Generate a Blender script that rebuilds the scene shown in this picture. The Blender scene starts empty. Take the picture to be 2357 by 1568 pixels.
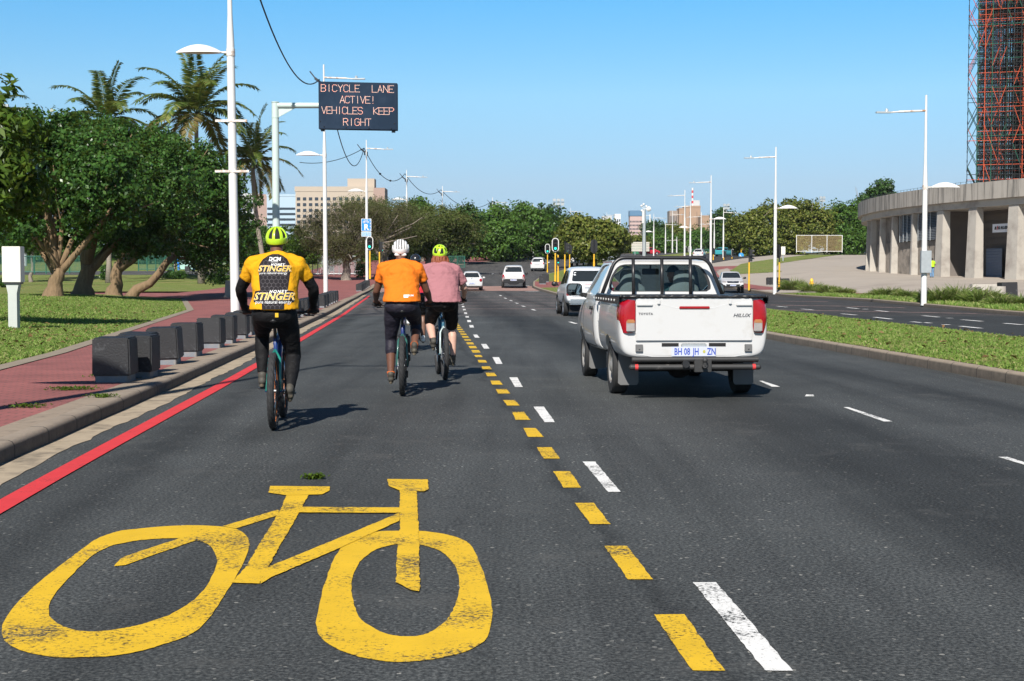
import bpy, bmesh, math, random
import numpy as np
from mathutils import Vector, Matrix
from mathutils.bvhtree import BVHTree
R = math.radians
sc = bpy.context.scene
# ------------------------------------------------------------------ camera, sky, sun
CAMH, FPX, HORI = 1.43, 3208.0, 640.0            # eye height (m), focal length and horizon in a 2357 px wide frame
PITCH = math.atan((784 - HORI) / FPX)
cam = bpy.data.objects.new('camera', bpy.data.cameras.new('camera'))
sc.collection.objects.link(cam); sc.camera = cam
cam.data.sensor_width = 36; cam.data.lens = 36 * FPX / 2357
cam.data.clip_start = .1; cam.data.clip_end = 9000
cam.location = (0, 0, CAMH); cam.rotation_euler = (R(90) - PITCH, 0, 0)
SUN_EL, SUN_AZ = R(42), R(193)                    # azimuth clockwise from +Y
w = bpy.data.worlds.new('World'); sc.world = w; w.use_nodes = True
nt = w.node_tree; nt.nodes.clear()
sky = nt.nodes.new('ShaderNodeTexSky'); sky.sky_type = 'NISHITA'; sky.sun_disc = False
sky.sun_elevation = SUN_EL; sky.sun_rotation = SUN_AZ; sky.air_density = 1.0; sky.dust_density = .35; sky.ozone_density = 2.2
bg = nt.nodes.new('ShaderNodeBackground'); bg.inputs[1].default_value = .1
wo = nt.nodes.new('ShaderNodeOutputWorld')
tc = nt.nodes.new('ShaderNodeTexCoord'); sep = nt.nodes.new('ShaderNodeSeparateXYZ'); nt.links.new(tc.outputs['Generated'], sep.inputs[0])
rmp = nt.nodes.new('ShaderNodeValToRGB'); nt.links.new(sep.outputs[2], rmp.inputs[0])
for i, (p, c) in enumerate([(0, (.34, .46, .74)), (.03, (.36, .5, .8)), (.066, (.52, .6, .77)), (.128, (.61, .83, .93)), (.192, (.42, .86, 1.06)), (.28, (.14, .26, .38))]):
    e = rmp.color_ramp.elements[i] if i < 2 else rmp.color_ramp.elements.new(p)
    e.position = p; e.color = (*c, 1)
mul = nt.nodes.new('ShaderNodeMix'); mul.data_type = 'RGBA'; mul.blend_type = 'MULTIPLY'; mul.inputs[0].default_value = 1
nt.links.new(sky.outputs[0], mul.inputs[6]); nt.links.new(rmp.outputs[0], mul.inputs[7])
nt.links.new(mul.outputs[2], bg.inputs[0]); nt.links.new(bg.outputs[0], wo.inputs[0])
sl = bpy.data.lights.new('sun', 'SUN'); sl.energy = 5.0; sl.angle = R(.5); sl.color = (1, .945, .87)
so = bpy.data.objects.new('sun', sl); sc.collection.objects.link(so)
so.rotation_euler = (R(90) - SUN_EL, 0, math.pi - SUN_AZ)
sc.view_settings.view_transform = 'Standard'; sc.view_settings.look = 'None'
sc.view_settings.exposure = .48; sc.view_settings.gamma = 1
sc.cycles.max_bounces = 8; sc.cycles.transparent_max_bounces = 12
# ------------------------------------------------------------------ helpers
C = sc.collection.objects
_cp, _sp = math.cos(PITCH), math.sin(PITCH)
def ray(px, py):
    a, b = (px - 1178.5) / FPX, -(py - 784) / FPX
    return Vector((a, _cp + b * _sp, -_sp + b * _cp))
def P(px, py, Y):                                  # point at depth Y seen in direction (px, py)
    d = ray(px, py); return Vector((0, 0, CAMH)) + d * (Y / d.y)
def X(px, Y): return (px - 1178.5) / FPX * Y
ZY = [-20, 55, 84, 102, 110, 126, 140, 165, 196, 225, 280, 420, 840, 3000]
ZZ = [0, 0, .18, .45, .58, .98, 1.4, 2.2, 3.5, 4.6, 6.2, 8.2, 10.5, 14]
def sst(a, b, x):
    t = np.clip((np.asarray(x, float) - a) / (b - a), 0, 1); return t * t * (3 - 2 * t)
def zt(x, y):
    z = np.interp(y, ZY, ZZ)
    z = z - .33 * sst(9, 15, x) * (1 - sst(22, 33, x)) * sst(75, 105, y) * (1 - sst(125, 165, y))
    z = z + .42 * sst(22, 34, x) * sst(70, 112, y) * (1 - .3 * sst(130, 170, y))
    z = z - .2 * sst(-8, -12, x) * sst(70, 95, y) * (1 - sst(130, 170, y))
    return z
def lawn(x, y): return .32 * sst(.3, 7, np.interp(y, LBY, LBX) - x) * sst(6, 20, y)
LBY = [-15, 18, 24, 56, 85, 93, 100]; LBX = [-6.9, -7.0, -7.7, -12.8, -20, -26, -60]
def zl(x, y): return zt(x, y) + .13 + lawn(x, y)
def G(px, py, f=zt):
    d = ray(px, py); lo = 4.0
    for k in range(900):
        y = lo * 1.015; p = d * (y / d.y)
        if CAMH + p.z <= f(p.x, y): break
        lo = y
    a, b = lo, y
    for k in range(22):
        m = (a + b) / 2; p = d * (m / d.y)
        if CAMH + p.z <= f(p.x, m): b = m
        else: a = m
    p = d * (b / d.y); return Vector((p.x, b, float(f(p.x, b))))
def tag(o, label=None, cat=None, group=None, kind=None):
    if label: o['label'] = label
    if cat: o['category'] = cat
    if group: o['group'] = group
    if kind: o['kind'] = kind
    return o
def thing(name, loc, label, cat, group=None, rz=0):
    o = bpy.data.objects.new(name, None); C.link(o); o.empty_display_size = .1
    o.location = loc; o.rotation_euler = (0, 0, rz); return tag(o, label, cat, group)
def link(name, me, mats, parent=None, smooth=False, auto=None):
    o = bpy.data.objects.new(name, me); C.link(o)
    for m in (mats if isinstance(mats, (list, tuple)) else [mats]): me.materials.append(m)
    if parent: o.parent = parent
    if smooth: me.polygons.foreach_set('use_smooth', np.ones(len(me.polygons), bool))
    if auto is not None:
        me.polygons.foreach_set('use_smooth', np.ones(len(me.polygons), bool)); me.set_sharp_from_angle(angle=R(auto))
    return o
def copy_tree(root, label=None, loc=None, rz=None):
    def cp(o, par):
        c = o.copy(); C.link(c); c.parent = par
        for ch in kids.get(o, ()): cp(ch, c)
        return c
    kids = {}
    def walk(o):
        kids[o] = list(o.children)
        for ch in kids[o]: walk(ch)
    walk(root)
    c = cp(root, None)
    if label: c['label'] = label
    if loc is not None: c.location = loc
    if rz is not None: c.rotation_euler = (0, 0, rz)
    return c
def basis(d):
    d = Vector(d).normalized(); u = Vector((0, 0, 1)) if abs(d.z) < .95 else Vector((1, 0, 0))
    a = d.cross(u).normalized(); return a, a.cross(d).normalized(), d
class MB:
    def __init__(s): s.v = []; s.f = []; s.m = []; s.cm = 0
    def add(s, vs, fs):
        n = len(s.v); s.v += [tuple(v) for v in vs]
        for f in fs: s.f.append(tuple(i + n for i in f)); s.m.append(s.cm)
        return s
    def box(s, c, size, rz=0, top=1.0, M=None):
        x, y, z = (q / 2 for q in size); vs = []
        for k in (-1, 1):
            t = top if k > 0 else 1
            for a, b in ((-1, -1), (1, -1), (1, 1), (-1, 1)): vs.append(Vector((a * x * t, b * y * t, k * z)))
        if M is not None: vs = [M @ v for v in vs]
        if rz: q = Matrix.Rotation(rz, 3, 'Z'); vs = [q @ v for v in vs]
        return s.add([v + Vector(c) for v in vs], [(3, 2, 1, 0), (4, 5, 6, 7), (0, 1, 5, 4), (1, 2, 6, 5), (2, 3, 7, 6), (3, 0, 4, 7)])
    def tube(s, pts, r, n=8, cap=True, ry=None):
        pts = [Vector(p) for p in pts]; rs = r if isinstance(r, (list, tuple)) else [r] * len(pts)
        vs, fs = [], []; a0 = None
        for i, p in enumerate(pts):
            d = (pts[min(i + 1, len(pts) - 1)] - pts[max(i - 1, 0)])
            if d.length < 1e-9: d = Vector((0, 0, 1))
            a, b, d = basis(d)
            if a0 is not None:
                a = a0 - d * a0.dot(d)
                a = a.normalized() if a.length > 1e-6 else basis(d)[0]; b = a.cross(d)
            a0 = a
            for k in range(n):
                t = 2 * math.pi * k / n; vs.append(p + a * math.cos(t) * rs[i] + b * math.sin(t) * (rs[i] if ry is None else ry))
        for i in range(len(pts) - 1):
            for k in range(n): k2 = (k + 1) % n; fs.append((i * n + k, i * n + k2, i * n + n + k2, i * n + n + k))
        if cap: fs.append(tuple(range(n - 1, -1, -1))); e = (len(pts) - 1) * n; fs.append(tuple(range(e, e + n)))
        return s.add(vs, [f[::-1] for f in fs])
    def ell(s, c, r, M=None, nu=16, nv=10, v0=-90, v1=90):
        r = (r, r, r) if not isinstance(r, (list, tuple)) else r
        vs, fs = [], []
        for j in range(nv + 1):
            t = R(v0 + (v1 - v0) * j / nv)
            for i in range(nu):
                p = 2 * math.pi * i / nu
                q = Vector((r[0] * math.cos(t) * math.cos(p), r[1] * math.cos(t) * math.sin(p), r[2] * math.sin(t)))
                vs.append((M @ q if M is not None else q) + Vector(c))
        for j in range(nv):
            for i in range(nu): i2 = (i + 1) % nu; fs.append((j * nu + i, j * nu + i2, j * nu + nu + i2, j * nu + nu + i))
        fs.append(tuple(range(nu - 1, -1, -1))); fs.append(tuple(range(nv * nu, nv * nu + nu)))
        return s.add(vs, fs)
    def limb(s, p0, r0, p1, r1, n=12):
        s.tube([p0, p1], [r0, r1], n); s.ell(p0, r0, nu=12, nv=8); return s.ell(p1, r1, nu=12, nv=8)
    def ecyl(s, secs, n=20):                       # secs: (centre, rx, ry), horizontal elliptic sections, closed
        vs, fs = [], []
        for c, rx, ry in secs:
            for k in range(n): t = 2 * math.pi * k / n; vs.append(Vector(c) + Vector((rx * math.cos(t), ry * math.sin(t), 0)))
        for i in range(len(secs) - 1):
            for k in range(n): k2 = (k + 1) % n; fs.append((i * n + k, i * n + k2, i * n + n + k2, i * n + n + k))
        fs.append(tuple(range(n - 1, -1, -1))); e = (len(secs) - 1) * n; fs.append(tuple(range(e, e + n)))
        return s.add(vs, fs)
    def lathe(s, prof, c=(0, 0, 0), axis='z', n=20):
        vs, fs = [], []
        for r, h in prof:
            for k in range(n):
                t = 2 * math.pi * k / n; x, y = r * math.cos(t), r * math.sin(t)
                vs.append(Vector(c) + Vector((x, y, h) if axis == 'z' else ((h, x, y) if axis == 'x' else (y, h, x))))
        for i in range(len(prof) - 1):
            for k in range(n): k2 = (k + 1) % n; fs.append((i * n + k, i * n + k2, i * n + n + k2, i * n + n + k))
        return s.add(vs, fs)
    def prism(s, pts, d):                          # planar polygon (3-D points) extruded by d
        n = len(pts); p = [Vector(q) for q in pts]; d = Vector(d)
        fs = [tuple(range(n)), tuple(range(2 * n - 1, n - 1, -1))] + [(i, i + n, (i + 1) % n + n, (i + 1) % n) for i in range(n)]
        return s.add(p + [q + d for q in p], fs)
    def quad(s, *p): return s.add(p, [tuple(range(len(p)))])
    def mesh(s, name='m'):
        me = bpy.data.meshes.new(name); me.from_pydata(s.v, [], s.f); me.update()
        if any(s.m): me.polygons.foreach_set('material_index', s.m)
        return me
    def build(s, name, mats, parent=None, smooth=False, auto=None, fix=False, bevel=0):
        me = s.mesh(name)
        if fix or bevel:
            b = bmesh.new(); b.from_mesh(me)
            if fix: bmesh.ops.recalc_face_normals(b, faces=b.faces)
            if bevel:
                bmesh.ops.bevel(b, geom=[e for e in b.edges if len(e.link_faces) == 2 and e.calc_face_angle(0) > .6], offset=bevel, segments=2, affect='EDGES', clamp_overlap=True)
            b.to_mesh(me); b.free()
        return link(name, me, mats, parent, smooth, auto)
def evaluated(me, mods):
    o = bpy.data.objects.new('tmp', me); C.link(o)
    for t, kw in mods:
        m = o.modifiers.new('m', t)
        for k, v in kw.items(): setattr(m, k, v)
    dg = bpy.context.evaluated_depsgraph_get(); out = bpy.data.meshes.new_from_object(o.evaluated_get(dg))
    bpy.data.objects.remove(o); return out
FOLD = bpy.data.textures.new('cloth folds', 'CLOUDS'); FOLD.noise_scale = .11; FOLD.noise_depth = 2
def fuse(mb, name, mat, parent, vox=.012, it=4, fac=.5):     # many overlapping solids -> one continuous skin
    mods = [('REMESH', dict(mode='VOXEL', voxel_size=vox)), ('SMOOTH', dict(factor=fac, iterations=it))]
    if name in ('shirt', 'shorts', 'jeans', 'tights', 'arm_warmer'): mods.append(('DISPLACE', dict(texture=FOLD, strength=.03 if name in ('shirt', 'shorts', 'jeans') else .012, mid_level=.45, texture_coords='LOCAL')))
    me = evaluated(mb.mesh(), mods)
    me.name = name; me.materials.clear(); return link(name, me, mat, parent, True)
def bvh_of(me): return BVHTree.FromPolygons([v.co.copy() for v in me.vertices], [tuple(p.vertices) for p in me.polygons])
# ------------------------------------------------------------------ materials
def nodes(name):
    m = bpy.data.materials.new(name); m.use_nodes = True; t = m.node_tree
    return m, t, t.nodes['Principled BSDF']
def N(t, ty, **kw):
    n = t.nodes.new(ty)
    for k, v in kw.items():
        if k.startswith('i_'):
            key = k[2:]; n.inputs[int(key) if key.isdigit() else key.replace('_', ' ')].default_value = v
        else: setattr(n, k, v)
    return n
def coord(t, kind='Object', scale=None):
    c = N(t, 'ShaderNodeTexCoord')
    if scale is None: return c.outputs[kind]
    m = N(t, 'ShaderNodeMapping'); m.inputs['Scale'].default_value = scale; t.links.new(c.outputs[kind], m.inputs[0]); return m.outputs[0]
def mix(t, fac, a, b, mode='MIX'):
    n = N(t, 'ShaderNodeMix', data_type='RGBA', blend_type=mode)
    for s, v in ((0, fac), (6, a), (7, b)):
        if hasattr(v, 'is_linked') or hasattr(v, 'links'): t.links.new(v, n.inputs[s])
        else: n.inputs[s].default_value = v if s == 0 else (*v[:3], 1)
    return n.outputs[2]
def noise(t, vec, scale, detail=4, rough=.55, out='Fac'):
    n = N(t, 'ShaderNodeTexNoise'); n.inputs['Scale'].default_value = scale; n.inputs['Detail'].default_value = detail; n.inputs['Roughness'].default_value = rough
    t.links.new(vec, n.inputs['Vector']); return n.outputs[out]
def ramp(t, fac, *st):
    n = N(t, 'ShaderNodeValToRGB'); e = n.color_ramp.elements
    for i, (p, c) in enumerate(st):
        c = (c, c, c) if not isinstance(c, (tuple, list)) else c
        if i < 2: e[i].position = p; e[i].color = (*c, 1)
        else: q = e.new(p); q.color = (*c, 1)
    t.links.new(fac, n.inputs[0]); return n.outputs[0]
def bumpn(t, b, h, strength, dist=.02):
    n = N(t, 'ShaderNodeBump'); n.inputs['Strength'].default_value = strength; n.inputs['Distance'].default_value = dist
    t.links.new(h, n.inputs['Height']); t.links.new(n.outputs[0], b.inputs['Normal'])
def sc3(c, k): return tuple(min(1, x * k) for x in c)
def pm(name, col, rough=.5, metal=0, var=.12, scale=6, bump=0, bs=60, dirt=None, dscale=3, dlo=.55, dhi=.75, coat=0, spec=.5, stretch=None, bd=.01):
    m, t, b = nodes(name)
    v = coord(t, 'Object', stretch)
    c = mix(t, noise(t, v, scale), sc3(col, 1 - var), sc3(col, 1 + var))
    if dirt: c = mix(t, ramp(t, noise(t, v, dscale, 6, .65), (dlo, 0), (dhi, 1)), c, dirt)
    t.links.new(c, b.inputs['Base Color']); b.inputs['Roughness'].default_value = rough; b.inputs['Metallic'].default_value = metal
    b.inputs['Coat Weight'].default_value = coat; b.inputs['Coat Roughness'].default_value = .05; b.inputs['Specular IOR Level'].default_value = spec
    if bump: bumpn(t, b, noise(t, v, bs, 5), bump, bd)
    return m
def leafmat(name, cols, trans=.35, rough=.45):
    m, t, b = nodes(name); g = N(t, 'ShaderNodeNewGeometry')
    n = len(cols); c = ramp(t, g.outputs['Random Per Island'], *[(i / max(1, n - 1), k) for i, k in enumerate(cols)])
    c = mix(t, noise(t, coord(t), .6, 2), c, mix(t, .5, c, (.02, .03, .01)))
    t.links.new(c, b.inputs['Base Color']); b.inputs['Roughness'].default_value = rough; b.inputs['Specular IOR Level'].default_value = .22
    tr = N(t, 'ShaderNodeBsdfTranslucent'); t.links.new(mix(t, .5, c, (.25, .3, .03)), tr.inputs[0])
    mx = N(t, 'ShaderNodeMixShader'); mx.inputs[0].default_value = trans
    t.links.new(b.outputs[0], mx.inputs[1]); t.links.new(tr.outputs[0], mx.inputs[2])
    t.links.new(mx.outputs[0], t.nodes['Material Output'].inputs[0]); return m
def glassmat(name, tint, clear=.85, rough=.02):
    m, t, b = nodes(name); b.inputs['Base Color'].default_value = (.01, .012, .013, 1); b.inputs['Roughness'].default_value = rough
    tr = N(t, 'ShaderNodeBsdfTransparent'); tr.inputs[0].default_value = (*tint, 1)
    lw = N(t, 'ShaderNodeFresnel'); lw.inputs[0].default_value = 1.45
    gl = N(t, 'ShaderNodeBsdfGlossy'); gl.inputs['Roughness'].default_value = rough
    mx = N(t, 'ShaderNodeMixShader'); t.links.new(lw.outputs[0], mx.inputs[0]); t.links.new(tr.outputs[0], mx.inputs[1]); t.links.new(gl.outputs[0], mx.inputs[2])
    m2 = N(t, 'ShaderNodeMixShader'); m2.inputs[0].default_value = clear; t.links.new(b.outputs[0], m2.inputs[1]); t.links.new(mx.outputs[0], m2.inputs[2])
    t.links.new(m2.outputs[0], t.nodes['Material Output'].inputs[0]); return m
def emit(name, col, s):
    m, t, b = nodes(name); b.inputs['Base Color'].default_value = (*col, 1); b.inputs['Emission Color'].default_value = (*col, 1); b.inputs['Emission Strength'].default_value = s; return m
def asphalt_col(t, base=1.0):
    v = coord(t)
    fine = noise(t, v, 52, 4, .75); grain = N(t, 'ShaderNodeTexVoronoi'); grain.inputs['Scale'].default_value = 66; t.links.new(v, grain.inputs['Vector'])
    c = ramp(t, fine, (.36, sc3((.018, .019, .0195), base)), (.5, sc3((.05, .053, .0535), base)), (.64, sc3((.115, .118, .116), base)))
    sp = ramp(t, grain.outputs['Color'], (.9, 0), (.96, 1)); c = mix(t, sp, c, sc3((.26, .25, .23), base))
    big = noise(t, v, .35, 6, .6); c = mix(t, 1, c, ramp(t, big, (.3, .78), (.7, 1.18)), 'MULTIPLY')
    sv = N(t, 'ShaderNodeMapping'); sv.inputs['Rotation'].default_value = (0, 0, R(-4.2)); sv.inputs['Scale'].default_value = (1.1, .05, 1); t.links.new(v, sv.inputs[0])
    st = noise(t, sv.outputs[0], 1.6, 5, .6); c = mix(t, 1, c, ramp(t, st, (.33, .72), (.5, 1.0), (.68, 1.12)), 'MULTIPLY')
    sx = N(t, 'ShaderNodeSeparateXYZ'); t.links.new(v, sx.inputs[0]); um = N(t, 'ShaderNodeMath', operation='MULTIPLY_ADD'); um.inputs[1].default_value = .0735; t.links.new(sx.outputs[1], um.inputs[0]); t.links.new(sx.outputs[0], um.inputs[2])
    un = N(t, 'ShaderNodeMath', operation='MULTIPLY_ADD'); un.inputs[1].default_value = .5; t.links.new(noise(t, v, .8, 4, .6), un.inputs[0]); t.links.new(um.outputs[0], un.inputs[2])
    ur = N(t, 'ShaderNodeMapRange'); ur.inputs[1].default_value = -3.75; ur.inputs[2].default_value = 8.25; t.links.new(un.outputs[0], ur.inputs[0])
    q = lambda u: (u + 4) / 12
    tr = ramp(t, ur.outputs[0], (q(-2.45), 1), (q(-2.05), .6), (q(-1.7), 1.02), (q(-.2), .8), (q(.3), 1.05), (q(1.02), .95), (q(1.1), .6), (q(1.22), .95), (q(2.4), 1.06), (q(3.4), .52), (q(4.3), .56), (q(4.8), .95), (q(6.0), .95), (q(6.6), .6), (q(7.1), .95))
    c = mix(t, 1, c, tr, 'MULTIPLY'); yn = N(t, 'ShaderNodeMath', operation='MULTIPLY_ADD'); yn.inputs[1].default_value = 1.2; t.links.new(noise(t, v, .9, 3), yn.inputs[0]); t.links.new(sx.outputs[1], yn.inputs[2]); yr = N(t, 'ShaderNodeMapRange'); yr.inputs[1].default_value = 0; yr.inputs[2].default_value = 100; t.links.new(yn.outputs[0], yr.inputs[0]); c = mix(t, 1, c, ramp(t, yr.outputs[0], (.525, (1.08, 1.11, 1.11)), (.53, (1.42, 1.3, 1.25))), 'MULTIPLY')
    ck = N(t, 'ShaderNodeTexVoronoi', feature='DISTANCE_TO_EDGE'); ck.inputs['Scale'].default_value = .55; kd = N(t, 'ShaderNodeVectorMath', operation='SCALE'); kd.inputs['Scale'].default_value = 1.6; t.links.new(noise(t, v, 1.3, 6, .7, 'Color'), kd.inputs[0]); ka = N(t, 'ShaderNodeVectorMath', operation='ADD'); t.links.new(v, ka.inputs[0]); t.links.new(kd.outputs[0], ka.inputs[1]); t.links.new(ka.outputs[0], ck.inputs['Vector'])
    km = N(t, 'ShaderNodeMath', operation='MULTIPLY'); t.links.new(ramp(t, ck.outputs['Distance'], (0, .75), (.007, 0)), km.inputs[0]); t.links.new(ramp(t, noise(t, v, .22, 3), (.5, 0), (.58, 1)), km.inputs[1]); c = mix(t, km.outputs[0], c, sc3((.012, .012, .012), base)); c = mix(t, ramp(t, noise(t, v, 1.1, 7, .75), (.56, 0), (.7, .5)), c, sc3((.1, .1, .095), base))
    pat = noise(t, v, 6, 6, .7); c = mix(t, ramp(t, pat, (.6, 0), (.72, .5)), c, sc3((.02, .021, .022), base))
    return v, fine, c
def mk_asphalt(name, base):
    m, t, b = nodes(name); v, fine, c = asphalt_col(t, base)
    t.links.new(c, b.inputs['Base Color']); b.inputs['Roughness'].default_value = .78; b.inputs['Specular IOR Level'].default_value = .25; bumpn(t, b, fine, .5, .006); return m
def mk_paint(name, col, wear=.5, base=1.0):
    m, t, b = nodes(name); v, fine, c = asphalt_col(t, base)
    pn = noise(t, v, 1.7, 5, .65)
    w = N(t, 'ShaderNodeMath', operation='MULTIPLY_ADD'); w.inputs[1].default_value = .85; t.links.new(pn, w.inputs[0]); t.links.new(fine, w.inputs[2])
    cr = N(t, 'ShaderNodeTexVoronoi', feature='DISTANCE_TO_EDGE'); cr.inputs['Scale'].default_value = 22; vd = N(t, 'ShaderNodeVectorMath', operation='ADD'); t.links.new(v, vd.inputs[0]); nd = N(t, 'ShaderNodeVectorMath', operation='SCALE'); nd.inputs['Scale'].default_value = .09; t.links.new(noise(t, v, 9, 4, .7, 'Color'), nd.inputs[0]); t.links.new(nd.outputs[0], vd.inputs[1]); t.links.new(vd.outputs[0], cr.inputs['Vector'])
    k = ramp(t, w.outputs[0], (.62 + .3 * wear, 0), (.76 + .3 * wear, 1))
    pc = mix(t, noise(t, v, 4), sc3(col, .8), sc3(col, 1.12))
    cc = mix(t, k, c, pc); cn = noise(t, v, 3, 5, .6); cm = N(t, 'ShaderNodeMath', operation='MULTIPLY'); t.links.new(ramp(t, cr.outputs['Distance'], (0, .7), (.02, 0)), cm.inputs[0]); t.links.new(ramp(t, cn, (.5, 0), (.62, 1)), cm.inputs[1])
    cc = mix(t, cm.outputs[0], cc, (.06, .05, .04))
    t.links.new(cc, b.inputs['Base Color']); b.inputs['Roughness'].default_value = .7; b.inputs['Specular IOR Level'].default_value = .3; bumpn(t, b, fine, .35, .005); return m
ASPH = mk_asphalt('asphalt', 1.0); ASPH2 = mk_asphalt('new asphalt', .62)
YEL = mk_paint('yellow road paint', (.68, .43, .02), .5); WHT = mk_paint('white road paint', (.74, .74, .72), .42)
RED = mk_paint('red road paint', (.62, .045, .05), .12); PNK = mk_paint('faded pink paint', (.4, .27, .24), .6)
def mk_brick(name, c1, c2, mortar, s=1.0, rough=.85):
    m, t, b = nodes(name); v = coord(t); br = N(t, 'ShaderNodeTexBrick')
    br.inputs['Color1'].default_value = (*c1, 1); br.inputs['Color2'].default_value = (*c2, 1); br.inputs['Mortar'].default_value = (*mortar, 1)
    br.inputs['Scale'].default_value = s; br.inputs['Mortar Size'].default_value = .012; br.inputs['Brick Width'].default_value = .22; br.inputs['Row Height'].default_value = .11
    t.links.new(v, br.inputs[0])
    c = mix(t, 1, br.outputs[0], ramp(t, noise(t, v, .9, 6, .65), (.3, .72), (.7, 1.2)), 'MULTIPLY')
    c = mix(t, ramp(t, noise(t, v, 2.6, 7, .7), (.62, 0), (.75, .55)), c, (.05, .035, .03))
    t.links.new(c, b.inputs['Base Color']); b.inputs['Roughness'].default_value = rough; bumpn(t, b, br.outputs['Fac'], -.3, .01); return m
PAVE = mk_brick('red brick paving', (.3, .098, .09), (.26, .083, .077), (.17, .07, .06))
CROSS = mk_brick('pale brick crossing', (.36, .22, .18), (.32, .19, .16), (.22, .14, .12))
PLAZA = pm('plaza concrete', (.36, .315, .265), .75, var=.14, scale=.25, dirt=(.25, .21, .18), dscale=.12)
GUTTER = pm('stained gutter concrete', (.36, .295, .21), .9, var=.3, scale=5, bump=.5, bs=90, dirt=(.12, .1, .075), dscale=2.2, dlo=.5, dhi=.7)
def mk_kerb():
    m, t, b = nodes('weathered kerb concrete'); v = coord(t)
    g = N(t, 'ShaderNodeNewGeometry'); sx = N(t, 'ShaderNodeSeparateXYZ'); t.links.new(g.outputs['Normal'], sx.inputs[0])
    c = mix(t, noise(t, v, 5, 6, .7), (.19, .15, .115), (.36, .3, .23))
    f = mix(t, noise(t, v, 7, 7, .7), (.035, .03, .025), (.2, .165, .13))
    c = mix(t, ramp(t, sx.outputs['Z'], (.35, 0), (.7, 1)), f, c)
    wv = N(t, 'ShaderNodeTexWave', bands_direction='Y'); wv.inputs['Scale'].default_value = .314; wv.inputs['Distortion'].default_value = .1; t.links.new(v, wv.inputs[0])
    c = mix(t, ramp(t, wv.outputs[0], (.0, .8), (.004, 0)), c, (.03, .026, .02))
    t.links.new(c, b.inputs['Base Color']); b.inputs['Roughness'].default_value = .9; bumpn(t, b, noise(t, v, 40, 6), .6, .012); return m
KERB = mk_kerb()
def mk_grass():
    m, t, b = nodes('mown grass ground'); v = coord(t)
    c = ramp(t, noise(t, v, 9, 6, .7), (.3, (.06, .1, .02)), (.5, (.15, .2, .05)), (.7, (.27, .29, .1)))
    c = mix(t, ramp(t, noise(t, v, .5, 5, .6), (.45, 0), (.72, .75)), c, (.27, .22, .1))
    t.links.new(c, b.inputs['Base Color']); b.inputs['Roughness'].default_value = .95; b.inputs['Specular IOR Level'].default_value = .1; bumpn(t, b, noise(t, v, 30, 5), 1, .05); return m
GRASS = mk_grass()
EARTH = pm('far earth and scrub', (.1, .105, .045), .95, var=.4, scale=.08)
BLADE = leafmat('grass blades', [(.13, .26, .035), (.21, .36, .06), (.31, .43, .1), (.45, .42, .18)], .3, .6)
WPAINT = pm('white painted steel', (.7, .7, .68), .4, var=.05, scale=3, dirt=(.38, .24, .15), dscale=5, dlo=.66, dhi=.78)
CABP = pm('cream cabinet paint', (.74, .72, .64), .45, var=.05, scale=4, dirt=(.35, .27, .2), dscale=3, dlo=.72, dhi=.8)
GALV = pm('galvanised steel', (.45, .48, .49), .5, .5, var=.15, scale=6)
PALEG = pm('pale green painted steel', (.52, .62, .58), .4, var=.06, scale=2, dirt=(.55, .45, .33), dscale=1.5, dlo=.62, dhi=.75)
BLKP = pm('black painted concrete', (.017, .018, .02), .55, var=.3, scale=7, bump=.35, bs=40, dirt=(.12, .13, .14), dscale=4.5, dlo=.58, dhi=.8)
BASEP = pm('grey painted base', (.17, .19, .21), .7, var=.25, scale=9, dirt=(.3, .25, .2), dscale=6)
BLACK = pm('black plastic', (.018, .018, .019), .4, var=.2, scale=9)
RUBBER = pm('black rubber', (.022, .022, .023), .85, var=.3, scale=30, bump=.3, bs=90)
YPOLE = pm('yellow painted pole', (.8, .46, .03), .45, var=.07, scale=4, dirt=(.35, .2, .05), dscale=6, dlo=.68, dhi=.8)
CHROME = pm('bright metal', (.7, .71, .72), .18, 1, var=.05, scale=9)
DARKM = pm('dark steel', (.06, .06, .065), .4, .6, var=.2, scale=8)
CONC = pm('weathered concrete', (.42, .39, .345), .85, var=.12, scale=1.2, bump=.25, bs=14, dirt=(.24, .21, .185), dscale=.5, dlo=.5, dhi=.75)
BARK = pm('brown bark', (.2, .135, .075), .95, var=.4, scale=5, bump=1, bs=9, bd=.08, stretch=(1, 1, .25))
BARKG = pm('grey bark', (.24, .2, .165), .95, var=.4, scale=6, bump=1, bs=9, bd=.08, stretch=(1, 1, .3))
PALMB = pm('palm bark', (.26, .22, .18), .95, var=.3, scale=4, bump=.8, bs=6, bd=.05, stretch=(1, 1, 3))
GRNFENCE = pm('green mesh fence', (.02, .12, .085), .6, var=.2, scale=3)
print('A ok')
# ------------------------------------------------------------------ ground, roads, kerbs, markings
def interp(tbl): ys = [a for a, b in tbl]; xs = [b for a, b in tbl]; return lambda y: float(np.interp(y, ys, xs))
KL = interp([(-15, -2.0), (0, -3.1), (10.7, -3.92), (18, -4.4), (27, -5.06), (60, -7.58), (95, -10.22), (125, -12.0), (142, -11.6), (158, -10.2), (185, -7.0), (211, -1.2), (227, 3), (260, 13), (300, 28), (420, 80)])
ML = interp([(-15, 8.6), (0, 7.75), (18.3, 6.78), (31.6, 6.03), (50, 5.2), (75, 3.9), (93, 2.8), (104, 2.1), (113, 1.7), (125, 1.9), (145, 3.1), (175, 7.3), (196, 12), (225, 20), (300, 45)])
MR = interp([(-15, 11.9), (30, 11.0), (55, 10.6), (80, 10), (112, 9), (145, 10.5), (175, 14), (196, 18), (225, 26), (300, 50)])
KR = interp([(-15, 20.3), (52, 19.3), (80, 19.6), (112, 19.6), (122, 18.4), (140, 17.6), (160, 19.5), (180, 24), (200, 32), (260, 55), (300, 70)])
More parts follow.
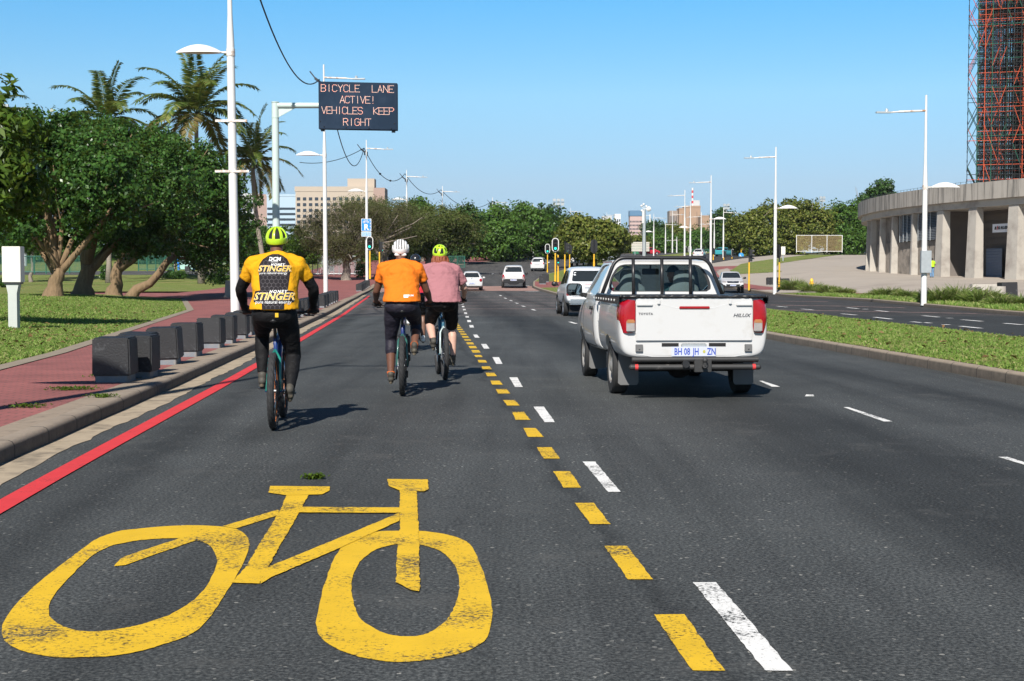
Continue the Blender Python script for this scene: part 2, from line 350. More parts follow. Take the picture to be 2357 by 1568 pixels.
LB = interp([(-15, -6.9), (18, -7.0), (24, -7.7), (56, -12.8), (85, -20), (93, -26), (100, -60)])   # lawn edge
def ysteps(a, b, st): n = max(2, int((b - a) / st) + 1); return np.linspace(a, b, n)
def strip(name, fl, fr, y0, y1, dz, mat, st=1.5, nx=6, zf=zt, kind='structure'):
    ys = ysteps(y0, y1, st); mb = MB()
    vs = []; fs = []
    for y in ys:
        l, r = (fl(y) if callable(fl) else fl), (fr(y) if callable(fr) else fr)
        for k in range(nx + 1): x = l + (r - l) * k / nx; vs.append((x, y, float(zf(x, y)) + dz))
    w_ = nx + 1
    for i in range(len(ys) - 1):
        for k in range(nx): fs.append((i * w_ + k, i * w_ + k + 1, i * w_ + w_ + k + 1, i * w_ + w_ + k))
    mb.add(vs, fs); o = mb.build(name, mat, smooth=True)
    if kind: o['kind'] = kind
    return o
def kerb(name, f, y0, y1, side, w_=.16, h=.145, top=None):        # side: direction from road to kerb (+1: kerb body at greater x)
    ys = ysteps(y0, y1, 1.0); vs, fs = [], []; rng = random.Random(5)
    for y in ys:
        x = f(y); z = float(zt(x, y)); j = rng.uniform(-.006, .006)
        pr = [(0, -.05), (0.0, h - .045), (.02, h - .012), (.05, h), (w_, h + .002), (w_, -.05)]
        for a, b in pr: vs.append((x + side * a + j, y, z + b))
    n = 6
    for i in range(len(ys) - 1):
        for k in range(n - 1):
            q = (i * n + k, i * n + k + 1, i * n + n + k + 1, i * n + n + k); fs.append(q if side > 0 else q[::-1])
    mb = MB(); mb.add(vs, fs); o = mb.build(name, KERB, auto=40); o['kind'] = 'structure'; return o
# the ground sheet reaches the horizon
xs = np.concatenate([[-5000, -2500, -1200, -600, -300], np.linspace(-150, 150, 41), [300, 600, 1200, 2500, 5000]]); ys = np.concatenate([[-60, -15], np.linspace(0, 300, 61), [360, 420, 600, 840, 1500, 3000, 7000]])
gx, gy = np.meshgrid(xs, ys); gz = zt(gx, gy) - .07
mb = MB(); mb.add(np.stack([gx, gy, gz], -1).reshape(-1, 3).tolist(), [(j * len(xs) + i, j * len(xs) + i + 1, (j + 1) * len(xs) + i + 1, (j + 1) * len(xs) + i) for j in range(len(ys) - 1) for i in range(len(xs) - 1)])
mb.build('ground', EARTH, smooth=True)['kind'] = 'structure'
strip('road', KL, ML, -12, 300, 0, ASPH, nx=12)
strip('opposite_road', MR, KR, -12, 300, .001, ASPH2, nx=6)
strip('gutter', KL, lambda y: KL(y) + .3 + .02 * math.sin(y * .9) + .012 * math.sin(y * 3.7) + random.Random(int(y * 50)).uniform(-.022, .022), -12, 96, .005, GUTTER, .22, 2)
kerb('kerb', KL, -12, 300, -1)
strip('kerb_paving', lambda y: KL(y) - .42, lambda y: KL(y) - .16, -12, 125, .143, pm('kerb side pavers', (.27, .215, .16), .9, var=.3, scale=6, bump=.5, bs=40, dirt=(.13, .1, .075), dscale=5), .6, 2)
strip('pavement', LB, lambda y: KL(y) - .42, -12, 100, .138, PAVE, 1.2, 6)
strip('pavement_beyond', lambda y: min(-24, KL(y) - 12), lambda y: KL(y) - .16, 100, 230, .138, PAVE, 2.5, 12)
strip('lawn', -75, lambda y: LB(y) - .25, -12, 93, 0, GRASS, 1.2, 24, zl)
strip('lawn_edging', lambda y: LB(y) - .27, lambda y: LB(y) + .02, -12, 80,   .012, pm('mossy edging stone', (.24, .2, .15), .9, var=.3, scale=5), .8, 2, lambda x, y: np.maximum(zl(x, y), zt(x, y) + .138))
strip('far_lawn', -110, lambda y: min(-23.9, KL(y) - 11.9), 104, 230, .14, GRASS, 2.5, 14)
strip('far_park_road', -110, lambda y: -26, 150, 162, .15, ASPH, 2.5, 10)
# median
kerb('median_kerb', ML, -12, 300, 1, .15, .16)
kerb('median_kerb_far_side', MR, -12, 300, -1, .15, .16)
strip('median_lawn', lambda y: ML(y) + .15, lambda y: MR(y) - .15, -12, 106, 0, GRASS, 1.0, 10, lambda x, y: zt(x, y) + .165 + .05 * np.sin(np.clip((x - ML(float(np.mean(y)))) / 4.5, 0, 1) * math.pi))
strip('median_brick_paving', lambda y: ML(y) + .15, lambda y: MR(y) - .15, 106, 125, .165, PAVE, 1.5, 6)
strip('median_lawn_beyond', lambda y: ML(y) + .15, lambda y: MR(y) - .15, 125, 300, .165, GRASS, 2, 6)
# right verge and plaza
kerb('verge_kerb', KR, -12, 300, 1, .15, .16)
strip('verge', lambda y: KR(y) + .15, lambda y: KR(y) + 5 - 2 * float(sst(70, 100, y)), -12, 104, .165, GRASS, 1.2, 6)
strip('brick_path', lambda y: KR(y) + 5 - 2 * float(sst(70, 100, y)), lambda y: KR(y) + 9 - 4 * float(sst(70, 100, y)), -12, 104, .17, PAVE, 1.5, 4)
strip('plaza', lambda y: KR(y) + (9 - 4 * float(sst(70, 100, y)) if y < 104 else .15), 140, -12, 230, .175, PLAZA, 2, 40)
strip('brick_path_beyond', lambda y: KR(y) + .2, lambda y: KR(y) + 6, 112, 175, .18, PAVE, 2, 4)
strip('grass_bank', lambda y: KR(y) + 6 - .5, lambda y: KR(y) + 10.5, 150, 230, .2, GRASS, 2, 4)
# transverse and lengthwise markings
def gpoly(mb, pts, dz):
    if pts[0][1] < 26 and len(pts) == 4:                 # near marks get slightly uneven edges
        rg = random.Random(int(pts[0][1] * 100)); q = [Vector((p[0], p[1], 0)) for p in pts]; out = []
        for i in range(4):
            a, b_ = q[i], q[(i + 1) % 4]; m = max(1, int((b_ - a).length / .05)); out += [a.lerp(b_, j / m) + Vector((rg.uniform(-.0035, .0035), rg.uniform(-.0035, .0035), 0)) for j in range(m)]
        pts = out
    mb.add([(p[0], p[1], float(zt(p[0], p[1])) + dz) for p in pts], [tuple(range(len(pts)))])
H = -.0735
def line(name, fx, y0, y1, w_, mat, dz=.004, st=2.0): return strip(name, lambda y: fx(y) - w_ / 2, lambda y: fx(y) + w_ / 2, y0, y1, dz, mat, st, 1)
line('red_edge_line', lambda y: KL(y) + .57, -12, 92, .16, RED, .008)
mb = MB()
Z8 = lambda x, y: G(1093.3 + x * .5414, 719.3 + y * .5414)
dash = [(1287, 1527, 760, 890, 925, 1062), (995, 1138, 550, 648, 650, 755), (812, 902, 425, 505, 490, 575), (677, 747, 332, 405, 376, 452), (575, 623, 262, 325, 292, 362), (493, 531, 205, 258, 226, 292), (424, 458, 158, 208, 173, 235), (374, 397, 120, 170, 137, 190), (327, 346, 88, 135, 98, 150), (291, 308, 65, 105, 72, 118), (257, 272, 45, 82, 52, 93), (230, 243, 27, 62, 33, 72), (203, 214, 11, 44, 16, 52), (182, 191, -3, 26, 2, 33)]
last = None
for a, b, x0, x1, x2, x3 in dash:
    q = [Z8(x2, b), Z8(x3, b), Z8(x1, a), Z8(x0, a)]; gpoly(mb, q, .004); last = q
cy = (last[0].y + last[3].y) / 2; cx = (last[0].x + last[1].x) / 2
for k in range(1, 17):
    y = cy + k * 1.65; x = cx + (y - cy) * -.064
    gpoly(mb, [(x - .05, y - .48), (x + .1, y - .48), (x + .04, y + .48), (x - .11, y + .48)], .004)
mb.build('yellow_dashed_line', YEL)['kind'] = 'structure'
mb = MB()
wd = [(1150, 1527, 928, 1025, 1232, 1350), (636, 765, 458, 510, 565, 618), (402, 468, 248, 293, 296, 340), (277, 318, 146, 180, 170, 203), (191, 220, 74, 102, 90, 117), (135, 155, 26, 48, 38, 62), (95, 108, -8, 9, 0, 20)]
for a, b, x0, x1, x2, x3 in wd:
    q = [Z8(x2, b), Z8(x3, b), Z8(x1, a), Z8(x0, a)]; gpoly(mb, q, .004); last = q
y0_ = last[3].y; cx = (last[3].x + last[2].x) / 2
for k in range(1, 9):
    y = y0_ + k * 5; x = cx + (y - y0_) * -.045; gpoly(mb, [(x - .06, y), (x + .06, y), (x - .02, y + 2.1), (x - .14, y + 2.1)], .004)
for a, b, x0, x1, x2, x3 in [(292, 317, 1208, 1222, 1262, 1298), (404, 465, 1566, 1588, 1737, 1775), (616, 700, 2225, 2262, 2500, 2540)]:
    gpoly(mb, [Z8(x2, b), Z8(x3, b), Z8(x1, a), Z8(x0, a)], .004)
for y, x in [(23.6, 3.2), (28.5, 2.9), (33.5, 2.55), (38.5, 2.3), (43.5, 2.0), (60, 1.0), (66, .6), (72, .3), (78, 0), (84, -.35), (90, -.7)]:
    gpoly(mb, [(x - .06, y), (x + .06, y), (x - .06, y + 1.9), (x - .18, y + 1.9)], .004)
gpoly(mb, [G(1093.3 + 1402 * .5414, 719.3 + 358 * .5414), G(1093.3 + 1442 * .5414, 719.3 + 358 * .5414), G(1093.3 + 1438 * .5414, 719.3 + 350 * .5414), G(1093.3 + 1408 * .5414, 719.3 + 350 * .5414)], .004)
mb.build('white_dashed_line', WHT)['kind'] = 'structure'
mb = MB()
for y in (101.6, 117.5): gpoly(mb, [(KL(y) + 1, y), (ML(y) - .3, y), (ML(y) - .3, y + .5), (KL(y) + 1, y + .5)], .006)
for k, (y, x) in enumerate([(128, -4.6), (134, -4.3), (140, -4), (147, -3.4), (154, -2.2), (162, -1), (170, .8), (180, 3.2)]):
    gpoly(mb, [(x - .07, y), (x + .07, y), (x + .2, y + 2.5), (x + .05, y + 2.5)], .006)
mb.build('white_stop_line', WHT)['kind'] = 'structure'
strip('brick_crossing', lambda y: KL(y) + .3, lambda y: ML(y) - .1, 103.2, 116.4, .006, CROSS, 1.2, 8)
mb = MB()
for y in (62, 67, 73, 80, 87, 94):
    gpoly(mb, [(KL(y) + 1, y), (ML(y) - .2, y + .3), (ML(y) - .2, y + .6), (KL(y) + 1, y + .3)], .0065)
mb.build('pink_transverse_line', PNK)['kind'] = 'structure'
mb = MB()
Z2 = lambda x, y: G((3050 + x / 2.2533) * .5754, (1050 + y / 2.2533) * .5754)
for pts in ([(80, 430), (700, 440), (1500, 455), (1950, 464), (2357, 490)], [(80, 386), (700, 396), (1300, 412)], [(80, 350), (600, 356)]):
    for p, q in zip(pts, pts[1:]):
        a, b = Z2(*p), Z2(*q); gpoly(mb, [(a.x, a.y), (b.x, b.y), (b.x, b.y + .5), (a.x, a.y + .5)], .0065)
mb.build('pink_transverse_line_opposite', PNK)['kind'] = 'structure'
mb = MB()
for x0, y0, x1, y1 in [(132, 396, 222, 404), (352, 421, 458, 430), (714, 464, 846, 476), (1008, 495, 1162, 513), (764, 408, 862, 418), (1020, 434, 1130, 445), (1345, 536, 1440, 545), (1450, 543, 1517, 549), (1445, 481, 1590, 495), (1800, 518, 1978, 533), (1786, 577, 1970, 596), (2175, 550, 2345, 564)]:
    a, b = Z2(x0, y0), Z2(x1, y1); d = (b - a).normalized(); n_ = Vector((-d.y, d.x, 0)) * .09
    gpoly(mb, [(a - n_)[:2], (b - n_)[:2], (b + n_)[:2], (a + n_)[:2]][::-1], .008)
for x, y in [(928, 423), (1689, 504), (1656, 563), (1215, 1)]:
    a = Z2(x, y); gpoly(mb, [(a.x - .12, a.y - .15), (a.x + .12, a.y - .15), (a.x + .12, a.y + .15), (a.x - .12, a.y + .15)], .008)
mb.build('white_dashed_line_opposite', WHT)['kind'] = 'structure'
# bicycle symbol
Z7 = lambda p: G(p[0] * .51266, 1064.5 + p[1] * .51266)
def rough(pts, rng, amp=.0035):                          # ground outline with slightly ragged brush edges
    out = []
    for i in range(len(pts)):
        a, b = pts[i], pts[(i + 1) % len(pts)]; m = max(1, int((b - a).length / .035)); out += [a.lerp(b, j / m) + Vector((rng.uniform(-amp, amp), rng.uniform(-amp, amp), 0)) for j in range(m)]
    return out
def ringpoly(mb, outer, inner, c, dz, n=110):
    def cast(poly, t):
        d = (math.cos(t), math.sin(t)); best = 0
        for (x0, y0), (x1, y1) in zip(poly, poly[1:] + poly[:1]):
            ex, ey = x1 - x0, y1 - y0; den = d[0] * ey - d[1] * ex
            if abs(den) < 1e-9: continue
            s = ((x0 - c[0]) * ey - (y0 - c[1]) * ex) / den; u = ((x0 - c[0]) * d[1] - (y0 - c[1]) * d[0]) / den
            if s > 0 and -1e-6 <= u <= 1 + 1e-6: best = max(best, s)
        return (c[0] + d[0] * best, c[1] + d[1] * best)
    rg = random.Random(int(c[0]))
    def loop(poly):
        q = [Z7(cast(poly, 2 * math.pi * k / n)) for k in range(n)]; s = [sum((q[(k + d) % n] for d in range(-2, 3)), Vector()) / 5 for k in range(n)]
        return [p + Vector((rg.uniform(-.003, .003), rg.uniform(-.003, .003), 0)) for p in s]
    o, i = loop(outer), loop(inner)
    vs = [(p.x, p.y, p.z + dz) for p in o + i]
    mb.add(vs, [(k, (k + 1) % n, n + (k + 1) % n, n + k) for k in range(n)])
mb = MB()
ringpoly(mb, [(0, 715), (150, 560), (250, 480), (330, 420), (430, 345), (530, 310), (700, 292), (860, 283), (1000, 290), (1060, 292), (1145, 320), (1120, 400), (1060, 520), (1010, 590), (960, 680), (905, 745), (830, 790), (640, 850), (500, 875), (250, 882), (120, 860), (30, 835), (-10, 790), (-15, 740)],
         [(205, 665), (240, 590), (330, 500), (420, 415), (500, 375), (620, 352), (760, 342), (910, 350), (960, 385), (985, 430), (960, 510), (900, 600), (830, 650), (760, 690), (640, 730), (560, 748), (430, 765), (330, 760), (260, 735), (215, 700)], (600, 560), .004)
ringpoly(mb, [(1570, 345), (1700, 310), (1900, 310), (2010, 325), (2115, 360), (2165, 480), (2200, 590), (2212, 660), (2205, 770), (2170, 820), (2060, 865), (1940, 890), (1800, 902), (1700, 895), (1580, 870), (1480, 825), (1420, 780), (1412, 740), (1430, 660), (1450, 570), (1480, 480), (1510, 410)],
         [(1575, 560), (1590, 490), (1620, 440), (1690, 390), (1790, 366), (1880, 370), (1960, 390), (2020, 430), (2060, 500), (2065, 570), (2040, 660), (2000, 720), (1930, 770), (1870, 785), (1790, 785), (1720, 770), (1660, 740), (1610, 700), (1590, 640)], (1820, 580), .004)
for k, poly in enumerate([[(510, 470), (545, 432), (620, 405), (820, 340), (890, 350), (700, 415), (560, 465)], [(1000, 290), (1250, 215), (1250, 240), (1110, 285), (1060, 300)],
        [(1285, 150), (1385, 150), (1345, 225), (1200, 480), (1165, 550), (1040, 545), (1100, 480), (1260, 215)], [(1195, 478), (1520, 345), (1790, 232), (1795, 265), (1710, 305), (1500, 400), (1220, 520), (1165, 552)],
        [(1215, 110), (1480, 113), (1480, 130), (1445, 148), (1285, 152), (1205, 140)], [(1345, 205), (1797, 208), (1797, 232), (1335, 230)],
        [(1795, 128), (1870, 128), (1880, 310), (1885, 560), (1885, 587), (1840, 580), (1778, 545), (1785, 370), (1795, 310)], [(1740, 80), (1920, 82), (1925, 125), (1905, 136), (1795, 132), (1745, 112)]]):
    pts = rough([Z7(p) for p in poly], random.Random(k)); mb.add([(p.x, p.y, p.z + .0047 + k * .0007) for p in pts], [tuple(range(len(pts)))[::-1]])
o = mb.build('bicycle_symbol', mk_paint('yellow symbol paint', (.68, .43, .02), .42), fix=True)
for p in o.data.polygons:
    if p.normal.z < 0: p.flip()
tag(o, 'big yellow bicycle symbol painted on the near lane asphalt', 'road marking')
print('B ok')
# ------------------------------------------------------------------ vegetation
L_HIB = leafmat('dark heart leaves', [(.018, .055, .012), (.035, .105, .02), (.06, .16, .03), (.1, .22, .05), (.03, .09, .016), (.1, .19, .04), (.04, .13, .02)], .28, .3)
L_BRT = leafmat('bright broad leaves', [(.05, .11, .015), (.09, .17, .02), (.13, .21, .03), (.07, .13, .02)], .35, .3)
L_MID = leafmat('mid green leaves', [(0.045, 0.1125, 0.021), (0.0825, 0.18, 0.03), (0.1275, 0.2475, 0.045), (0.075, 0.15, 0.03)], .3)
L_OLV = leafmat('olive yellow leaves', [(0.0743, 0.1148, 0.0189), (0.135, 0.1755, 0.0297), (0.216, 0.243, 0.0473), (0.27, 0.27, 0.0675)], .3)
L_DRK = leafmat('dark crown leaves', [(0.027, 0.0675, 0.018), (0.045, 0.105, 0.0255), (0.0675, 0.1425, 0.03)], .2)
L_DRY = leafmat('grey brown twigs and leaves', [(0.084, 0.066, 0.0432), (0.132, 0.108, 0.066), (0.108, 0.114, 0.036), (0.072, 0.09, 0.0264)], .2, .8)
L_FLAT = leafmat('fine umbrella leaves', [(0.0675, 0.0945, 0.0243), (0.108, 0.1485, 0.0378), (0.162, 0.2025, 0.054), (0.162, 0.135, 0.0675)], .25, .6)
L_PALM = leafmat('palm leaflets', [(0.0567, 0.1134, 0.0284), (0.1134, 0.189, 0.0416), (0.189, 0.2457, 0.0567), (0.3213, 0.3024, 0.0945)], .25, .4)
L_PALMD = leafmat('yellowing palm leaflets', [(.22, .16, .06), (.3, .22, .09), (.14, .13, .035), (.2, .13, .06)], .25, .6)
L_TUFT = leafmat('long grass blades', [(.1, .17, .03), (.16, .25, .045), (.25, .32, .08), (.38, .36, .17)], .3, .5)
def quads_mesh(name, V, mat, parent):                  # V: (n,4,3) array of leaf quads
    n = len(V); me = bpy.data.meshes.new(name)
    me.vertices.add(n * 4); me.vertices.foreach_set('co', V.reshape(-1).astype(np.float32))
    me.loops.add(n * 4); me.loops.foreach_set('vertex_index', np.arange(n * 4, dtype=np.int32))
    me.polygons.add(n); me.polygons.foreach_set('loop_start', np.arange(0, n * 4, 4, dtype=np.int32))
    me.update(calc_edges=True); me.validate()
    return link(name, me, mat, parent)
def nrm(a): return a / np.maximum(1e-9, np.linalg.norm(a, axis=-1, keepdims=True))
def leaves(C_, D_, size, rng, asp=.7, jit=.9, up=.25):    # centres, outward directions
    n = len(C_); nn = nrm(D_ * .7 + rng.normal(0, jit, (n, 3)) * .6 + np.array([0, 0, up]))
    t = nrm(np.cross(nn, rng.normal(0, 1, (n, 3)))); b = np.cross(nn, t)
    s = (size * rng.uniform(.6, 1.25, (n, 1)))
    fold = nn * s * .22
    return np.stack([C_ - t * s * .55, C_ + b * s * asp * .5 - fold * .2 + fold, C_ + t * s * .55, C_ - b * s * asp * .5 + fold], 1)
def crown(name, blobs, ncl, per, size, mat, parent, seed, clr=.55, asp=.7, shell=(.62, 1.14), flat=1.0, inner=.25):
    rng = np.random.default_rng(seed); B = np.array(blobs, float)          # rows: x y z rx ry rz
    wgt = (B[:, 3] * B[:, 4] + B[:, 3] * B[:, 5] + B[:, 4] * B[:, 5]); k = rng.choice(len(B), ncl, p=wgt / wgt.sum())
    d = nrm(rng.normal(0, 1, (ncl, 3))); r = rng.uniform(*shell, (ncl, 1)); r[rng.random((ncl, 1)) < inner] *= .7
    cc = B[k, :3] + d * r * B[k, 3:6]
    cs = clr * rng.uniform(.5, 1.5, (ncl, 1))
    idx = np.repeat(np.arange(ncl), per); n = len(idx)
    off = nrm(rng.normal(0, 1, (n, 3))) * rng.uniform(.25, 1, (n, 1)) ** .6 * cs[idx]; off[:, 2] *= .75 * flat
    c = cc[idx] + off; D = nrm(d[idx] + nrm(off) * .8)
    return quads_mesh(name, leaves(c, D, size, rng, asp), mat, parent)
def wob(p0, p1, n, amp, rng):
    p0, p1 = Vector(p0), Vector(p1); return [p0.lerp(p1, i / n) + (Vector([rng.uniform(-amp, amp) for _ in range(3)]) if 0 < i < n else Vector()) for i in range(n + 1)]
def limbs(mb, base, top, r0, blobs, rng, nb=6, depth=2, flare=1.5):
    base, top = Vector(base), Vector(top); H_ = (top - base).length
    pts = wob(base, top, 5, H_ * .05, rng); rs = [r0 * (flare if i == 0 else (1.12 if i == 1 else 1 - .06 * i)) for i in range(6)]
    pts.insert(1, pts[0].lerp(pts[1], .35)); rs.insert(1, r0 * (flare * .5 + .55)); mb.tube(pts, rs, 11)
    for i in range(nb):
        b = blobs[i % len(blobs)]; tgt = Vector(b[:3]) + Vector([rng.uniform(-.6, .6) * b[3 + q] for q in range(3)])
        st = pts[-1].lerp(pts[-3], rng.random() * .9); r1 = r0 * rng.uniform(.32, .55)
        mid = st.lerp(tgt, .45) + Vector((rng.uniform(-.4, .4), rng.uniform(-.4, .4), rng.uniform(-.3, .5))) * H_ * .18
        p2 = wob(st, mid, 3, H_ * .025, rng) + wob(mid, tgt, 3, H_ * .03, rng)[1:]
        mb.tube(p2, [r1 * (1 - .8 * j / (len(p2) - 1)) + .012 for j in range(len(p2))], 7)
        if depth > 1:
            for j in range(3):
                s2 = p2[rng.randint(2, len(p2) - 2)]; t2 = tgt + Vector([rng.uniform(-.8, .8) * b[3 + q] for q in range(3)])
                p3 = wob(s2, t2, 4, H_ * .04, rng); mb.tube(p3, [r1 * .42 * (1 - .8 * q / 4) + .008 for q in range(5)], 5)
def tree(name, base, label, blobs, r0, top, seed, lm, bm, ncl, per, size, group=None, nb=6, clr=.55, cat='tree', **kw):
    base = Vector(base); t = thing(name, base, label, cat, group); rng = random.Random(seed)
    rel = [[b[0], b[1], b[2], b[3], b[4], b[5]] for b in blobs]
    mb = MB(); limbs(mb, (0, 0, -.15), top, r0, rel, rng, nb); mb.build('trunk', bm, t, smooth=True)
    crown('crown', rel, ncl, per, size, lm, t, seed, clr, **kw); return t
def blobset(px0, px1, py0, py1, Y, base, n, seed, depth=None, rmin=.22):
    """blobs filling an image-sized box at depth Y, relative to base"""
    rng = random.Random(seed); a, b = P(px0, py1, Y), P(px1, py0, Y); W_, H_ = b.x - a.x, b.z - a.z; D_ = depth or W_ * .6
    out = []
    for i in range(n):
        u = (i + .5) / n; rx = W_ * rng.uniform(rmin, rmin + .12); rz = H_ * rng.uniform(.26, .4)
        x = a.x + rx + (W_ - 2 * rx) * (u if n > 1 else .5); zc_ = a.z + rz + (H_ - 2 * rz) * rng.uniform(.35, 1.0) * (1 - .35 * abs(2 * u - 1) ** 2)
        out.append((x - base.x, Y + rng.uniform(-.5, .5) * D_ - base.y, zc_ - base.z, rx, D_ * .45, rz))
    return out
# the clump of dark big-leaved trees on the lawn
base = G(122, 690, zl); hY = base.y
hib = 'spreading dark trees on the lawn'
def reltree(px, py, boxes, seed, label, r0, topo, ncl, per, size, lm, bm, Yoff=0, nb=7, name='spreading_tree', group=None, zf=zl, **kw):
    b = G(px, py, zf) if not Yoff else Vector((X(px, Yoff), Yoff, float(zf(X(px, Yoff), Yoff)))); bl = []
    for i, (x0, x1, y0, y1, dy) in enumerate(boxes):
        Y = b.y + dy; a, c = P(x0, y1, Y), P(x1, y0, Y); rx, rz = (c.x - a.x) / 2, (c.z - a.z) / 2
        bl.append(((a.x + c.x) / 2 - b.x, dy, (a.z + c.z) / 2 - b.z, rx, max(rx, rz) * .9, rz))
    top = P(*topo, b.y) - b
    return tree(name, b, label, bl, r0, top, seed, lm, bm, ncl, per, size, group, nb, **kw)
reltree(122, 690, [(-30, 150, 285, 500, 0), (60, 240, 265, 470, .5), (35, 105, 255, 360, -1), (150, 330, 300, 540, -.5), (-40, 110, 400, 570, 1.5), (90, 260, 420, 570, 1.5), (-10, 100, 480, 575, -1.2), (48, 92, 250, 300, 0), (112, 165, 256, 310, .5)], 11, 'dark heart-leaved tree with a thick sunlit trunk beside the cream cabinet', .42, (135, 620), 800, 44, .2, L_HIB, BARK, nb=9, Yoff=68, group=hib)
reltree(190, 680, [(140, 330, 275, 470, 2), (230, 380, 290, 500, 1), (110, 200, 262, 400, 2), (300, 450, 310, 560, 0), (180, 320, 270, 420, 0), (200, 400, 430, 590, 1.5), (240, 420, 480, 590, .5), (232, 290, 268, 320, 0), (180, 222, 262, 300, 1)], 12, 'dark heart-leaved tree whose shaded trunk stands just behind the sunlit one', .5, (205, 610), 800, 44, .2, L_HIB, BARK, nb=9, Yoff=74, group=hib)
reltree(262, 660, [(280, 460, 310, 570, 1), (360, 530, 330, 580, 0), (320, 440, 295, 430, 2), (420, 565, 380, 620, 1), (400, 545, 345, 500, -.5), (330, 375, 288, 330, 0), (440, 500, 335, 390, 0)], 13, 'dark heart-leaved tree with low sideways limbs reaching toward the lamp post', .42, (275, 605), 840, 44, .2, L_HIB, BARK, nb=9, Yoff=84, group=hib)
reltree(300, 655, [(400, 560, 470, 635, 3), (450, 590, 400, 600, 4), (380, 520, 380, 590, 2)], 14, 'dark heart-leaved tree leaning low over the path behind the lamp post', .3, (400, 590), 448, 44, .2, L_HIB, BARK, nb=6, Yoff=90, group=hib)
# bright leaves entering at the left edge, nearer
bb = G(-90, 740, zl)
tree('broadleaf_tree', bb, 'bright green tree with big glossy leaves cut by the left picture edge', [(P(-30, 400, bb.y).x - bb.x, 0, 4.3, 1.3, 1.5, 1.5), (P(-60, 520, bb.y).x - bb.x, .3, 3.3, 1.6, 1.6, 1.0), (P(-20, 520, bb.y).x - bb.x, -.3, 2.9, .9, .9, .5)], .2, (0, 0, 2.2), 21, L_BRT, BARKG, 170, 34, .26, clr=.4, asp=.4)
# palms
def palm(px, pyc, py_base, Y, seed, label, nf=22, L=3.2, lean=0, dead=5):
    zb = float(zl(X(px, Y), Y)); c = P(px, pyc, Y); base = Vector((c.x + lean, Y, zb)); t = thing('coconut_palm', base, label, 'palm tree', 'coconut palms behind the lawn trees')
    h = c.z - zb; mb = MB()
    pts = [Vector((-lean * math.sin(k / 8 * 1.57), .15 * math.sin(k * .8), h * k / 8)) for k in range(9)]
    mb.tube(pts, [.36] + [.24 - .008 * k for k in range(1, 9)], 10); mb.build('trunk', PALMB, t, smooth=True)
    rng = np.random.default_rng(seed); top = np.array(pts[-1]); Q, QD, S = [], [], MB()
    for f in range(nf):
        a = f * 2.39996 + rng.uniform(-.2, .2); el = 1.45 - 1.75 * (f / nf) + rng.uniform(-.12, .12); l = L * rng.uniform(.85, 1.1)
        p = top.copy(); d = np.array([math.cos(a) * math.cos(el), math.sin(a) * math.cos(el), math.sin(el)]); pts_ = []; ds = []
        m = 26
        for k in range(m + 1):
            pts_.append(p.copy()); ds.append(d.copy()); p = p + d * l / m
            d = nrm(d + np.array([0, 0, -1]) * (.035 + .055 * k / m))
        S.tube([tuple(q) for q in pts_[::2]], [.035 * (1 - .85 * k / 13) + .004 for k in range(14)], 5)
        for k in range(3, m + 1):
            u = k / m; side = nrm(np.cross(ds[k], [0, 0, 1.0]) + 1e-6); upv = np.cross(side, ds[k]); ll = .19 * L * math.sin(min(1, u * 1.15 + .12) * math.pi * .86) ** .7 + .12
            for s in (-1, 1):
                for q in range(3):
                    dirn = nrm(side * s * .85 + ds[k] * .55 + upv * .12 + np.array([0, 0, -.1 - .3 * rng.random()]) + rng.normal(0, .07, 3))
                    b0 = pts_[k] + ds[k] * (q * .33 * l / m); wv = nrm(np.cross(dirn, upv + .01)) * .011 * L
                    e = b0 + dirn * ll; mid = b0 + dirn * ll * .45
                    (QD if f >= nf - dead and rng.random() < .8 else Q).append([b0, mid + wv, e + np.array([0, 0, -.1 * ll]), mid - wv])
    quads_mesh('crown', np.array(Q), L_PALM, t); quads_mesh('yellowing_fronds', np.array(QD), L_PALMD, t); S.build('frond_stems', L_PALM, t)
palm(452, 262, 640, 126, 31, 'tall coconut palm with the fullest crown, left of the white lamp post', 26, 6.4, .3, 7)
palm(246, 278, 640, 128, 32, 'coconut palm rising out of the dark tree tops, only its crown showing', 20, 5.6, 0, 3)
palm(582, 372, 650, 130, 33, 'slim coconut palm between the white lamp post and the pale green gantry post', 20, 4.9, 1.2, 8)
palm(-28, 270, 650, 126, 34, 'coconut palm showing only frond tips at the left picture edge', 16, 4.6, 0, 2)
# leaning bare palm trunk behind the first lamp post
b = G(492, 645, zl); mb = MB(); pt = thing('palm_trunk', b, 'leaning grey ringed palm trunk behind the low branches of the dark trees', 'tree')
mb.tube([(0, 0, -.1), (-.35, 0, 1.4), (-.6, 0, 2.9), (-.75, 0, 4.2)], [.24, .18, .16, .15], 10); mb.build('trunk', PALMB, pt, smooth=True)
crown('crown', [(-.8, 0, 4.8, 1.2, 1.2, .8)], 40, 40, .3, L_HIB, pt, 5, .5)
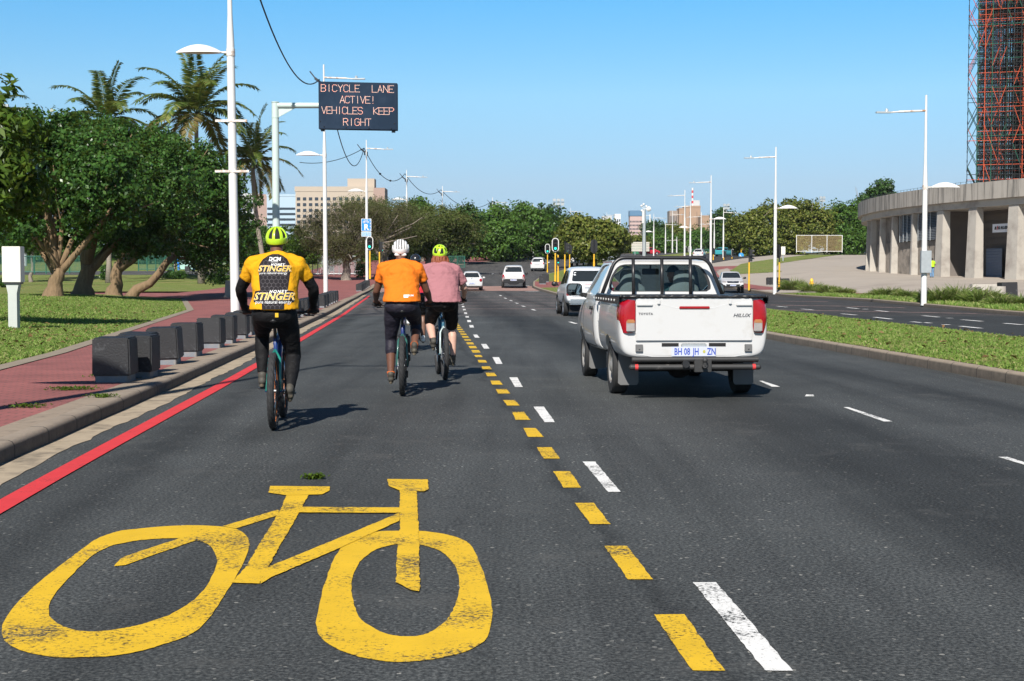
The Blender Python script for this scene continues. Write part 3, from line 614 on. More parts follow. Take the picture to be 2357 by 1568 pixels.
# twisted wind-blown tree on the brick pavement
reltree(797, 645, [(710, 810, 470, 590, 0), (675, 770, 495, 580, .5), (770, 900, 462, 545, 0), (850, 970, 470, 565, 1), (790, 890, 495, 600, -.5), (730, 830, 540, 605, -1)], 41, 'wind-twisted tree with bare grey twigs and a flat top on the red brick pavement', .42, (795, 585), 860, 70, .2, L_DRY, BARKG, nb=12, name='umbrella_tree', zf=lambda x, y: zt(x, y) + .14, clr=.75, asp=.22)
reltree(870, 640, [(780, 900, 458, 500, 2), (840, 960, 462, 510, 2), (900, 1010, 480, 560, 2), (880, 960, 520, 590, 1)], 42, 'flat-topped olive green tree behind the blue bicycle sign', .4, (885, 580), 400, 60, .2, L_FLAT, BARKG, nb=10, name='umbrella_tree', zf=lambda x, y: zt(x, y) + .14, clr=.9, asp=.35)
reltree(985, 632, [(940, 1040, 520, 580, 0), (960, 1080, 480, 545, 1), (1010, 1110, 500, 570, 2), (930, 1000, 545, 590, -1)], 43, 'flat-topped dark tree with layered branches behind the white-helmeted cyclist', .5, (990, 580), 400, 60, .24, L_FLAT, BARKG, nb=10, name='umbrella_tree', zf=lambda x, y: zt(x, y) + .14, clr=1.1, asp=.4)
# the wood along the far kerb
far = 'broad green trees along the far kerb'
def bigtree(px, py, Y, boxes, seed, label, lm, ncl=320, size=.42, r0=.4, clr=1.1, name='broadleaf_tree', group=far, bm=BARKG):
    x = X(px, Y); b = Vector((x, Y, float(zt(x, Y)) + .1)); bl = []
    for x0, x1, y0, y1 in boxes:
        a, c = P(x0, y1, Y), P(x1, y0, Y); rx, rz = (c.x - a.x) / 2, (c.z - a.z) / 2; bl.append(((a.x + c.x) / 2 - x, random.Random(seed + x0).uniform(-2, 2), (a.z + c.z) / 2 - b.z, rx, rx * .9, rz))
    return tree(name, b, label, bl, r0, (random.Random(seed).uniform(-.8, .8), 0, max(2.0, (P(px, py - 40, Y).z - b.z))), seed, lm, bm, ncl, 46, size, group, 7, clr)
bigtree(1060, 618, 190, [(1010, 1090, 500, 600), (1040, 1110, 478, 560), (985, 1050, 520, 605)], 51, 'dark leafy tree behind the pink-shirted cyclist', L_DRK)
bigtree(968, 618, 200, [(935, 985, 463, 500), (945, 1000, 480, 560)], 52, 'small bright crown standing above the flat-topped trees', L_MID, 150)
bigtree(1130, 612, 205, [(1090, 1180, 478, 570), (1110, 1200, 505, 600), (1085, 1140, 500, 600)], 53, 'bright green tree around the lamp post beyond the crossing', L_MID)
bigtree(1195, 606, 215, [(1160, 1240, 470, 560), (1190, 1265, 480, 590), (1150, 1220, 520, 600)], 54, 'dark green tree with the highest crown along the far kerb', L_MID)
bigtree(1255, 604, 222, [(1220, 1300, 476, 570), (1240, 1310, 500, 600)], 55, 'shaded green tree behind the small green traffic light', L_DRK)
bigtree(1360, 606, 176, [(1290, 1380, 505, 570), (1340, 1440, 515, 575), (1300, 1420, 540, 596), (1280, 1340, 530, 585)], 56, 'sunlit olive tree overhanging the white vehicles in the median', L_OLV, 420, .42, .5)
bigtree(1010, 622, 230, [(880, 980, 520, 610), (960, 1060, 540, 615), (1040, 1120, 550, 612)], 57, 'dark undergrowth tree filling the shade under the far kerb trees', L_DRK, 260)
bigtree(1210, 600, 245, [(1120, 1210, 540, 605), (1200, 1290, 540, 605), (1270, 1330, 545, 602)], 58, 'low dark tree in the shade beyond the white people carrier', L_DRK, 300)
# trees in the middle distance
mid_ = 'trees in the middle distance'
for i, (px, Y, boxes, lm, lab) in enumerate([
    (1440, 330, [(1400, 1470, 555, 600), (1430, 1500, 545, 600)], L_OLV, 'olive tree behind the slatted signboard'),
    (1500, 420, [(1478, 1530, 508, 560), (1490, 1545, 525, 580)], L_DRK, 'dark round tree beside the telecom mast'),
    (1520, 350, [(1490, 1560, 540, 595), (1540, 1590, 550, 600)], L_MID, 'green tree below the dark round one'),
    (1550, 430, [(1525, 1570, 515, 560), (1535, 1585, 530, 590)], L_OLV, 'dry green tree left of the brown tower block'),
    (1595, 360, [(1570, 1640, 528, 590), (1590, 1650, 540, 600)], L_MID, 'green tree in front of the brown tower block'),
    (1655, 300, [(1642, 1690, 485, 545), (1630, 1680, 520, 600), (1660, 1700, 540, 600)], L_DRK, 'tall dark tree right of the brown tower block'),
    (1725, 235, [(1670, 1760, 490, 580), (1720, 1810, 470, 560), (1690, 1790, 520, 600)], L_OLV, 'wide olive tree left of the slim white lamp post'),
    (1830, 240, [(1780, 1880, 462, 560), (1830, 1920, 468, 570), (1770, 1850, 510, 590)], L_OLV, 'wide olive tree behind the mesh gate'),
    (1930, 245, [(1890, 1970, 475, 570), (1930, 2010, 470, 580), (1900, 1990, 530, 596)], L_MID, 'green tree touching the round concrete building'),
    (2000, 270, [(1960, 2060, 450, 580)], L_DRK, 'dark tree mostly hidden by the round concrete building')]):
    bigtree(px, 604, Y, boxes, 70 + i, lab, lm, 260 if Y > 300 else 420, .55 if Y > 300 else .45, .45, 1.5 if Y > 300 else 1.2, group=mid_)
bigtree(2032, 600, 250, [(2000, 2062, 425, 475), (1990, 2030, 440, 490), (2010, 2050, 415, 445), (1995, 2065, 450, 560)], 88, 'feathery dark conifer rising behind the round concrete building', L_DRK, 200, .5, .3, .9, 'conifer_tree', None)
# small trees and shrubs behind the lawn at left
sm = 'small park trees behind the red path'
for i, (px, py, boxes, lab, lm) in enumerate([
    (72, 650, [(20, 110, 525, 575), (40, 90, 510, 560)], 'thin forked tree behind the cream cabinet', L_MID),
    (590, 628, [(555, 640, 520, 580), (600, 650, 545, 600)], 'pale leafy tree behind the yellow-jersey cyclist', L_MID),
    (690, 634, [(640, 720, 520, 600), (660, 740, 545, 610), (640, 700, 560, 625)], 'bright leafy tree left of the wind-twisted tree', L_BRT),
    (470, 632, [(430, 500, 560, 605), (455, 520, 545, 590)], 'slim dark park tree by the blue kiosk', L_HIB),
    (400, 636, [(330, 420, 545, 600), (390, 460, 550, 600)], 'low park tree shading the blue kiosk', L_HIB),
    (755, 632, [(735, 800, 560, 600)], 'young tree in front of the grey railings', L_MID),
    (535, 622, [(520, 575, 500, 600)], 'leafy tree hugging the first lamp post from behind', L_HIB)]):
    b = G(px, py, zl); Y = b.y; bl = []
    for x0, x1, y0, y1 in boxes:
        a, c = P(x0, y1, Y), P(x1, y0, Y); bl.append(((a.x + c.x) / 2 - b.x, 0, (a.z + c.z) / 2 - b.z, (c.x - a.x) / 2, (c.x - a.x) / 2, (c.z - a.z) / 2))
    tree('park_tree', b, lab, bl, .16, (.1, 0, P(px, (boxes[0][3]), Y).z - b.z), 100 + i, lm, BARKG, 130, 46, .24, sm, 5, .6)
lm2 = [L_DRK, L_MID, L_HIB]
for i, (x0, x1, y0, lab) in enumerate([(-90, 60, 545, 'dark tree closing the park behind the cream cabinet'), (40, 190, 550, 'tree closing the park behind the thick sunlit trunk'), (170, 320, 555, 'tree closing the park between the two thick trunks'), (300, 430, 560, 'tree closing the park left of the blue kiosk'), (400, 520, 556, 'tree closing the park behind the blue kiosk'), (500, 640, 545, 'tree closing the park behind the yellow-jersey cyclist'), (620, 740, 550, 'tree closing the park left of the second lamp post'), (730, 850, 560, 'tree closing the park behind the wind-twisted tree'), (830, 960, 555, 'tree closing the park behind the blue bicycle sign')]):
    bigtree((x0 + x1) / 2, 625, 190 + 9 * (i % 3), [(x0, x1 - 40, y0 + 8, 618), (x0 + 50, x1, y0, 612), (x0 + 20, x1 - 20, y0 + 20, 624)], 170 + i, lab, lm2[i % 3], 240, .42, .35, group='trees closing the park at the back')
for i, (x0, x1, y0, y1, lab) in enumerate([(483, 532, 622, 655, 'dark clipped shrub beside the first lamp post'), (378, 432, 622, 643, 'dark shrub at the edge of the red path under the trees'), (0, 40, 640, 662, 'low shrub beside the foot of the cream cabinet'), (232, 256, 610, 645, 'small shrub behind the thick trunks'), (640, 690, 600, 632, 'shrub under the bright leafy tree'), (820, 850, 600, 640, 'shrub behind the blue bicycle sign')]):
    b = G((x0 + x1) / 2, y1, zl); Y = b.y; a, c = P(x0, y1, Y), P(x1, y0, Y); rx = (c.x - a.x) / 2; h = max(.4, c.z - b.z)
    t = thing('shrub', b, lab, 'shrub', 'shrubs behind the lawn'); crown('foliage', [(0, 0, h * .5, rx, rx * .8, h * .5)], 60, 40, .13, L_HIB, t, 130 + i, .3, inner=.4)
# mown grass blades on the near lawns, long tufts on the verge
def blades(name, n, fx0, fx1, y0, y1, zf, hgt, seed, lab=None):
    rng = np.random.default_rng(seed); y = y0 + (y1 - y0) * rng.random(n) ** 1.5; a = np.array([fx0(q) for q in np.linspace(y0, y1, 200)]); b = np.array([fx1(q) for q in np.linspace(y0, y1, 200)]); g = np.linspace(y0, y1, 200)
    x = np.interp(y, g, a) + (np.interp(y, g, b) - np.interp(y, g, a)) * rng.random(n); z = zf(x, y)
    k = np.sin(x * 2.1 + np.sin(y * 1.7)) * np.sin(y * 2.6 + x) > -.75; x, y, z = x[k], y[k], z[k]; n = len(x)
    c = np.stack([x, y, z - .01], 1); h = hgt * rng.uniform(.4, 1.3, (n, 1)); ln = rng.normal(0, .5, (n, 3)); ln[:, 2] = 1; ln = nrm(ln)
    s = nrm(np.cross(ln, rng.normal(0, 1, (n, 3)))) * .009; m = c + ln * h * .6; e = c + ln * h + rng.normal(0, .3, (n, 3)) * h * np.array([1, 1, 0.])
    o = quads_mesh(name, np.stack([c - s, c + s, e + s * .2, m - s], 1), BLADE, None); tag(o, lab, 'grass', None, 'stuff')
blades('grass', 150000, lambda y: ML(y) + .13, lambda y: MR(y) - .15, 15, 75, lambda x, y: zt(x, y) + .165 + .05 * np.sin(np.clip((x - np.interp(y, [0, 18, 31, 50, 75], [7.75, 6.8, 6.0, 5.2, 3.9])) / 4.5, 0, 1) * math.pi), .05, 1, 'short green blades covering the median')
blades('grass', 170000, lambda y: -.386 * y - 1, lambda y: LB(y) - .3, 17, 75, zl, .07, 2, 'short green blades covering the left lawn')
blades('grass', 40000, lambda y: KR(y) + .2, lambda y: KR(y) + 5 - 2 * float(sst(70, 100, y)), 45, 98, lambda x, y: zt(x, y) + .16, .17, 3, 'green blades covering the verge by the opposite road')
def tuft(b, r, h, n, seed, label):
    rng = np.random.default_rng(seed); t = thing('grass_clump', b, label, 'grass clump', 'tall grass clumps on the verge')
    a = rng.uniform(0, 6.28, n); rr = r * np.sqrt(rng.random(n)); c = np.stack([rr * np.cos(a), rr * .8 * np.sin(a), np.zeros(n)], 1)
    out = np.stack([np.cos(a) * .5, np.sin(a) * .5, np.ones(n)], 1) + rng.normal(0, .25, (n, 3)); out = nrm(out); hh = (h * rng.uniform(.5, 1.1, n) * (1 - .3 * rr / r))[:, None]
    s = nrm(np.cross(out, rng.normal(0, 1, (n, 3)))) * .02; m = c + out * hh * .6; e = m + nrm(out + np.array([0, 0, -.5]) + out * np.array([1, 1, 0]) * .9) * hh * .45
    quads_mesh('blades', np.stack([c - s, m - s, e, m + s], 1), L_TUFT, t)
for i, (px, py, w_, top, lab) in enumerate([(1826, 668, 22, 630, 'tallest spiky grass clump just right of the yellow signal post'), (1868, 672, 26, 640, 'spiky grass clump beside the yellow hydrant'), (1806, 668, 14, 655, 'low grass clump at the foot of the yellow signal post'), (1905, 674, 26, 648, 'low spreading grass clump right of the hydrant'), (1940, 678, 26, 656, 'yellow-flecked low grass clump along the verge kerb'),
        (2045, 684, 34, 652, 'round grass clump left of the lamp post with the box'), (2085, 687, 26, 660, 'short grass clump close to the lamp post with the box'), (2165, 697, 44, 648, 'big grass clump directly right of the lamp post with the box'), (2210, 697, 46, 642, 'biggest grass clump in front of the concrete benches'), (2262, 700, 40, 650, 'grass clump in front of the dark bollard'), (2305, 705, 34, 670, 'low grass clump under the dark bollard'), (2350, 705, 30, 668, 'grass clump at the right picture edge'), (2010, 684, 24, 668, 'sparse grass clump near the brick path')]):
    b = G(px, py, lambda x, y: zt(x, y) + .16); s = b.y / FPX; tuft(b, w_ * s, (py - top) * s * 1.0, 900, 150 + i, lab)
print('C ok')

# weeds, and dry leaves lying on the grass
for i, (px, py, wv, lab, zf) in enumerate([(724, 1103, .08, 'tiny green weed growing in the asphalt above the bicycle symbol', zt), (190, 897, .22, 'patch of weeds in the red paving before the nearest bollard', lambda x, y: zt(x, y) + .14), (150, 898, .18, 'thin weeds in a paving joint left of the nearest bollard', lambda x, y: zt(x, y) + .14), (232, 868, .14, 'small weed at the left foot of the nearest bollard', lambda x, y: zt(x, y) + .14), (278, 872, .16, 'weed against the front foot of the nearest bollard', lambda x, y: zt(x, y) + .14), (322, 866, .15, 'weed between the nearest two bollards', lambda x, y: zt(x, y) + .14), (60, 938, .2, 'low weeds in broken paving at the left picture edge', lambda x, y: zt(x, y) + .14), (235, 915, .12, 'weed along the inner edge of the kerb pavers', lambda x, y: zt(x, y) + .145)]):
    b = G(px, py, zf); t = thing('weed', b, lab, 'weed', 'weeds in the paving'); rng = np.random.default_rng(300 + i); n = 160
    c0_ = np.stack([rng.normal(0, wv * .5, n), rng.normal(0, wv * .22, n), rng.uniform(.005, .035, n)], 1); quads_mesh('leaves', leaves(c0_, np.tile([0, -.2, 1.0], (n, 1)), .035, rng, .5), L_BRT, t)
rng = np.random.default_rng(77); cc_ = []
for k in range(420):
    if k % 2: y = rng.uniform(18, 50); x = rng.uniform(ML(y) + .3, MR(y) - .4); z = float(zt(x, y)) + .25
    else: y = rng.uniform(25, 60); x = rng.uniform(max(-.37 * y, -24), LB(y) - .4); z = float(zl(x, y)) + .05
    cc_.append((x, y, z))
tag(quads_mesh('leaves', leaves(np.array(cc_), np.tile([0, 0, 1.0], (len(cc_), 1)), .11, rng, .6, .5), leafmat('dry fallen leaves', [(.2, .1, .04), (.3, .2, .09), (.14, .07, .03)], .1, .8), None), 'dry brown leaves scattered over the lawns', 'leaf litter', None, 'stuff')
# ------------------------------------------------------------------ writing
def text_geo(s, size=1.0, shear=0.0, align='CENTER', off=0.0, space=1.0):
    cu = bpy.data.curves.new('t', 'FONT'); cu.body = s; cu.size = size; cu.shear = shear; cu.align_x = align; cu.align_y = 'CENTER'; cu.offset = off; cu.space_character = space; cu.resolution_u = 2
    o = bpy.data.objects.new('t', cu); C.link(o); dg = bpy.context.evaluated_depsgraph_get(); me = bpy.data.meshes.new_from_object(o.evaluated_get(dg)); bpy.data.objects.remove(o)
    v = [(p.co.x, p.co.y) for p in me.vertices]; f = [tuple(p.vertices) for p in me.polygons]; bpy.data.meshes.remove(me); return v, f
def text_flat(name, s, size, place, mat, parent, **kw):    # place(u, v) -> 3-D point
    v, f = text_geo(s, size, **kw); mb = MB(); mb.add([place(a, b) for a, b in v], f); return mb.build(name, mat, parent)
STROKE = {'B': [[(0, 0), (0, 6), (3, 6), (4, 5), (4, 4), (3, 3), (0, 3)], [(3, 3), (4, 2), (4, 1), (3, 0), (0, 0)]], 'I': [[(2, 0), (2, 6)]], 'C': [[(4, 5), (3, 6), (1, 6), (0, 5), (0, 1), (1, 0), (3, 0), (4, 1)]], 'Y': [[(0, 6), (2, 3), (4, 6)], [(2, 3), (2, 0)]],
    'L': [[(0, 6), (0, 0), (4, 0)]], 'E': [[(4, 6), (0, 6), (0, 0), (4, 0)], [(0, 3), (3, 3)]], 'A': [[(0, 0), (2, 6), (4, 0)], [(.8, 2), (3.2, 2)]], 'N': [[(0, 0), (0, 6), (4, 0), (4, 6)]], 'T': [[(0, 6), (4, 6)], [(2, 6), (2, 0)]], 'V': [[(0, 6), (2, 0), (4, 6)]],
    '!': [[(2, 6), (2, 2)], [(2, .1), (2, 0)]], 'H': [[(0, 0), (0, 6)], [(4, 0), (4, 6)], [(0, 3), (4, 3)]], 'S': [[(4, 5), (3, 6), (1, 6), (0, 5), (0, 4), (1, 3), (3, 3), (4, 2), (4, 1), (3, 0), (1, 0), (0, 1)]], 'K': [[(0, 0), (0, 6)], [(4, 6), (0, 3), (4, 0)]], 'P': [[(0, 0), (0, 6), (3, 6), (4, 5), (4, 4), (3, 3), (0, 3)]],
    'R': [[(0, 0), (0, 6), (3, 6), (4, 5), (4, 4), (3, 3), (0, 3)], [(2, 3), (4, 0)]], 'G': [[(4, 5), (3, 6), (1, 6), (0, 5), (0, 1), (1, 0), (3, 0), (4, 1), (4, 3), (2.4, 3)]]}
def dotted(mb, ch, x, z, h, place, r):
    for line_ in STROKE[ch]:
        for p, q in zip(line_, line_[1:]):
            L = math.hypot(q[0] - p[0], q[1] - p[1]); n = max(1, round(L / .62))
            for k in range(n + 1):
                u = x + (p[0] + (q[0] - p[0]) * k / n) * h / 6; v = z + (p[1] + (q[1] - p[1]) * k / n) * h / 6
                mb.add([place(u + r * math.cos(t), v + r * math.sin(t)) for t in (0, 1.047, 2.094, 3.1416, 4.189, 5.236)], [(0, 1, 2, 3, 4, 5)])
# ------------------------------------------------------------------ message sign
Yg = 47.0; gb = Vector((X(637, Yg), Yg, float(zt(X(637, Yg), Yg)) + .13))
t = thing('message_sign', gb, 'electronic message sign on a pale green arm reading BICYCLE LANE ACTIVE', 'road sign')
zT = P(637, 236, Yg).z - gb.z; mb = MB()
mb.tube([(0, 0, -.1), (0, 0, .02), (0, 0, zT)], [.13, .125, .118], 18); mb.tube([(0, 0, 0), (0, 0, .04)], .24, 18); mb.build('post', PALEG, t, auto=40)
mb = MB(); mb.tube([(0, 0, zT - .005), (0, 0, zT + .02)], .13, 18); mb.build('cap', PALEG, t, auto=40); mb = MB(); mb.tube([(0, 0, zT - .52), (0, 0, zT - .5)], .127, 18); mb.build('collar', PALEG, t, auto=40)
xl = X(737.5, Yg) - gb.x; xr = X(917, Yg) - gb.x; za = P(700, 243, Yg).z - gb.z
mb = MB(); mb.tube([(.05, 0, za), (xl + .3, 0, za)], .095, 16); mb.prism([(.1, -.02, za - .08), (.68, -.02, za - .08), (.1, -.02, za - .4)], (0, .04, 0)); mb.build('arm', PALEG, t, auto=40)
zu = P(737, 189, Yg).z - gb.z; zd = P(737, 298, Yg).z - gb.z; zu2 = P(917, 193, Yg).z - gb.z; zd2 = P(917, 301, Yg).z - gb.z
PANEL = pm('dull dark sign face', (.012, .026, .05), .75, spec=.15, var=.12, scale=1.2, dirt=(.03, .05, .085), dscale=.9, dlo=.45, dhi=.8)
mb = MB(); mb.prism([(xl, -.16, zu), (xl, -.16, zd), (xr, -.16, zd2), (xr, -.16, zu2)], (0, .3, 0)); mb.build('display_panel', PANEL, t, bevel=.012, fix=True)
mb = MB(); W_ = xr - xl; Hh = zu - zd
def plc(u, v): k = u / W_; return (xl + u, -.166, (zd + (zd2 - zd) * k) + v * (1 - 0 * k))
for row, (txt, u0, u1, v) in enumerate([('BICYCLE  LANE', .035, .955, .79), ('ACTIVE!', .275, .72, .555), ('VEHICLES  KEEP', .04, .955, .325), ('RIGHT', .315, .665, .085)]):
    h = .143 * Hh; n = len(txt); st = (u1 - u0) * W_ - h * 4 / 6
    for k, ch in enumerate(txt):
        if ch != ' ': dotted(mb, ch, u0 * W_ + st * k / (n - 1), v * Hh, h, plc, .0088)
mb.build('lettering', emit('amber sign lamps', (.95, .6, .48), .62), t)
for u, v in ((.02, .16), (.07, .05), (.35, .04), (.64, .03), (.92, .03), (.965, .14)): p = plc(u * W_, v * Hh); mb = MB(); mb.ell((p[0], p[1], p[2]), .022, nu=8, nv=6); mb.build('screw', BLACK, t)
for xx, zz_ in ((xl + .12, zd), (xr - .14, zd2)): mb = MB(); mb.box((xx, 0, zz_ - .03), (.12, .1, .07)); mb.build('bracket', DARKM, t)
# ------------------------------------------------------------------ lamp posts
def dome(mb, c, l, s):                                    # shallow lamp bowl pointing in direction s along x
    vs, fs = [], []; n, m = 14, 12
    for i in range(n + 1):
        u = i / n; wv = .26 * math.sin(math.pi * min(1, u * .93 + .07)) ** .75 * (1 - .25 * u) + .012; hh = .24 * math.sin(math.pi * (u * .95 + .03)) ** .9 + .015
        for k in range(m + 1): a = math.pi * k / m; vs.append((c[0] + s * u * l, c[1] + wv * math.cos(a), c[2] + hh * math.sin(a)))
    for i in range(n):
        for k in range(m): fs.append((i * (m + 1) + k, i * (m + 1) + k + 1, (i + 1) * (m + 1) + k + 1, (i + 1) * (m + 1) + k))
    fs += [(i * (m + 1) + m, i * (m + 1), (i + 1) * (m + 1), (i + 1) * (m + 1) + m) for i in range(n)]
    mb.add(vs, fs)
RUSTW = pm('rusty white steel', (.72, .7, .66), .5, var=.08, scale=4, dirt=(.36, .19, .1), dscale=4, dlo=.5, dhi=.66)
def lamp_post(b, H_, label, low=None, lows=-1, arm=True, arms=1, gear=True, flags=(), box=None, r=.11, group='white lamp posts along the road', lean=0):
    t = thing('lamp_post', b, label, 'lamp post', group); hl = low or H_ * .55; mb = MB()
    q = lambda z: (lean * z, 0, z)
    mb.tube([q(-.1), q(.05), q(hl - .4), q(hl + .25), q(hl + 1.15), q(H_ - .02)], [r * 1.25, r * 1.2, r, r * .98, r * .62, r * .42], 14); mb.build('post', WPAINT, t, auto=50)
    if low:
        mb = MB(); mb.tube([q(hl - .1), q(hl + .12)], r * 1.12, 14); mb.tube([q(hl), (lean * hl + lows * .32, 0, hl + .02)], .035, 8); mb.build('bracket', RUSTW, t, auto=50)
        mb = MB(); dome(mb, (lean * hl + lows * .28, 0, hl), 1.35, lows); mb.build('lamp_head', WPAINT, t, auto=50)
    if arm:
        mb = MB(); x0 = lean * H_; mb.tube([(x0, 0, H_ - .75), (x0 + arms * 1.3, 0, H_ - .8)], .05, 8); mb.tube([(x0 + arms * 1.3, 0, H_ - .8), (x0 + arms * 1.75, 0, H_ - .84)], .035, 8)
        mb.build('arm', RUSTW, t, auto=50)
        mb = MB(); mb.box((x0 + arms * 2.0, 0, H_ - .83), (.7, .2, .07)); mb.tube([(x0 + arms * 1.85, 0, H_ - .8), (x0 + arms * 1.85, 0, H_ - .66)], [.09, .06], 8); mb.build('lamp', GALV, t, auto=40)
    if gear:
        mb = MB(); x0 = lean * H_; mb.box((x0 - .3, 0, H_ - .95), (.5, .22, .14), M=Matrix.Rotation(R(38), 3, 'Y')); mb.box((x0 - .62, 0, H_ - .62), (.55, .1, .07), M=Matrix.Rotation(R(52), 3, 'Y'))
        mb.tube([(x0 - .15, 0, H_ - 1.35), (x0 - .15, 0, H_ - 1.0)], .06, 8); mb.tube([(x0 + .08, -.05, H_ - 1.4), (x0 + .08, -.05, H_ - 1.05)], .05, 8); mb.build('floodlight', DARKM, t, auto=40)
    for k, (z, l, rr) in enumerate(flags):
        mb = MB(); mb.box((lean * z, -r * .9, z), (l, .05, .07)); mb.build('flag_bracket', RUSTW, t)
    if box:
        mb = MB(); mb.box((.02, -r - .06, box), (.48, .22, 1.05)); o = mb.build('meter_box', GALV, t, bevel=.012)
    return t
L = []
def lp(px, py, Y, ztop_px, **kw):
    b = Vector((X(px, Y), Y, float(zt(X(px, Y), Y)) + .12)); top = P(px, ztop_px, Y).z
    return lamp_post(b, top - b.z, **kw)
b = Vector((X(542, 42), 42, .13)); zz = lambda y: P(540, y, 42).z - .13
pole_front = lamp_post(b, 13.6, 'tallest white lamp post, directly behind the yellow-jersey cyclist', zz(122), -1, flags=((zz(395), 1.02, 0), (zz(279), .95, 0)), lean=-.0095, r=.118)
lamp_post(Vector((-6.3, 8.6, .13)), 13.6, 'white lamp post beside the viewer whose long shadow crosses the red line', 7.9, -1, gear=False)
lp(750, 0, 80, 148, label='white lamp post standing behind the message sign', low=8.2, lows=-1, lean=-.003)
lp(845, 0, 123, 322, label='white lamp post carrying the blue bicycle sign', low=8.2, lows=-1)
lp(937, 0, 158, 391, label='white lamp post rising above the flat-topped trees', low=8.2, lows=-1)
lp(1019, 0, 190, 428, label='white lamp post between the flat-topped trees and the wood', low=None)
lp(1134, 606, 211, 454, label='white lamp post at the far kerb with its blue-painted foot', low=None)
lp(1227, 0, 240, 468, label='white lamp post beyond the white people carrier', low=None)
lp(1313, 0, 275, 478, label='white lamp post over the sunlit olive tree', low=None, r=.09)
lp(1396, 0, 330, 488, label='white lamp post at the end of the overhead cable', low=None, r=.09)
# right-hand side
b = Vector((X(2126, 66), 66, float(zt(X(2126, 66), 66)) + .16)); zz = lambda y: P(2126, y, 66).z - b.z
lamp_post(b, zz(218), 'white lamp post with a metal box on the grass verge', zz(432), 1, arms=-1, gear=False, box=zz(603), r=.115, lean=-.001)
b = Vector((X(1783, 104), 104, float(zt(X(1783, 104), 104)) + .16)); zz = lambda y: P(1783, y, 104).z - b.z
lamp_post(b, zz(338), 'white lamp post behind the white pickup and left of the mesh gate', zz(480), 1, arms=-1, gear=False, r=.115)
gm = 'slim white poles in the middle distance'
for px, Y, top, lab, kw in [(1635, 150, 403, 'slim white pole directly right of the brown tower block', dict(low=1, lows=1)), (1575, 190, 437, 'white pole in front of the brown tower block, taller of the pair', dict(low=None)), (1588, 200, 463, 'rusty white pole right next to the taller one', dict(low=1)), (1504, 250, 492, 'white pole with a long arm toward the overhead signal', dict(low=1)),
        (1531, 270, 508, 'thin white pole with a short lamp arm', dict(low=None)), (1613, 220, 488, 'white pole just left of the slim bare pole', dict(low=None)), (1643, 230, 505, 'thin white pole among the small signals', dict(low=None)), (1664, 215, 478, 'white double-arm pole in front of the tall dark tree', dict(low=None)), (1557, 300, 545, 'shortest slim white pole among the middle-distance ones', dict(low=None)), (1547, 280, 485, 'thin grey pole with a floodlight in front of the tower block', dict(low=None))]:
    x = X(px, Y); b = Vector((x, Y, float(zt(x, Y)) + .1)); Ht = P(px, top, Y).z - b.z
    if kw.get('low'): kw = dict(kw, low=Ht * .56)
    lamp_post(b, Ht, lab, arm=True, arms=1 if px in (1531, 1664, 1547, 1504) else -1, gear=False, group=gm, r=.11, **kw)
# floodlight masts
def mast(px, Y, top, label, n=3, base_py=None):
    x = X(px, Y); b = Vector((x, Y, float(zt(x, Y)))); t = thing('floodlight_mast', b, label, 'floodlight mast', 'floodlight masts over the tree tops'); h = P(px, top, Y).z - b.z
    mb = MB(); mb.tube([(0, 0, 0), (0, 0, h)], [.25, .12], 8); mb.build('post', GALV, t, auto=50)
    mb = MB()
    for k in range(n):
        u = (k - (n - 1) / 2) * .75
        for zz_ in (0, .75): mb.box((u, -.15, h - zz_), (.6, .3, .5)); 
    mb.box((0, 0, h - .4), (n * .75, .1, .1)); mb.build('floodlight', GALV, t)
mast(1285, 260, 461, 'floodlight mast above the sunlit olive tree'); mast(1068, 330, 475, 'floodlight mast above the bright crown'); mast(1890, 330, 455, 'small floodlight mast above the olive trees near the mesh gate', 2)
mast(14, 150, 246, 'floodlight mast at the left picture edge', 2); mast(60, 180, 252, 'faint floodlight mast above the left dark crown', 2); mast(1670, 300, 472, 'floodlight mast above the tall dark tree', 2)
# telecom mast
x = X(1482, 230); b = Vector((x, 230, float(zt(x, 230)))); t = thing('telecom_mast', b, 'thick pale telecom mast with dishes behind the slatted signboard', 'mast'); h = P(1482, 473, 230).z - b.z
mb = MB(); mb.tube([(0, 0, 0), (0, 0, h * .72), (0, 0, h * .93)], [.34, .26, .22], 12); mb.build('post', GALV, t, auto=50)
mb = MB(); mb.tube([(-.2, -.1, h * .66), (-.2, -.1, h * .9)], .18, 8); mb.tube([(.95, 0, h * .68), (.95, 0, h * .83)], .12, 8); mb.tube([(0, 0, h * .82), (.95, 0, h * .8)], .04, 6); mb.build('antenna', WPAINT, t, auto=50)
mb = MB(); mb.lathe([(.01, -.2), (.3, -.16), (.42, 0)], (.7, -.2, h * .93), 'y', 14); mb.tube([(0, 0, h * .93), (.7, 0, h * .93)], .05, 6); mb.build('dish', WPAINT, t, auto=60)
mb = MB()
for a, z in ((-.45, .99), (-.1, 1.02), (.35, .98), (-.4, .9)): mb.ell((a, 0, h * z), .2, nu=10, nv=6); mb.tube([(0, 0, h * .9), (a, 0, h * z)], .04, 6)
mb.build('camera', WPAINT, t, auto=60)
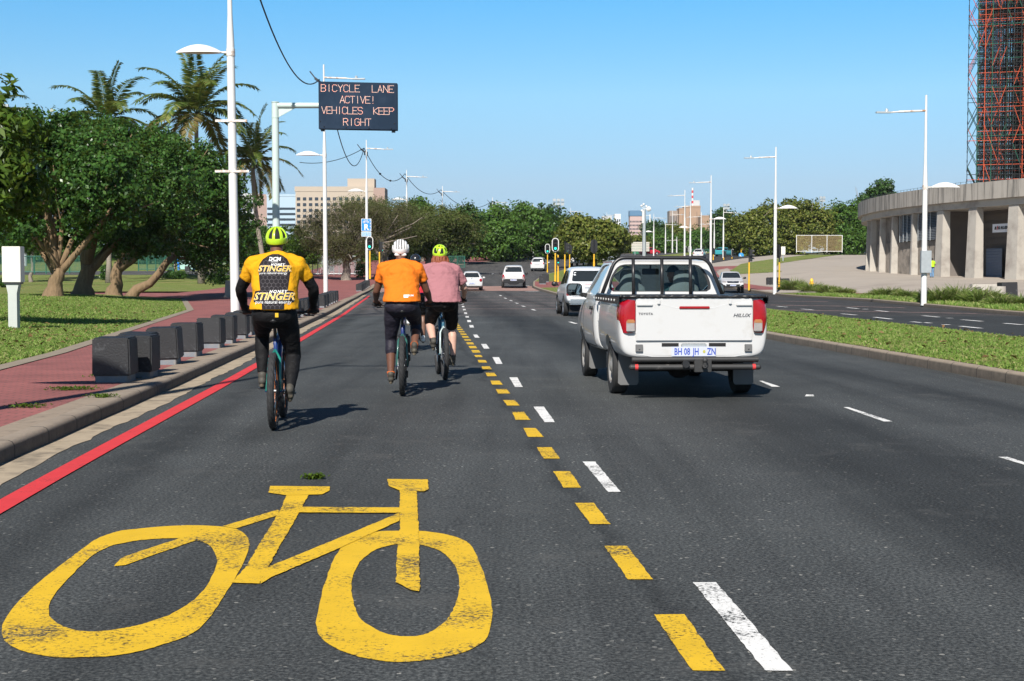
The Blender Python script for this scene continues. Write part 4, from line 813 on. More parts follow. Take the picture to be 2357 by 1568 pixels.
# ------------------------------------------------------------------ overhead cables
CAB = pm('black cable', (.012, .014, .014), .6, var=.1)
def cable(p, q, sag, label, r=.03, n=24, kinks=0):
    p, q = Vector(p), Vector(q); t_ = [i / n for i in range(n + 1)]
    pts = [p.lerp(q, u) - Vector((0, 0, 4 * sag * u * (1 - u))) - p for u in t_]; mb = MB(); mb.tube(pts, r, 6)
    if kinks:
        for u in (.35, .62): mb.ell(pts[int(u * n)], (.12, .12, .1), nu=8, nv=6)
    o = mb.build('overhead_cable', CAB, smooth=True); o.location = p; tag(o, label, 'cable', 'cables slung between the lamp posts')
p1 = Vector((X(526, 42), 42, 13.2)); p2 = P(735, 183, 80); p3 = P(838, 341, 123); p4 = P(932, 400, 158); p5 = P(1015, 437, 190); p6 = P(1130, 465, 211); p7 = P(1224, 476, 240); p8 = P(1310, 488, 275); p9 = P(1393, 498, 330)
cable(p1, p2, 2.2, 'black cable dropping from the top edge to the post behind the message sign', .032)
cable(p2 + Vector((.6, 0, -1.0)), p3, 2.6, 'black cable hanging out below the message sign', .032)
cable(p3, p4, 1.7, 'black cable with a dark splice right of the blue-signed post', .034, kinks=1); cable(p4, p5, 1.3, 'black cable over the flat-topped trees', .036); cable(p5, p6, 1.6, 'long thin cable dipping toward the far kerb post', .036)
cable(p6, p7, 1.2, 'thin cable beyond the far kerb post', .036); cable(p7, p8, 1.5, 'thin cable over the sunlit olive tree', .04); cable(p8, p9, 1.8, 'thin cable farthest away over the trees', .04)
cable(P(690, 374, 118), p3, .5, 'black cable slanting from the low lamp head up to the blue-signed post', .03)
# ------------------------------------------------------------------ bollards along the kerb
def bollard(loc, label, seed, s=.46, group='black block bollards along the kerb', rz=0):
    t = thing('block_bollard', loc, label, 'bollard', group, rz); rng = random.Random(seed); a = s * rng.uniform(.97, 1.03)
    mb = MB(); mb.box((0, 0, .04), (s * .88, s * .88, .1)); mb.build('base', BASEP, t, bevel=.008)
    M = Matrix.Rotation(R(rng.uniform(-2, 2)), 3, 'X') @ Matrix.Rotation(R(rng.uniform(-2, 2)), 3, 'Y')
    mb = MB(); mb.box((0, 0, .09 + s * .5), (a, a, s * 1.02), top=.965, M=M); mb.build('block', BLKP, t, bevel=.018, auto=35); return t
sp = ['first', 'second', 'third', 'fourth', 'fifth', 'sixth', 'seventh', 'eighth', 'ninth']
Yb = [17.4, 18.9, 20.9, 23.0, 25.8, 27.6, 29.8]
for i, y in enumerate(Yb):
    bollard((KL(y) - .6, y, .138), ['nearest black block bollard, with weeds round its base', 'black block bollard with a chipped base, second in the row from the viewer', 'black block bollard with pale scuffs low on its face, third from the viewer', 'black block bollard with a worn blue-grey face, fourth from the viewer', 'black block bollard with a broken pale corner', 'black block bollard just beyond the broken-cornered one', 'black block bollard next to the yellow-jersey cyclist\'s left leg'][i], i, rz=R(random.Random(i).uniform(-3, 3)))
bollard((KL(18.2) - .46, 18.15, .138), 'black block bollard tucked right behind the nearest one', 20)
o2 = bollard((KL(31.6) - .66, 31.6, .138), 'worn black block bollard half hidden by the yellow-jersey cyclist', 8)
for i in range(18):
    y = 33.4 + i * (1.9 if i < 12 else 2.15); k = copy_tree(o2, 'black block bollard in the far part of the kerb row', (KL(y) - .62, y, float(zt(KL(y) - 1, y)) + .138), R((i * 37 % 13) - 6))
    for ch in k.children:
        if ch.name.startswith('block'): pass
for i in range(9):
    y = 104 + i * 1.6; k = copy_tree(o2, 'black block bollard at the foot of the blue-signed lamp post', (KL(y) - .62, y, float(zt(KL(y) - 1, y)) + .138), R(i * 2 - 6)); k['group'] = 'block bollards by the blue-signed post'
for px, py, lab in [(1242, 645, 'grey block bollard at the rounded end of the median'), (1249, 640, 'grey block bollard behind the one at the median end')]:
    b = G(px, py + 14, zt); bollard((b.x + .25, b.y, b.z + .16), lab, px, .62, 'grey blocks on the median')
for i, px in enumerate((1772, 1779, 1788, 1798, 1808)): b = G(px, 664 - (i < 3) * 3, zt); bollard((b.x, b.y, b.z + .16), ['grey block bollard beside the facing white pickup', 'second grey block bollard right of the facing white pickup', 'grey block bollard in the middle of the group near the signal post', 'grey block bollard closest to the yellow signal post', 'rightmost grey block bollard of the group near the signal post'][i], px, .6, 'grey block bollards by the signal post')
for i, (px, py) in enumerate([(364, 630), (395, 628), (432, 626), (1002, 630), (762, 625)]): b = G(px, py, zl); bollard(b, ['small dark block on the far lawn edge', 'small dark block left of the blue kiosk', 'small dark block right of the blue kiosk', 'small dark block under the dark flat-topped tree', 'small dark block before the grey railings'][i], 60 + i, .55, 'small dark blocks in the park')
# concrete bollard behind first lamp post
b = G(528, 690, zt); t = thing('concrete_bollard', b + Vector((0, 0, .13)), 'tapered bare concrete bollard at the foot of the first lamp post', 'bollard'); mb = MB(); mb.box((0, 0, .06), (.62, .62, .12)); mb.box((0, 0, .6), (.5, .5, .96), top=.8); mb.build('block', CONC, t, bevel=.02)
# ------------------------------------------------------------------ cream cabinet on a stalk
b = G(33, 757, zl); t = thing('electric_cabinet', b, 'cream metal cabinet on a flared concrete stalk standing in the lawn', 'cabinet'); s = b.y / FPX
hc = (757 - 568) * s; hs = (757 - 650) * s; wcab = 42 * s
mb = MB(); mb.box((0, 0, hs + (hc - hs) / 2), (wcab, .3, hc - hs)); mb.build('cabinet', CABP, t, bevel=.008); mb = MB(); mb.box((0, 0, hs - .02), (wcab * .86, .26, .04)); mb.build('collar', DARKM, t)
mb = MB(); mb.box((0, 0, hs * .37), (.21, .2, hs * .78)); vs = [(-.105, -.1, hs * .76), (.105, -.1, hs * .76), (.105, .1, hs * .76), (-.105, .1, hs * .76), (-.155, -.1, hs - .03), (.155, -.1, hs - .03), (.155, .1, hs - .03), (-.155, .1, hs - .03)]
mb.add(vs, [(4, 5, 6, 7), (0, 1, 5, 4), (1, 2, 6, 5), (2, 3, 7, 6), (3, 0, 4, 7)]); mb.build('stalk', pm('pale concrete stalk', (.47, .5, .47), .8, var=.08, scale=6), t)
# ------------------------------------------------------------------ traffic signals
GRN = emit('lit green signal', (.02, .85, .6), 1.4); LENS = pm('unlit signal lens', (.03, .012, .012), .3, var=.1)
def signal(b, h, zh, label, facing=0, bar=True, group='traffic signals at the crossing', lit=True, black_to=None, cat='traffic light', hs=1.15):
    t = thing('traffic_light', b, label, cat, group, facing); mb = MB(); mb.tube([(0, 0, -.05), (0, 0, h * .35)], .085, 10); mb.tube([(0, 0, h * .35), (0, 0, h)], .062, 10); mb.build('post', YPOLE, t, auto=40)
    mb = MB(); mb.tube([(0, 0, h), (0, 0, zh + hs * .5)], .05, 8); mb.build('bracket', BLACK, t, auto=40)
    wv = hs * .5
    def oval(w_, h_, n=10):
        r = w_ / 2; o = []
        for k in range(n + 1): a = math.pi * k / n; o.append((r * math.cos(a), h_ / 2 - r + r * math.sin(a)))
        for k in range(n + 1): a = math.pi + math.pi * k / n; o.append((r * math.cos(a), -h_ / 2 + r + r * math.sin(a)))
        return o
    if bar:
        mb = MB(); mb.prism([(x, -.12, zh + z) for x, z in oval(wv, hs)], (0, .03, 0)); mb.build('backboard', BLACK, t, fix=True)
        o, i_ = oval(wv, hs), oval(wv * .8, hs - wv * .2); n = len(o); mb = MB(); mb.add([(x, -.125, zh + z) for x, z in o + i_], [(k, (k + 1) % n, n + (k + 1) % n, n + k) for k in range(n)]); mb.build('white_border', WPAINT, t)
    mb = MB(); mb.box((0, -.16, zh), (wv * .52, .2, hs * .78)); mb.build('housing', BLACK, t, bevel=.02)
    for k in range(3):
        z = zh + hs * .25 * (1 - k); mb = MB(); mb.lathe([(.001, -.275), (hs * .09, -.27)], (0, 0, z), 'y', 14); mb.build('lens', GRN if (k == 2 and lit) else LENS, t)
        mb = MB(); n = 10; vs = []
        for q in range(n + 1): a = math.pi * q / n; vs += [(hs * .1 * math.cos(a), -.26, z + hs * .1 * math.sin(a)), (hs * .1 * math.cos(a), -.42, z + hs * .1 * math.sin(a) - .02)]
        mb.add(vs, [(2 * q, 2 * q + 1, 2 * q + 3, 2 * q + 2) for q in range(n)]); mb.build('visor', BLACK, t)
    return t
def sg(px, pb, Y, ptop, ph, label, hs=1.15, **kw):
    x = X(px, Y); b = Vector((x, Y, P(px, pb, Y).z)); signal(b, P(px, ptop, Y).z - b.z, P(px, ph, Y).z - b.z, label, hs=hs, **kw)
sg(852, 641, 116, 575, 560, 'green traffic light below the blue bicycle sign'); sg(965, 634, 168, 580, 567, 'green traffic light showing over the dark-helmeted cyclist')
sg(1260, 640, 161, 586, 573, 'smaller green traffic light on the median'); sg(1278, 660, 115, 583, 564, 'larger green traffic light in front of the median grass')
sg(1311, 622, 165, 586, 574, 'grey back of a signal over the median, beside the larger green light', facing=R(180)); sg(1367, 612, 116, 585, 567, 'grey back of the signal right of the median lights', facing=R(180))
sg(1284.5, 648, 122, 587, 600, 'low yellow signal post with a push button right beside the larger green light', hs=.7, bar=False); sg(1300, 640, 130, 586, 570, 'sideways black signal between the median lights', facing=R(90), bar=False)
sg(861 + 13, 640, 122, 580, 568, 'sideways black signal on a yellow post right of the blue-signed lamp post', facing=R(90), bar=False)
sg(1723.5, 667, 112, 604, 588, 'sideways black signal on the yellow post left of the plaza', facing=R(80), bar=False, hs=1.25); sg(1793, 667, 116, 604, 579, 'dark back of a signal beside the white lamp post at the plaza', facing=R(215))
sg(1587, 603, 240, 580, 574, 'small green signal far behind the white pickup', group='small far signals'); sg(1577, 603, 246, 582, 575, 'small dark signal beside the small green one', group='small far signals', facing=R(30), lit=False)
sg(1684, 606, 210, 592, 582, 'small angled signal in front of the wide olive tree', group='small far signals', facing=R(40), lit=False); sg(1727, 600, 235, 590, 578, 'small signal left of the mesh gate on a yellow post', group='small far signals', facing=R(50), lit=False)
sg(1641, 598, 205, 586, 580, 'grey back of a small signal by the white hatchback far off', group='small far signals', facing=R(180)); sg(1665, 600, 205, 592, 585, 'sideways small signal by the turquoise car', group='small far signals', facing=R(90), bar=False)
sg(1615, 600, 255, 584, 576, 'small signal with a yellow post behind the roof bar', group='small far signals', facing=R(90), bar=False)
# round blue sign
x = X(1705, 225); b = Vector((x, 225, float(zt(x, 225)))); t = thing('round_sign', b, 'round blue sign on a yellow post by the far turning', 'road sign'); h = P(1705, 588, 225).z - b.z
mb = MB(); mb.tube([(0, 0, 0), (0, 0, h + .9)], .07, 8); mb.build('post', YPOLE, t); mb = MB(); mb.lathe([(.001, -.09), (.42, -.09), (.42, -.06), (.001, -.06)], (0, 0, h), 'y', 20); mb.build('disc', pm('blue sign face', (.05, .3, .62), .4), t)
mb = MB(); mb.prism([(-.2, -.1, h + .2), (-.06, -.1, h - .1), (.22, -.1, h - .2), (-.08, -.1, h - .22), (-.26, -.1, h - .05)], (0, .005, 0)); mb.build('arrow', WPAINT, t)
# blue bicycle sign on the third post
Ys = 122.6; BL = pm('blue sign sheeting', (.015, .24, .66), .35, var=.04, scale=2)
x0 = X(832.5, Ys); x1 = X(855.5, Ys); z0 = P(843, 532.5, Ys).z; z1 = P(843, 503.5, Ys).z; cx = (x0 + x1) / 2; t = thing('bicycle_sign', (cx, Ys, z0), 'blue bicycle lane sign with a white R and a times plate', 'road sign'); w2 = (x1 - x0) / 2; hh = z1 - z0
def rrect(w_, h_, r, cx=0, cz=0, n=5):
    o = []
    for sx, sz, a0 in ((1, 1, 0), (-1, 1, 90), (-1, -1, 180), (1, -1, 270)):
        for k in range(n + 1): a = R(a0 + 90 * k / n); o.append((cx + sx * (w_ / 2 - r) + r * math.cos(a), cz + sz * (h_ / 2 - r) + r * math.sin(a)))
    return o
def plate(name, w_, h_, r, cz, y, d, mat, par, cx=0): mb = MB(); mb.prism([(a, y, b_) for a, b_ in rrect(w_, h_, r, cx, cz)], (0, d, 0)); return mb.build(name, mat, par, fix=True)
plate('border', 2 * w2, hh, .05, hh / 2, 0, .03, WPAINT, t); plate('face', 2 * w2 - .08, hh - .08, .04, hh / 2, -.004, .006, BL, t)
text_flat('lettering', 'R', .72, lambda u, v: (u * .95, -.012, v + hh * .31), WPAINT, t, off=.025)
mb = MB()
for sx in (-1, 1): mb.add([(sx * .17 + rr * math.cos(a) - .03, -.012, hh * .73 + rr * math.sin(a)) for rr in (.1, .065) for a in [k * math.pi / 8 for k in range(16)]], [(k, (k + 1) % 16, 16 + (k + 1) % 16, 16 + k) for k in range(16)])
for p, q in [((-.2, 0), (-.1, .15)), ((-.1, .15), (.08, .15)), ((.08, .15), (-.02, .0)), ((-.02, 0), (-.2, 0)), ((-.02, 0), (-.13, .2)), ((.14, 0), (.06, .22)), ((-.18, .2), (-.08, .2)), ((.06, .22), (.13, .24))]:
    a, b_ = Vector((p[0], -.013, p[1] + hh * .73)), Vector((q[0], -.013, q[1] + hh * .73)); mb.tube([a, b_], .015, 6)
mb.build('bicycle_symbol', WPAINT, t)
mb = MB()
for k in range(4): mb.box((w2 * .78, -.012, hh * (.14 + .24 * k)), (.05, .004, .13))
mb.build('dash_symbol', WPAINT, t)
plate('times_plate', 2 * w2 * .98, .43, .04, -.25, 0, .03, WPAINT, t); plate('times_face', 2 * w2 - .1, .36, .03, -.25, -.004, .006, pm('pale blue sign sheeting', (.12, .38, .75), .35), t)
text_flat('times', '06:00-08:30', .155, lambda u, v: (u * .98, -.012, v - .16), WPAINT, t, off=.005); text_flat('times', '16:00-18:30', .155, lambda u, v: (u * .98, -.012, v - .33), WPAINT, t, off=.005)
# slatted back of a signboard
Y = 262; x0, x1 = X(1453, Y), X(1494, Y); zb, z_ = P(1470, 579, Y).z, P(1470, 557, Y).z; cx = (x0 + x1) / 2; gz = float(zt(cx, Y)); t = thing('signboard', (cx, Y, gz), 'pale slatted back of a large road signboard on two posts', 'road sign'); mb = MB()
for k in range(6): mb.box((0, 0, zb - gz + (z_ - zb) * (k + .5) / 6), (x1 - x0, .06, (z_ - zb) / 6 * .82))
mb.build('slat_panel', pm('pale aluminium slats', (.55, .52, .45), .6, var=.12, scale=1), t); mb = MB(); w_ = x1 - x0
for s in (-.3, .3): mb.tube([(s * w_, .1, 0), (s * w_, .1, z_ - gz)], .07, 8)
mb.build('post', GALV, t)
print('D ok')
# ------------------------------------------------------------------ round concrete building
BC = Vector((102.9, 138.9)); BR = 66.0; RZ = 9.5
def bang(px):                                          # angle on the drum seen through column px
    d = Vector(((px - 1178.5) / FPX, 1)); b = d.dot(BC) ; a = d.dot(d); c = BC.dot(BC) - BR * BR; disc = b * b - a * c
    tt = (b - math.sqrt(max(0, disc))) / a; p = d * tt; return math.atan2(p.y - BC.y, p.x - BC.x) % (2 * math.pi)
def BP(a, r, z): return Vector((BC.x + r * math.cos(a), BC.y + r * math.sin(a), z))
bld = thing('round_building', BP(bang(2140), BR, 1.2), 'round concrete building with tapered columns and a stained parapet', 'building'); org = bld.location.copy()
def bp(a, r, z): return BP(a, r, z) - org
def stained():
    m, t, b = nodes('stained parapet concrete'); v = coord(t); c = mix(t, noise(t, v, .6, 5), (.31, .285, .25), (.44, .405, .36))
    sv = N(t, 'ShaderNodeMapping'); sv.inputs['Scale'].default_value = (1.6, 1.6, .09); t.links.new(v, sv.inputs[0])
    c = mix(t, ramp(t, noise(t, sv.outputs[0], 1.3, 6, .7), (.47, 0), (.62, .9)), c, (.085, .08, .072)); t.links.new(c, b.inputs['Base Color']); b.inputs['Roughness'].default_value = .9; return m
STAIN = stained(); a0, a1 = bang(1979) - .25, bang(2357) + .5
angs = [a0 + (a1 - a0) * k / 120 for k in range(121)]
def ringwall(mb, r0, r1, z0, z1, aa=angs):
    n = len(aa); vs = []
    for a in aa: zb = z0(a) if callable(z0) else z0; vs += [bp(a, r0, zb), bp(a, r0, z1), bp(a, r1, z1), bp(a, r1, zb)]
    mb.add(vs, [(4 * i + k, 4 * i + (k + 1) % 4, 4 * i + 4 + (k + 1) % 4, 4 * i + 4 + k) for i in range(n - 1) for k in range(4)])
def gza(a, r): p = BP(a, r, 0); return float(zt(p.x, p.y))
mb = MB(); ringwall(mb, BR + .55, BR - .4, RZ - 1.45, RZ); mb.build('parapet', STAIN, bld, fix=True, auto=30)
mb = MB(); ringwall(mb, BR + .15, BR - .4, RZ - 2.05, RZ - 1.455); mb.build('edge_beam', CONC, bld, fix=True, auto=30)
mb = MB(); ringwall(mb, BR - .4, BR - 9, RZ - 2.04, RZ - 1.5); mb.build('roof', CONC, bld, fix=True, auto=30)
mb = MB()
for k in range(0, 121, 1): a = angs[k]; mb.tube([bp(a, BR + .3, RZ), bp(a, BR + .3, RZ + .22)], .02, 5)
mb.tube([bp(a, BR + .3, RZ + .2) for a in angs], .012, 5); mb.build('roof_rail', DARKM, bld)
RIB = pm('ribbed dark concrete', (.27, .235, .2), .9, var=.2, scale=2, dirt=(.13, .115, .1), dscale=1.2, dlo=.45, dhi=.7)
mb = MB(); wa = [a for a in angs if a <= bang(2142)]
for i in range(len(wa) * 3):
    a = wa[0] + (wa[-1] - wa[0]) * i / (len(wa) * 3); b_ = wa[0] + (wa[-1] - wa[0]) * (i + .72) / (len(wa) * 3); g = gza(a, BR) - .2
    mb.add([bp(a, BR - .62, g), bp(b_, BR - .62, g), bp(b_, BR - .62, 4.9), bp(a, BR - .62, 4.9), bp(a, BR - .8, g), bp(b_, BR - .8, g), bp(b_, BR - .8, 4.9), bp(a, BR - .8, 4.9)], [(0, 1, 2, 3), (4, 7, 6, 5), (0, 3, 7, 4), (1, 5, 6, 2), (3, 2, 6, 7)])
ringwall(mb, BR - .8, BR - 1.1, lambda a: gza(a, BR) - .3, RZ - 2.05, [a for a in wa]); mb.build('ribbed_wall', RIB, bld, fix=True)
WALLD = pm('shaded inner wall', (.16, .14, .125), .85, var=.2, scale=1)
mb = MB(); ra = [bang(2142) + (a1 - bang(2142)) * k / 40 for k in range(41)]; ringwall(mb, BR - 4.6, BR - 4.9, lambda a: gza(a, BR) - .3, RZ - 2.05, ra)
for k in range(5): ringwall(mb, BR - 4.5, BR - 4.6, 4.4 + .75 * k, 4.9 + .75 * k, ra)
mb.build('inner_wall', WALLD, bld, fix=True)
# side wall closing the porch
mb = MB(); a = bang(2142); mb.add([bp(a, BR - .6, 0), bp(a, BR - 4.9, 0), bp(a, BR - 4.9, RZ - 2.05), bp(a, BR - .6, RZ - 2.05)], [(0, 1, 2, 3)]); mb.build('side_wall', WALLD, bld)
def column(px, wt):
    a = bang(px); g = gza(a, BR) - .1; da = wt / 2 / BR; mb = MB(); zt_ = RZ - 2.06
    vs = []
    for z, ro, k in ((g, .3 if px > 2140 else .06, 1.1), (zt_, .08 if px > 2140 else -.1, .94)):
        for s, r in ((-1, ro), (1, ro), (1, -.62), (-1, -.62)): vs.append(bp(a + s * da * k, BR + r, z))
    mb.add(vs, [(3, 2, 1, 0), (4, 5, 6, 7), (0, 1, 5, 4), (1, 2, 6, 5), (2, 3, 7, 6), (3, 0, 4, 7)]); mb.build('column', CONC, bld, fix=True, bevel=.03)
for px, wt in [(1988, .7), (2003, .7), (2046, .7), (2082, .85), (2134 - 15, .85)]: pass
for px, wt in [(1992, .35), (2001, .35), (2022, .32), (2049, .42), (2095, .38), (2163, 1.15), (2237, 1.25), (2331, 1.3), (2440, 1.35)]: column(px, wt)
# louvred openings
LOUV = pm('grey louvre blades', (.3, .33, .37), .5, .3, var=.15, scale=3)
for p0, p1 in ((2061, 2087), (2103, 2146)):
    b0, b1 = bang(p0), bang(p1); mb = MB()
    for k in range(17):
        z = 4.95 + k * .148
        mb.add([bp(b0, BR - .35, z), bp(b1, BR - .35, z), bp(b1, BR - .5, z + .11), bp(b0, BR - .5, z + .11)], [(0, 1, 2, 3)])
    f = mb.build('louvre_window', LOUV, bld)
    mb = MB()
    for k in range(4): a = b0 + (b1 - b0) * k / 3; mb.tube([bp(a, BR - .33, 4.85), bp(a, BR - .33, RZ - 2.06)], .035, 5)
    mb.build('frame', GALV, f)
    mb = MB(); mb.add([bp(b0, BR - .58, 4.85), bp(b1, BR - .58, 4.85), bp(b1, BR - .58, RZ - 2.06), bp(b0, BR - .58, RZ - 2.06)], [(0, 1, 2, 3)]); mb.build('backing', BLACK, f)
SHUT = pm('blue grey roller shutter', (.2, .25, .34), .55, .2, var=.06, scale=2)
for p0, p1 in ((2178, 2215), (2250, 2270), (2271, 2300)):
    b0, b1 = bang(p0), bang(p1); g = gza(b0, BR); mb = MB(); n = 22; vs = []
    for k in range(n + 1): vs += [bp(b0, BR - 3.9 + .03 * (k % 2), g + 2.7 * k / n), bp(b1, BR - 3.9 + .03 * (k % 2), g + 2.7 * k / n)]
    mb.add(vs, [(2 * k, 2 * k + 1, 2 * k + 3, 2 * k + 2) for k in range(n)]); mb.build('roller_shutter', SHUT, bld)
# shop banner
b0, b1 = bang(2254), bang(2316); mb = MB(); zb0, zb1 = P(2285, 528, 124).z, P(2285, 514, 124).z; zb0 = min(zb0, 5.3); zb1 = zb0 + .72
mb.add([bp(b0, BR - 1.2, zb0), bp(b1, BR - 1.2, zb0), bp(b1, BR - 1.2, zb1), bp(b0, BR - 1.2, zb1)], [(0, 1, 2, 3)]); ban = mb.build('banner', pm('white banner cloth', (.7, .72, .76), .6, var=.03), bld)
def onban(u, v, k0): p = Vector(bp(b0, BR - 1.17, 0)).lerp(bp(b1, BR - 1.17, 0), k0 + u / 2.6); return (p.x, p.y, zb0 + .36 + v - org.z)
for s, k0, m_ in (('B', .12, BLACK), ('G', .25, BLACK), ('RUSH', .47, BLACK), ('!', .185, pm('red banner ink', (.5, .03, .04), .6))): text_flat('lettering', s, .31 if s != '!' else .46, lambda u, v: onban(u, v, k0), m_, ban, shear=.25, off=.02)
# ------------------------------------------------------------------ scaffold tower
sx = X(2221, 150); sy = 150.0; t = thing('scaffold_tower', (sx, sy, RZ - 2), 'tall dense scaffold tower of red, green and black tubes behind the parapet', 'scaffold', None, -math.atan2(sx, sy))
TB = pm('black scaffold tube', (.02, .022, .022), .6, var=.3); TR = pm('red scaffold tube', (.5, .09, .04), .6, var=.3, scale=1); TG = pm('green scaffold tube', (.03, .12, .08), .6, var=.3)
rng = random.Random(9); tubes = {0: MB(), 1: MB(), 2: MB()}; TM = (TB, TR, TG); TN = ('black_tubing', 'red_tubing', 'green_tubing')
def tb(p, q, c, r=.035):
    m = tubes[c]; p, q = Vector(p), Vector(q); a, b_, d = basis(q - p); vs = []
    for w_ in (p, q):
        for k in range(4): vs.append(w_ + a * r * math.cos(k * 1.5708) + b_ * r * math.sin(k * 1.5708))
    m.add(vs, [(k, (k + 1) % 4, 4 + (k + 1) % 4, 4 + k) for k in range(4)])
nx, ny, nz = 15, 9, 18; dx, dy, dz = .72, 1.1, 2.05; Hs = nz * dz
def xs_(i): return i * dx + (.25 if i > 0 else 0)
stand = 0
for i in range(nx):
    for j in range(ny):
        if i == 0 and j > 2: continue
        p = (xs_(i) + (.29 * j % dx if i else 0), j * dy, 0); q = (p[0] + .02, j * dy, Hs); c = rng.choices((0, 1, 2), (5, .5 + .4 * i, 2.2))[0] if j < 3 else rng.choices((0, 1, 2), (9, 1, 2))[0]
        m = MB(); m.tube([p, q], .042, 6, False)
        for k in range(nz * 2): m.tube([(p[0], p[1], k * dz / 2 + .3), (p[0], p[1], k * dz / 2 + .4)], .065, 6)
        if stand < 90 and j < 7: m.build('standard', TM[c], t); stand += 1
        else: tubes[c].add(m.v, m.f)
for k in range(nz * 2):
    z = k * dz / 2 + .35
    for j in range(ny):
        for zo in ((0, .5) if j < 5 else (0,)): tb((xs_(0 if (j == 0 and k % 4 == 0) else 1), j * dy, z + zo + rng.uniform(-.05, .05)), (xs_(nx - 1), j * dy, z + zo), rng.choices((0, 1, 2), (5, 3 if j < 2 else .4, 1))[0])
        if k % 2 == 1 and rng.random() < .6: i = rng.randrange(1, nx - 4); tb((xs_(i), j * dy, z), (xs_(i + 4), j * dy, z), rng.choices((0, 1), (4, 1))[0])
    for i in range(nx): tb((xs_(i), 0, z), (xs_(i), (2 if i == 0 else ny - 1) * dy, z), rng.choices((0, 1, 2), (6, 1, 1))[0])
for k in range(nz):
    for i in range(nx - 1):
        for j in (0, 1, 3, 5, 7):
            if rng.random() < (.6 if i < 3 else .45): s = rng.random() < .5; tb((xs_(i + s), j * dy, k * dz), (xs_(i + 1 - s), j * dy, (k + 1) * dz), rng.choices((0, 1, 2), (3, 4, 2))[0])
for c in range(3): tag(tubes[c].build(TN[c], TM[c], t), None, None, None, 'stuff')
BRD = pm('dark scaffold boards', (.03, .026, .024), .9); mb = MB(); mb.box((3.0, 4.5, Hs * .62), (3.0, 4, .06)); mb.build('boarding', BRD, t)
for k in range(9): mb = MB(); mb.box((6.5 + .35 * (k % 4), 4.2 + .3 * k, 2 + k * Hs / 10), (6.2, 3.6, .06)); mb.build('boarding', BRD, t)
mb = MB(); mb.box((9.3, 6.2, Hs / 2), (9.0, 1.6, Hs)); mb.build('netting', pm('black debris netting', (.008, .008, .009), .95, var=.4, scale=3), t)
# ------------------------------------------------------------------ far buildings
def block(name, px0, px1, pyt, Y, label, wallm, rows, cols, winm, depth=18, roof=None, base_py=610, ww=.62, wh=.5, extra=None, group=None, top_off=.06):
    x0, x1 = X(px0, Y), X(px1, Y); zb = P(0, base_py, Y).z; zt_ = P(0, pyt, Y).z; cx = (x0 + x1) / 2; t = thing(name, (cx, Y, zb), label, 'building', group); W_ = x1 - x0; H_ = zt_ - zb
    mb = MB(); mb.box((0, depth / 2, H_ / 2), (W_, depth, H_)); mb.build('wall', wallm, t)
    rh = H_ * (1 - top_off) / rows; mb = MB(); ws = (W_ * .97, .3, rh * wh) if cols == 0 else (W_ / cols * ww, .3, rh * wh); mb.box((0, 0, 0), ws)
    w0 = mb.build('window', winm, t); spots = [(0 if cols == 0 else -W_ / 2 + W_ * (c + .5) / cols, rh * (r + .5)) for r in range(rows) for c in range(max(1, cols))]
    spots = spots[::-1]; rest = MB()
    for k, (x, z) in enumerate(spots):
        if k >= 100: rest.box((x, -.05, z), ws); continue
        o = w0 if k == 0 else w0.copy()
        if k: C.link(o); o.parent = t
        o.location = (x, -.05, z)
    if rest.v: tag(rest.build('windows_below', winm, t), kind='stuff')
    if roof: mb = MB(); mb.box((0, depth / 2, H_ + roof / 2), (W_ * 1.02, depth * 1.02, roof)); mb.build('roof', wallm, t)
    return t, W_, H_
WIN = pm('dark window glass', (.035, .045, .06), .15, var=.3, scale=.3); TAN = pm('tan facade', (.45, .375, .3), .85, var=.08, scale=.1); PINKF = pm('pink brown facade', (.37, .26, .22), .85, var=.08, scale=.1)
BLUEF = pm('pale blue glazing', (.42, .53, .62), .3, var=.1, scale=.05); BROWN = pm('brown tower facade', (.36, .24, .16), .85, var=.07, scale=.05); ROSE = pm('rosy tower facade', (.5, .36, .33), .85, var=.06, scale=.1); PALEF = pm('pale grey facade', (.5, .5, .5), .8, var=.06, scale=.1)
t, W_, H_ = block('hotel_building', 682, 861, 441, 620, 'tan hotel block with rows of dark windows behind the twisted tree', TAN, 12, 13, WIN, 16, 2.2, 610, .55, .5)
mb = MB(); mb.box((W_ / 2 + 2.6, 6, H_ / 2 + .6), (5, 14, H_ + 2)); mb.build('stair_tower', PINKF, t); mb = MB(); mb.box((W_ / 2 - 6, 8, H_ + 4), (12, 8, 4)); mb.build('plant_room', TAN, t)
t, W_, H_ = block('office_building', 616, 682, 452, 680, 'blue-glazed office block left of the tan hotel', BLUEF, 11, 0, WIN, 16, 1, 610, .9, .38, top_off=.14); mb = MB(); mb.box((-W_ / 2 - 3.2, 6, H_ / 2 + .5), (6.4, 12, H_ + 1)); mb.build('end_wall', PINKF, t)
block('office_building', 560, 601, 452, 720, 'pale office block partly hidden by the first lamp post', PALEF, 10, 5, WIN, 14, 1.5)
block('tower_building', 1449, 1478, 488, 1300, 'rosy office tower with a blue top in the far centre', ROSE, 11, 9, WIN, 14, None, 600, .6, .45, top_off=.16); tt = P(0, 486, 1300).z
x0, x1 = X(1449, 1300), X(1478, 1300); zb = P(0, 600, 1300).z; mb = MB(); mb.box((0, 7, (P(0, 491, 1300).z - zb)), (x1 - x0 + .5, 15, 5)); tw = bpy.data.objects['tower_building']; mb.build('blue_band', pm('blue tower crown', (.1, .2, .32), .4), tw)
t, W_, H_ = block('tower_block', 1577, 1611, 478, 1100, 'big brown windowless tower block below the red and white aerial', BROWN, 3, 2, pm('dark recess', (.16, .12, .1), .8), 20, 1.5, 600, .05, .9)
mb = MB(); mb.box((W_ / 2 - 2.5, 10, H_ + 3), (5, 10, 6)); mb.build('plant_room', PALEF, t)
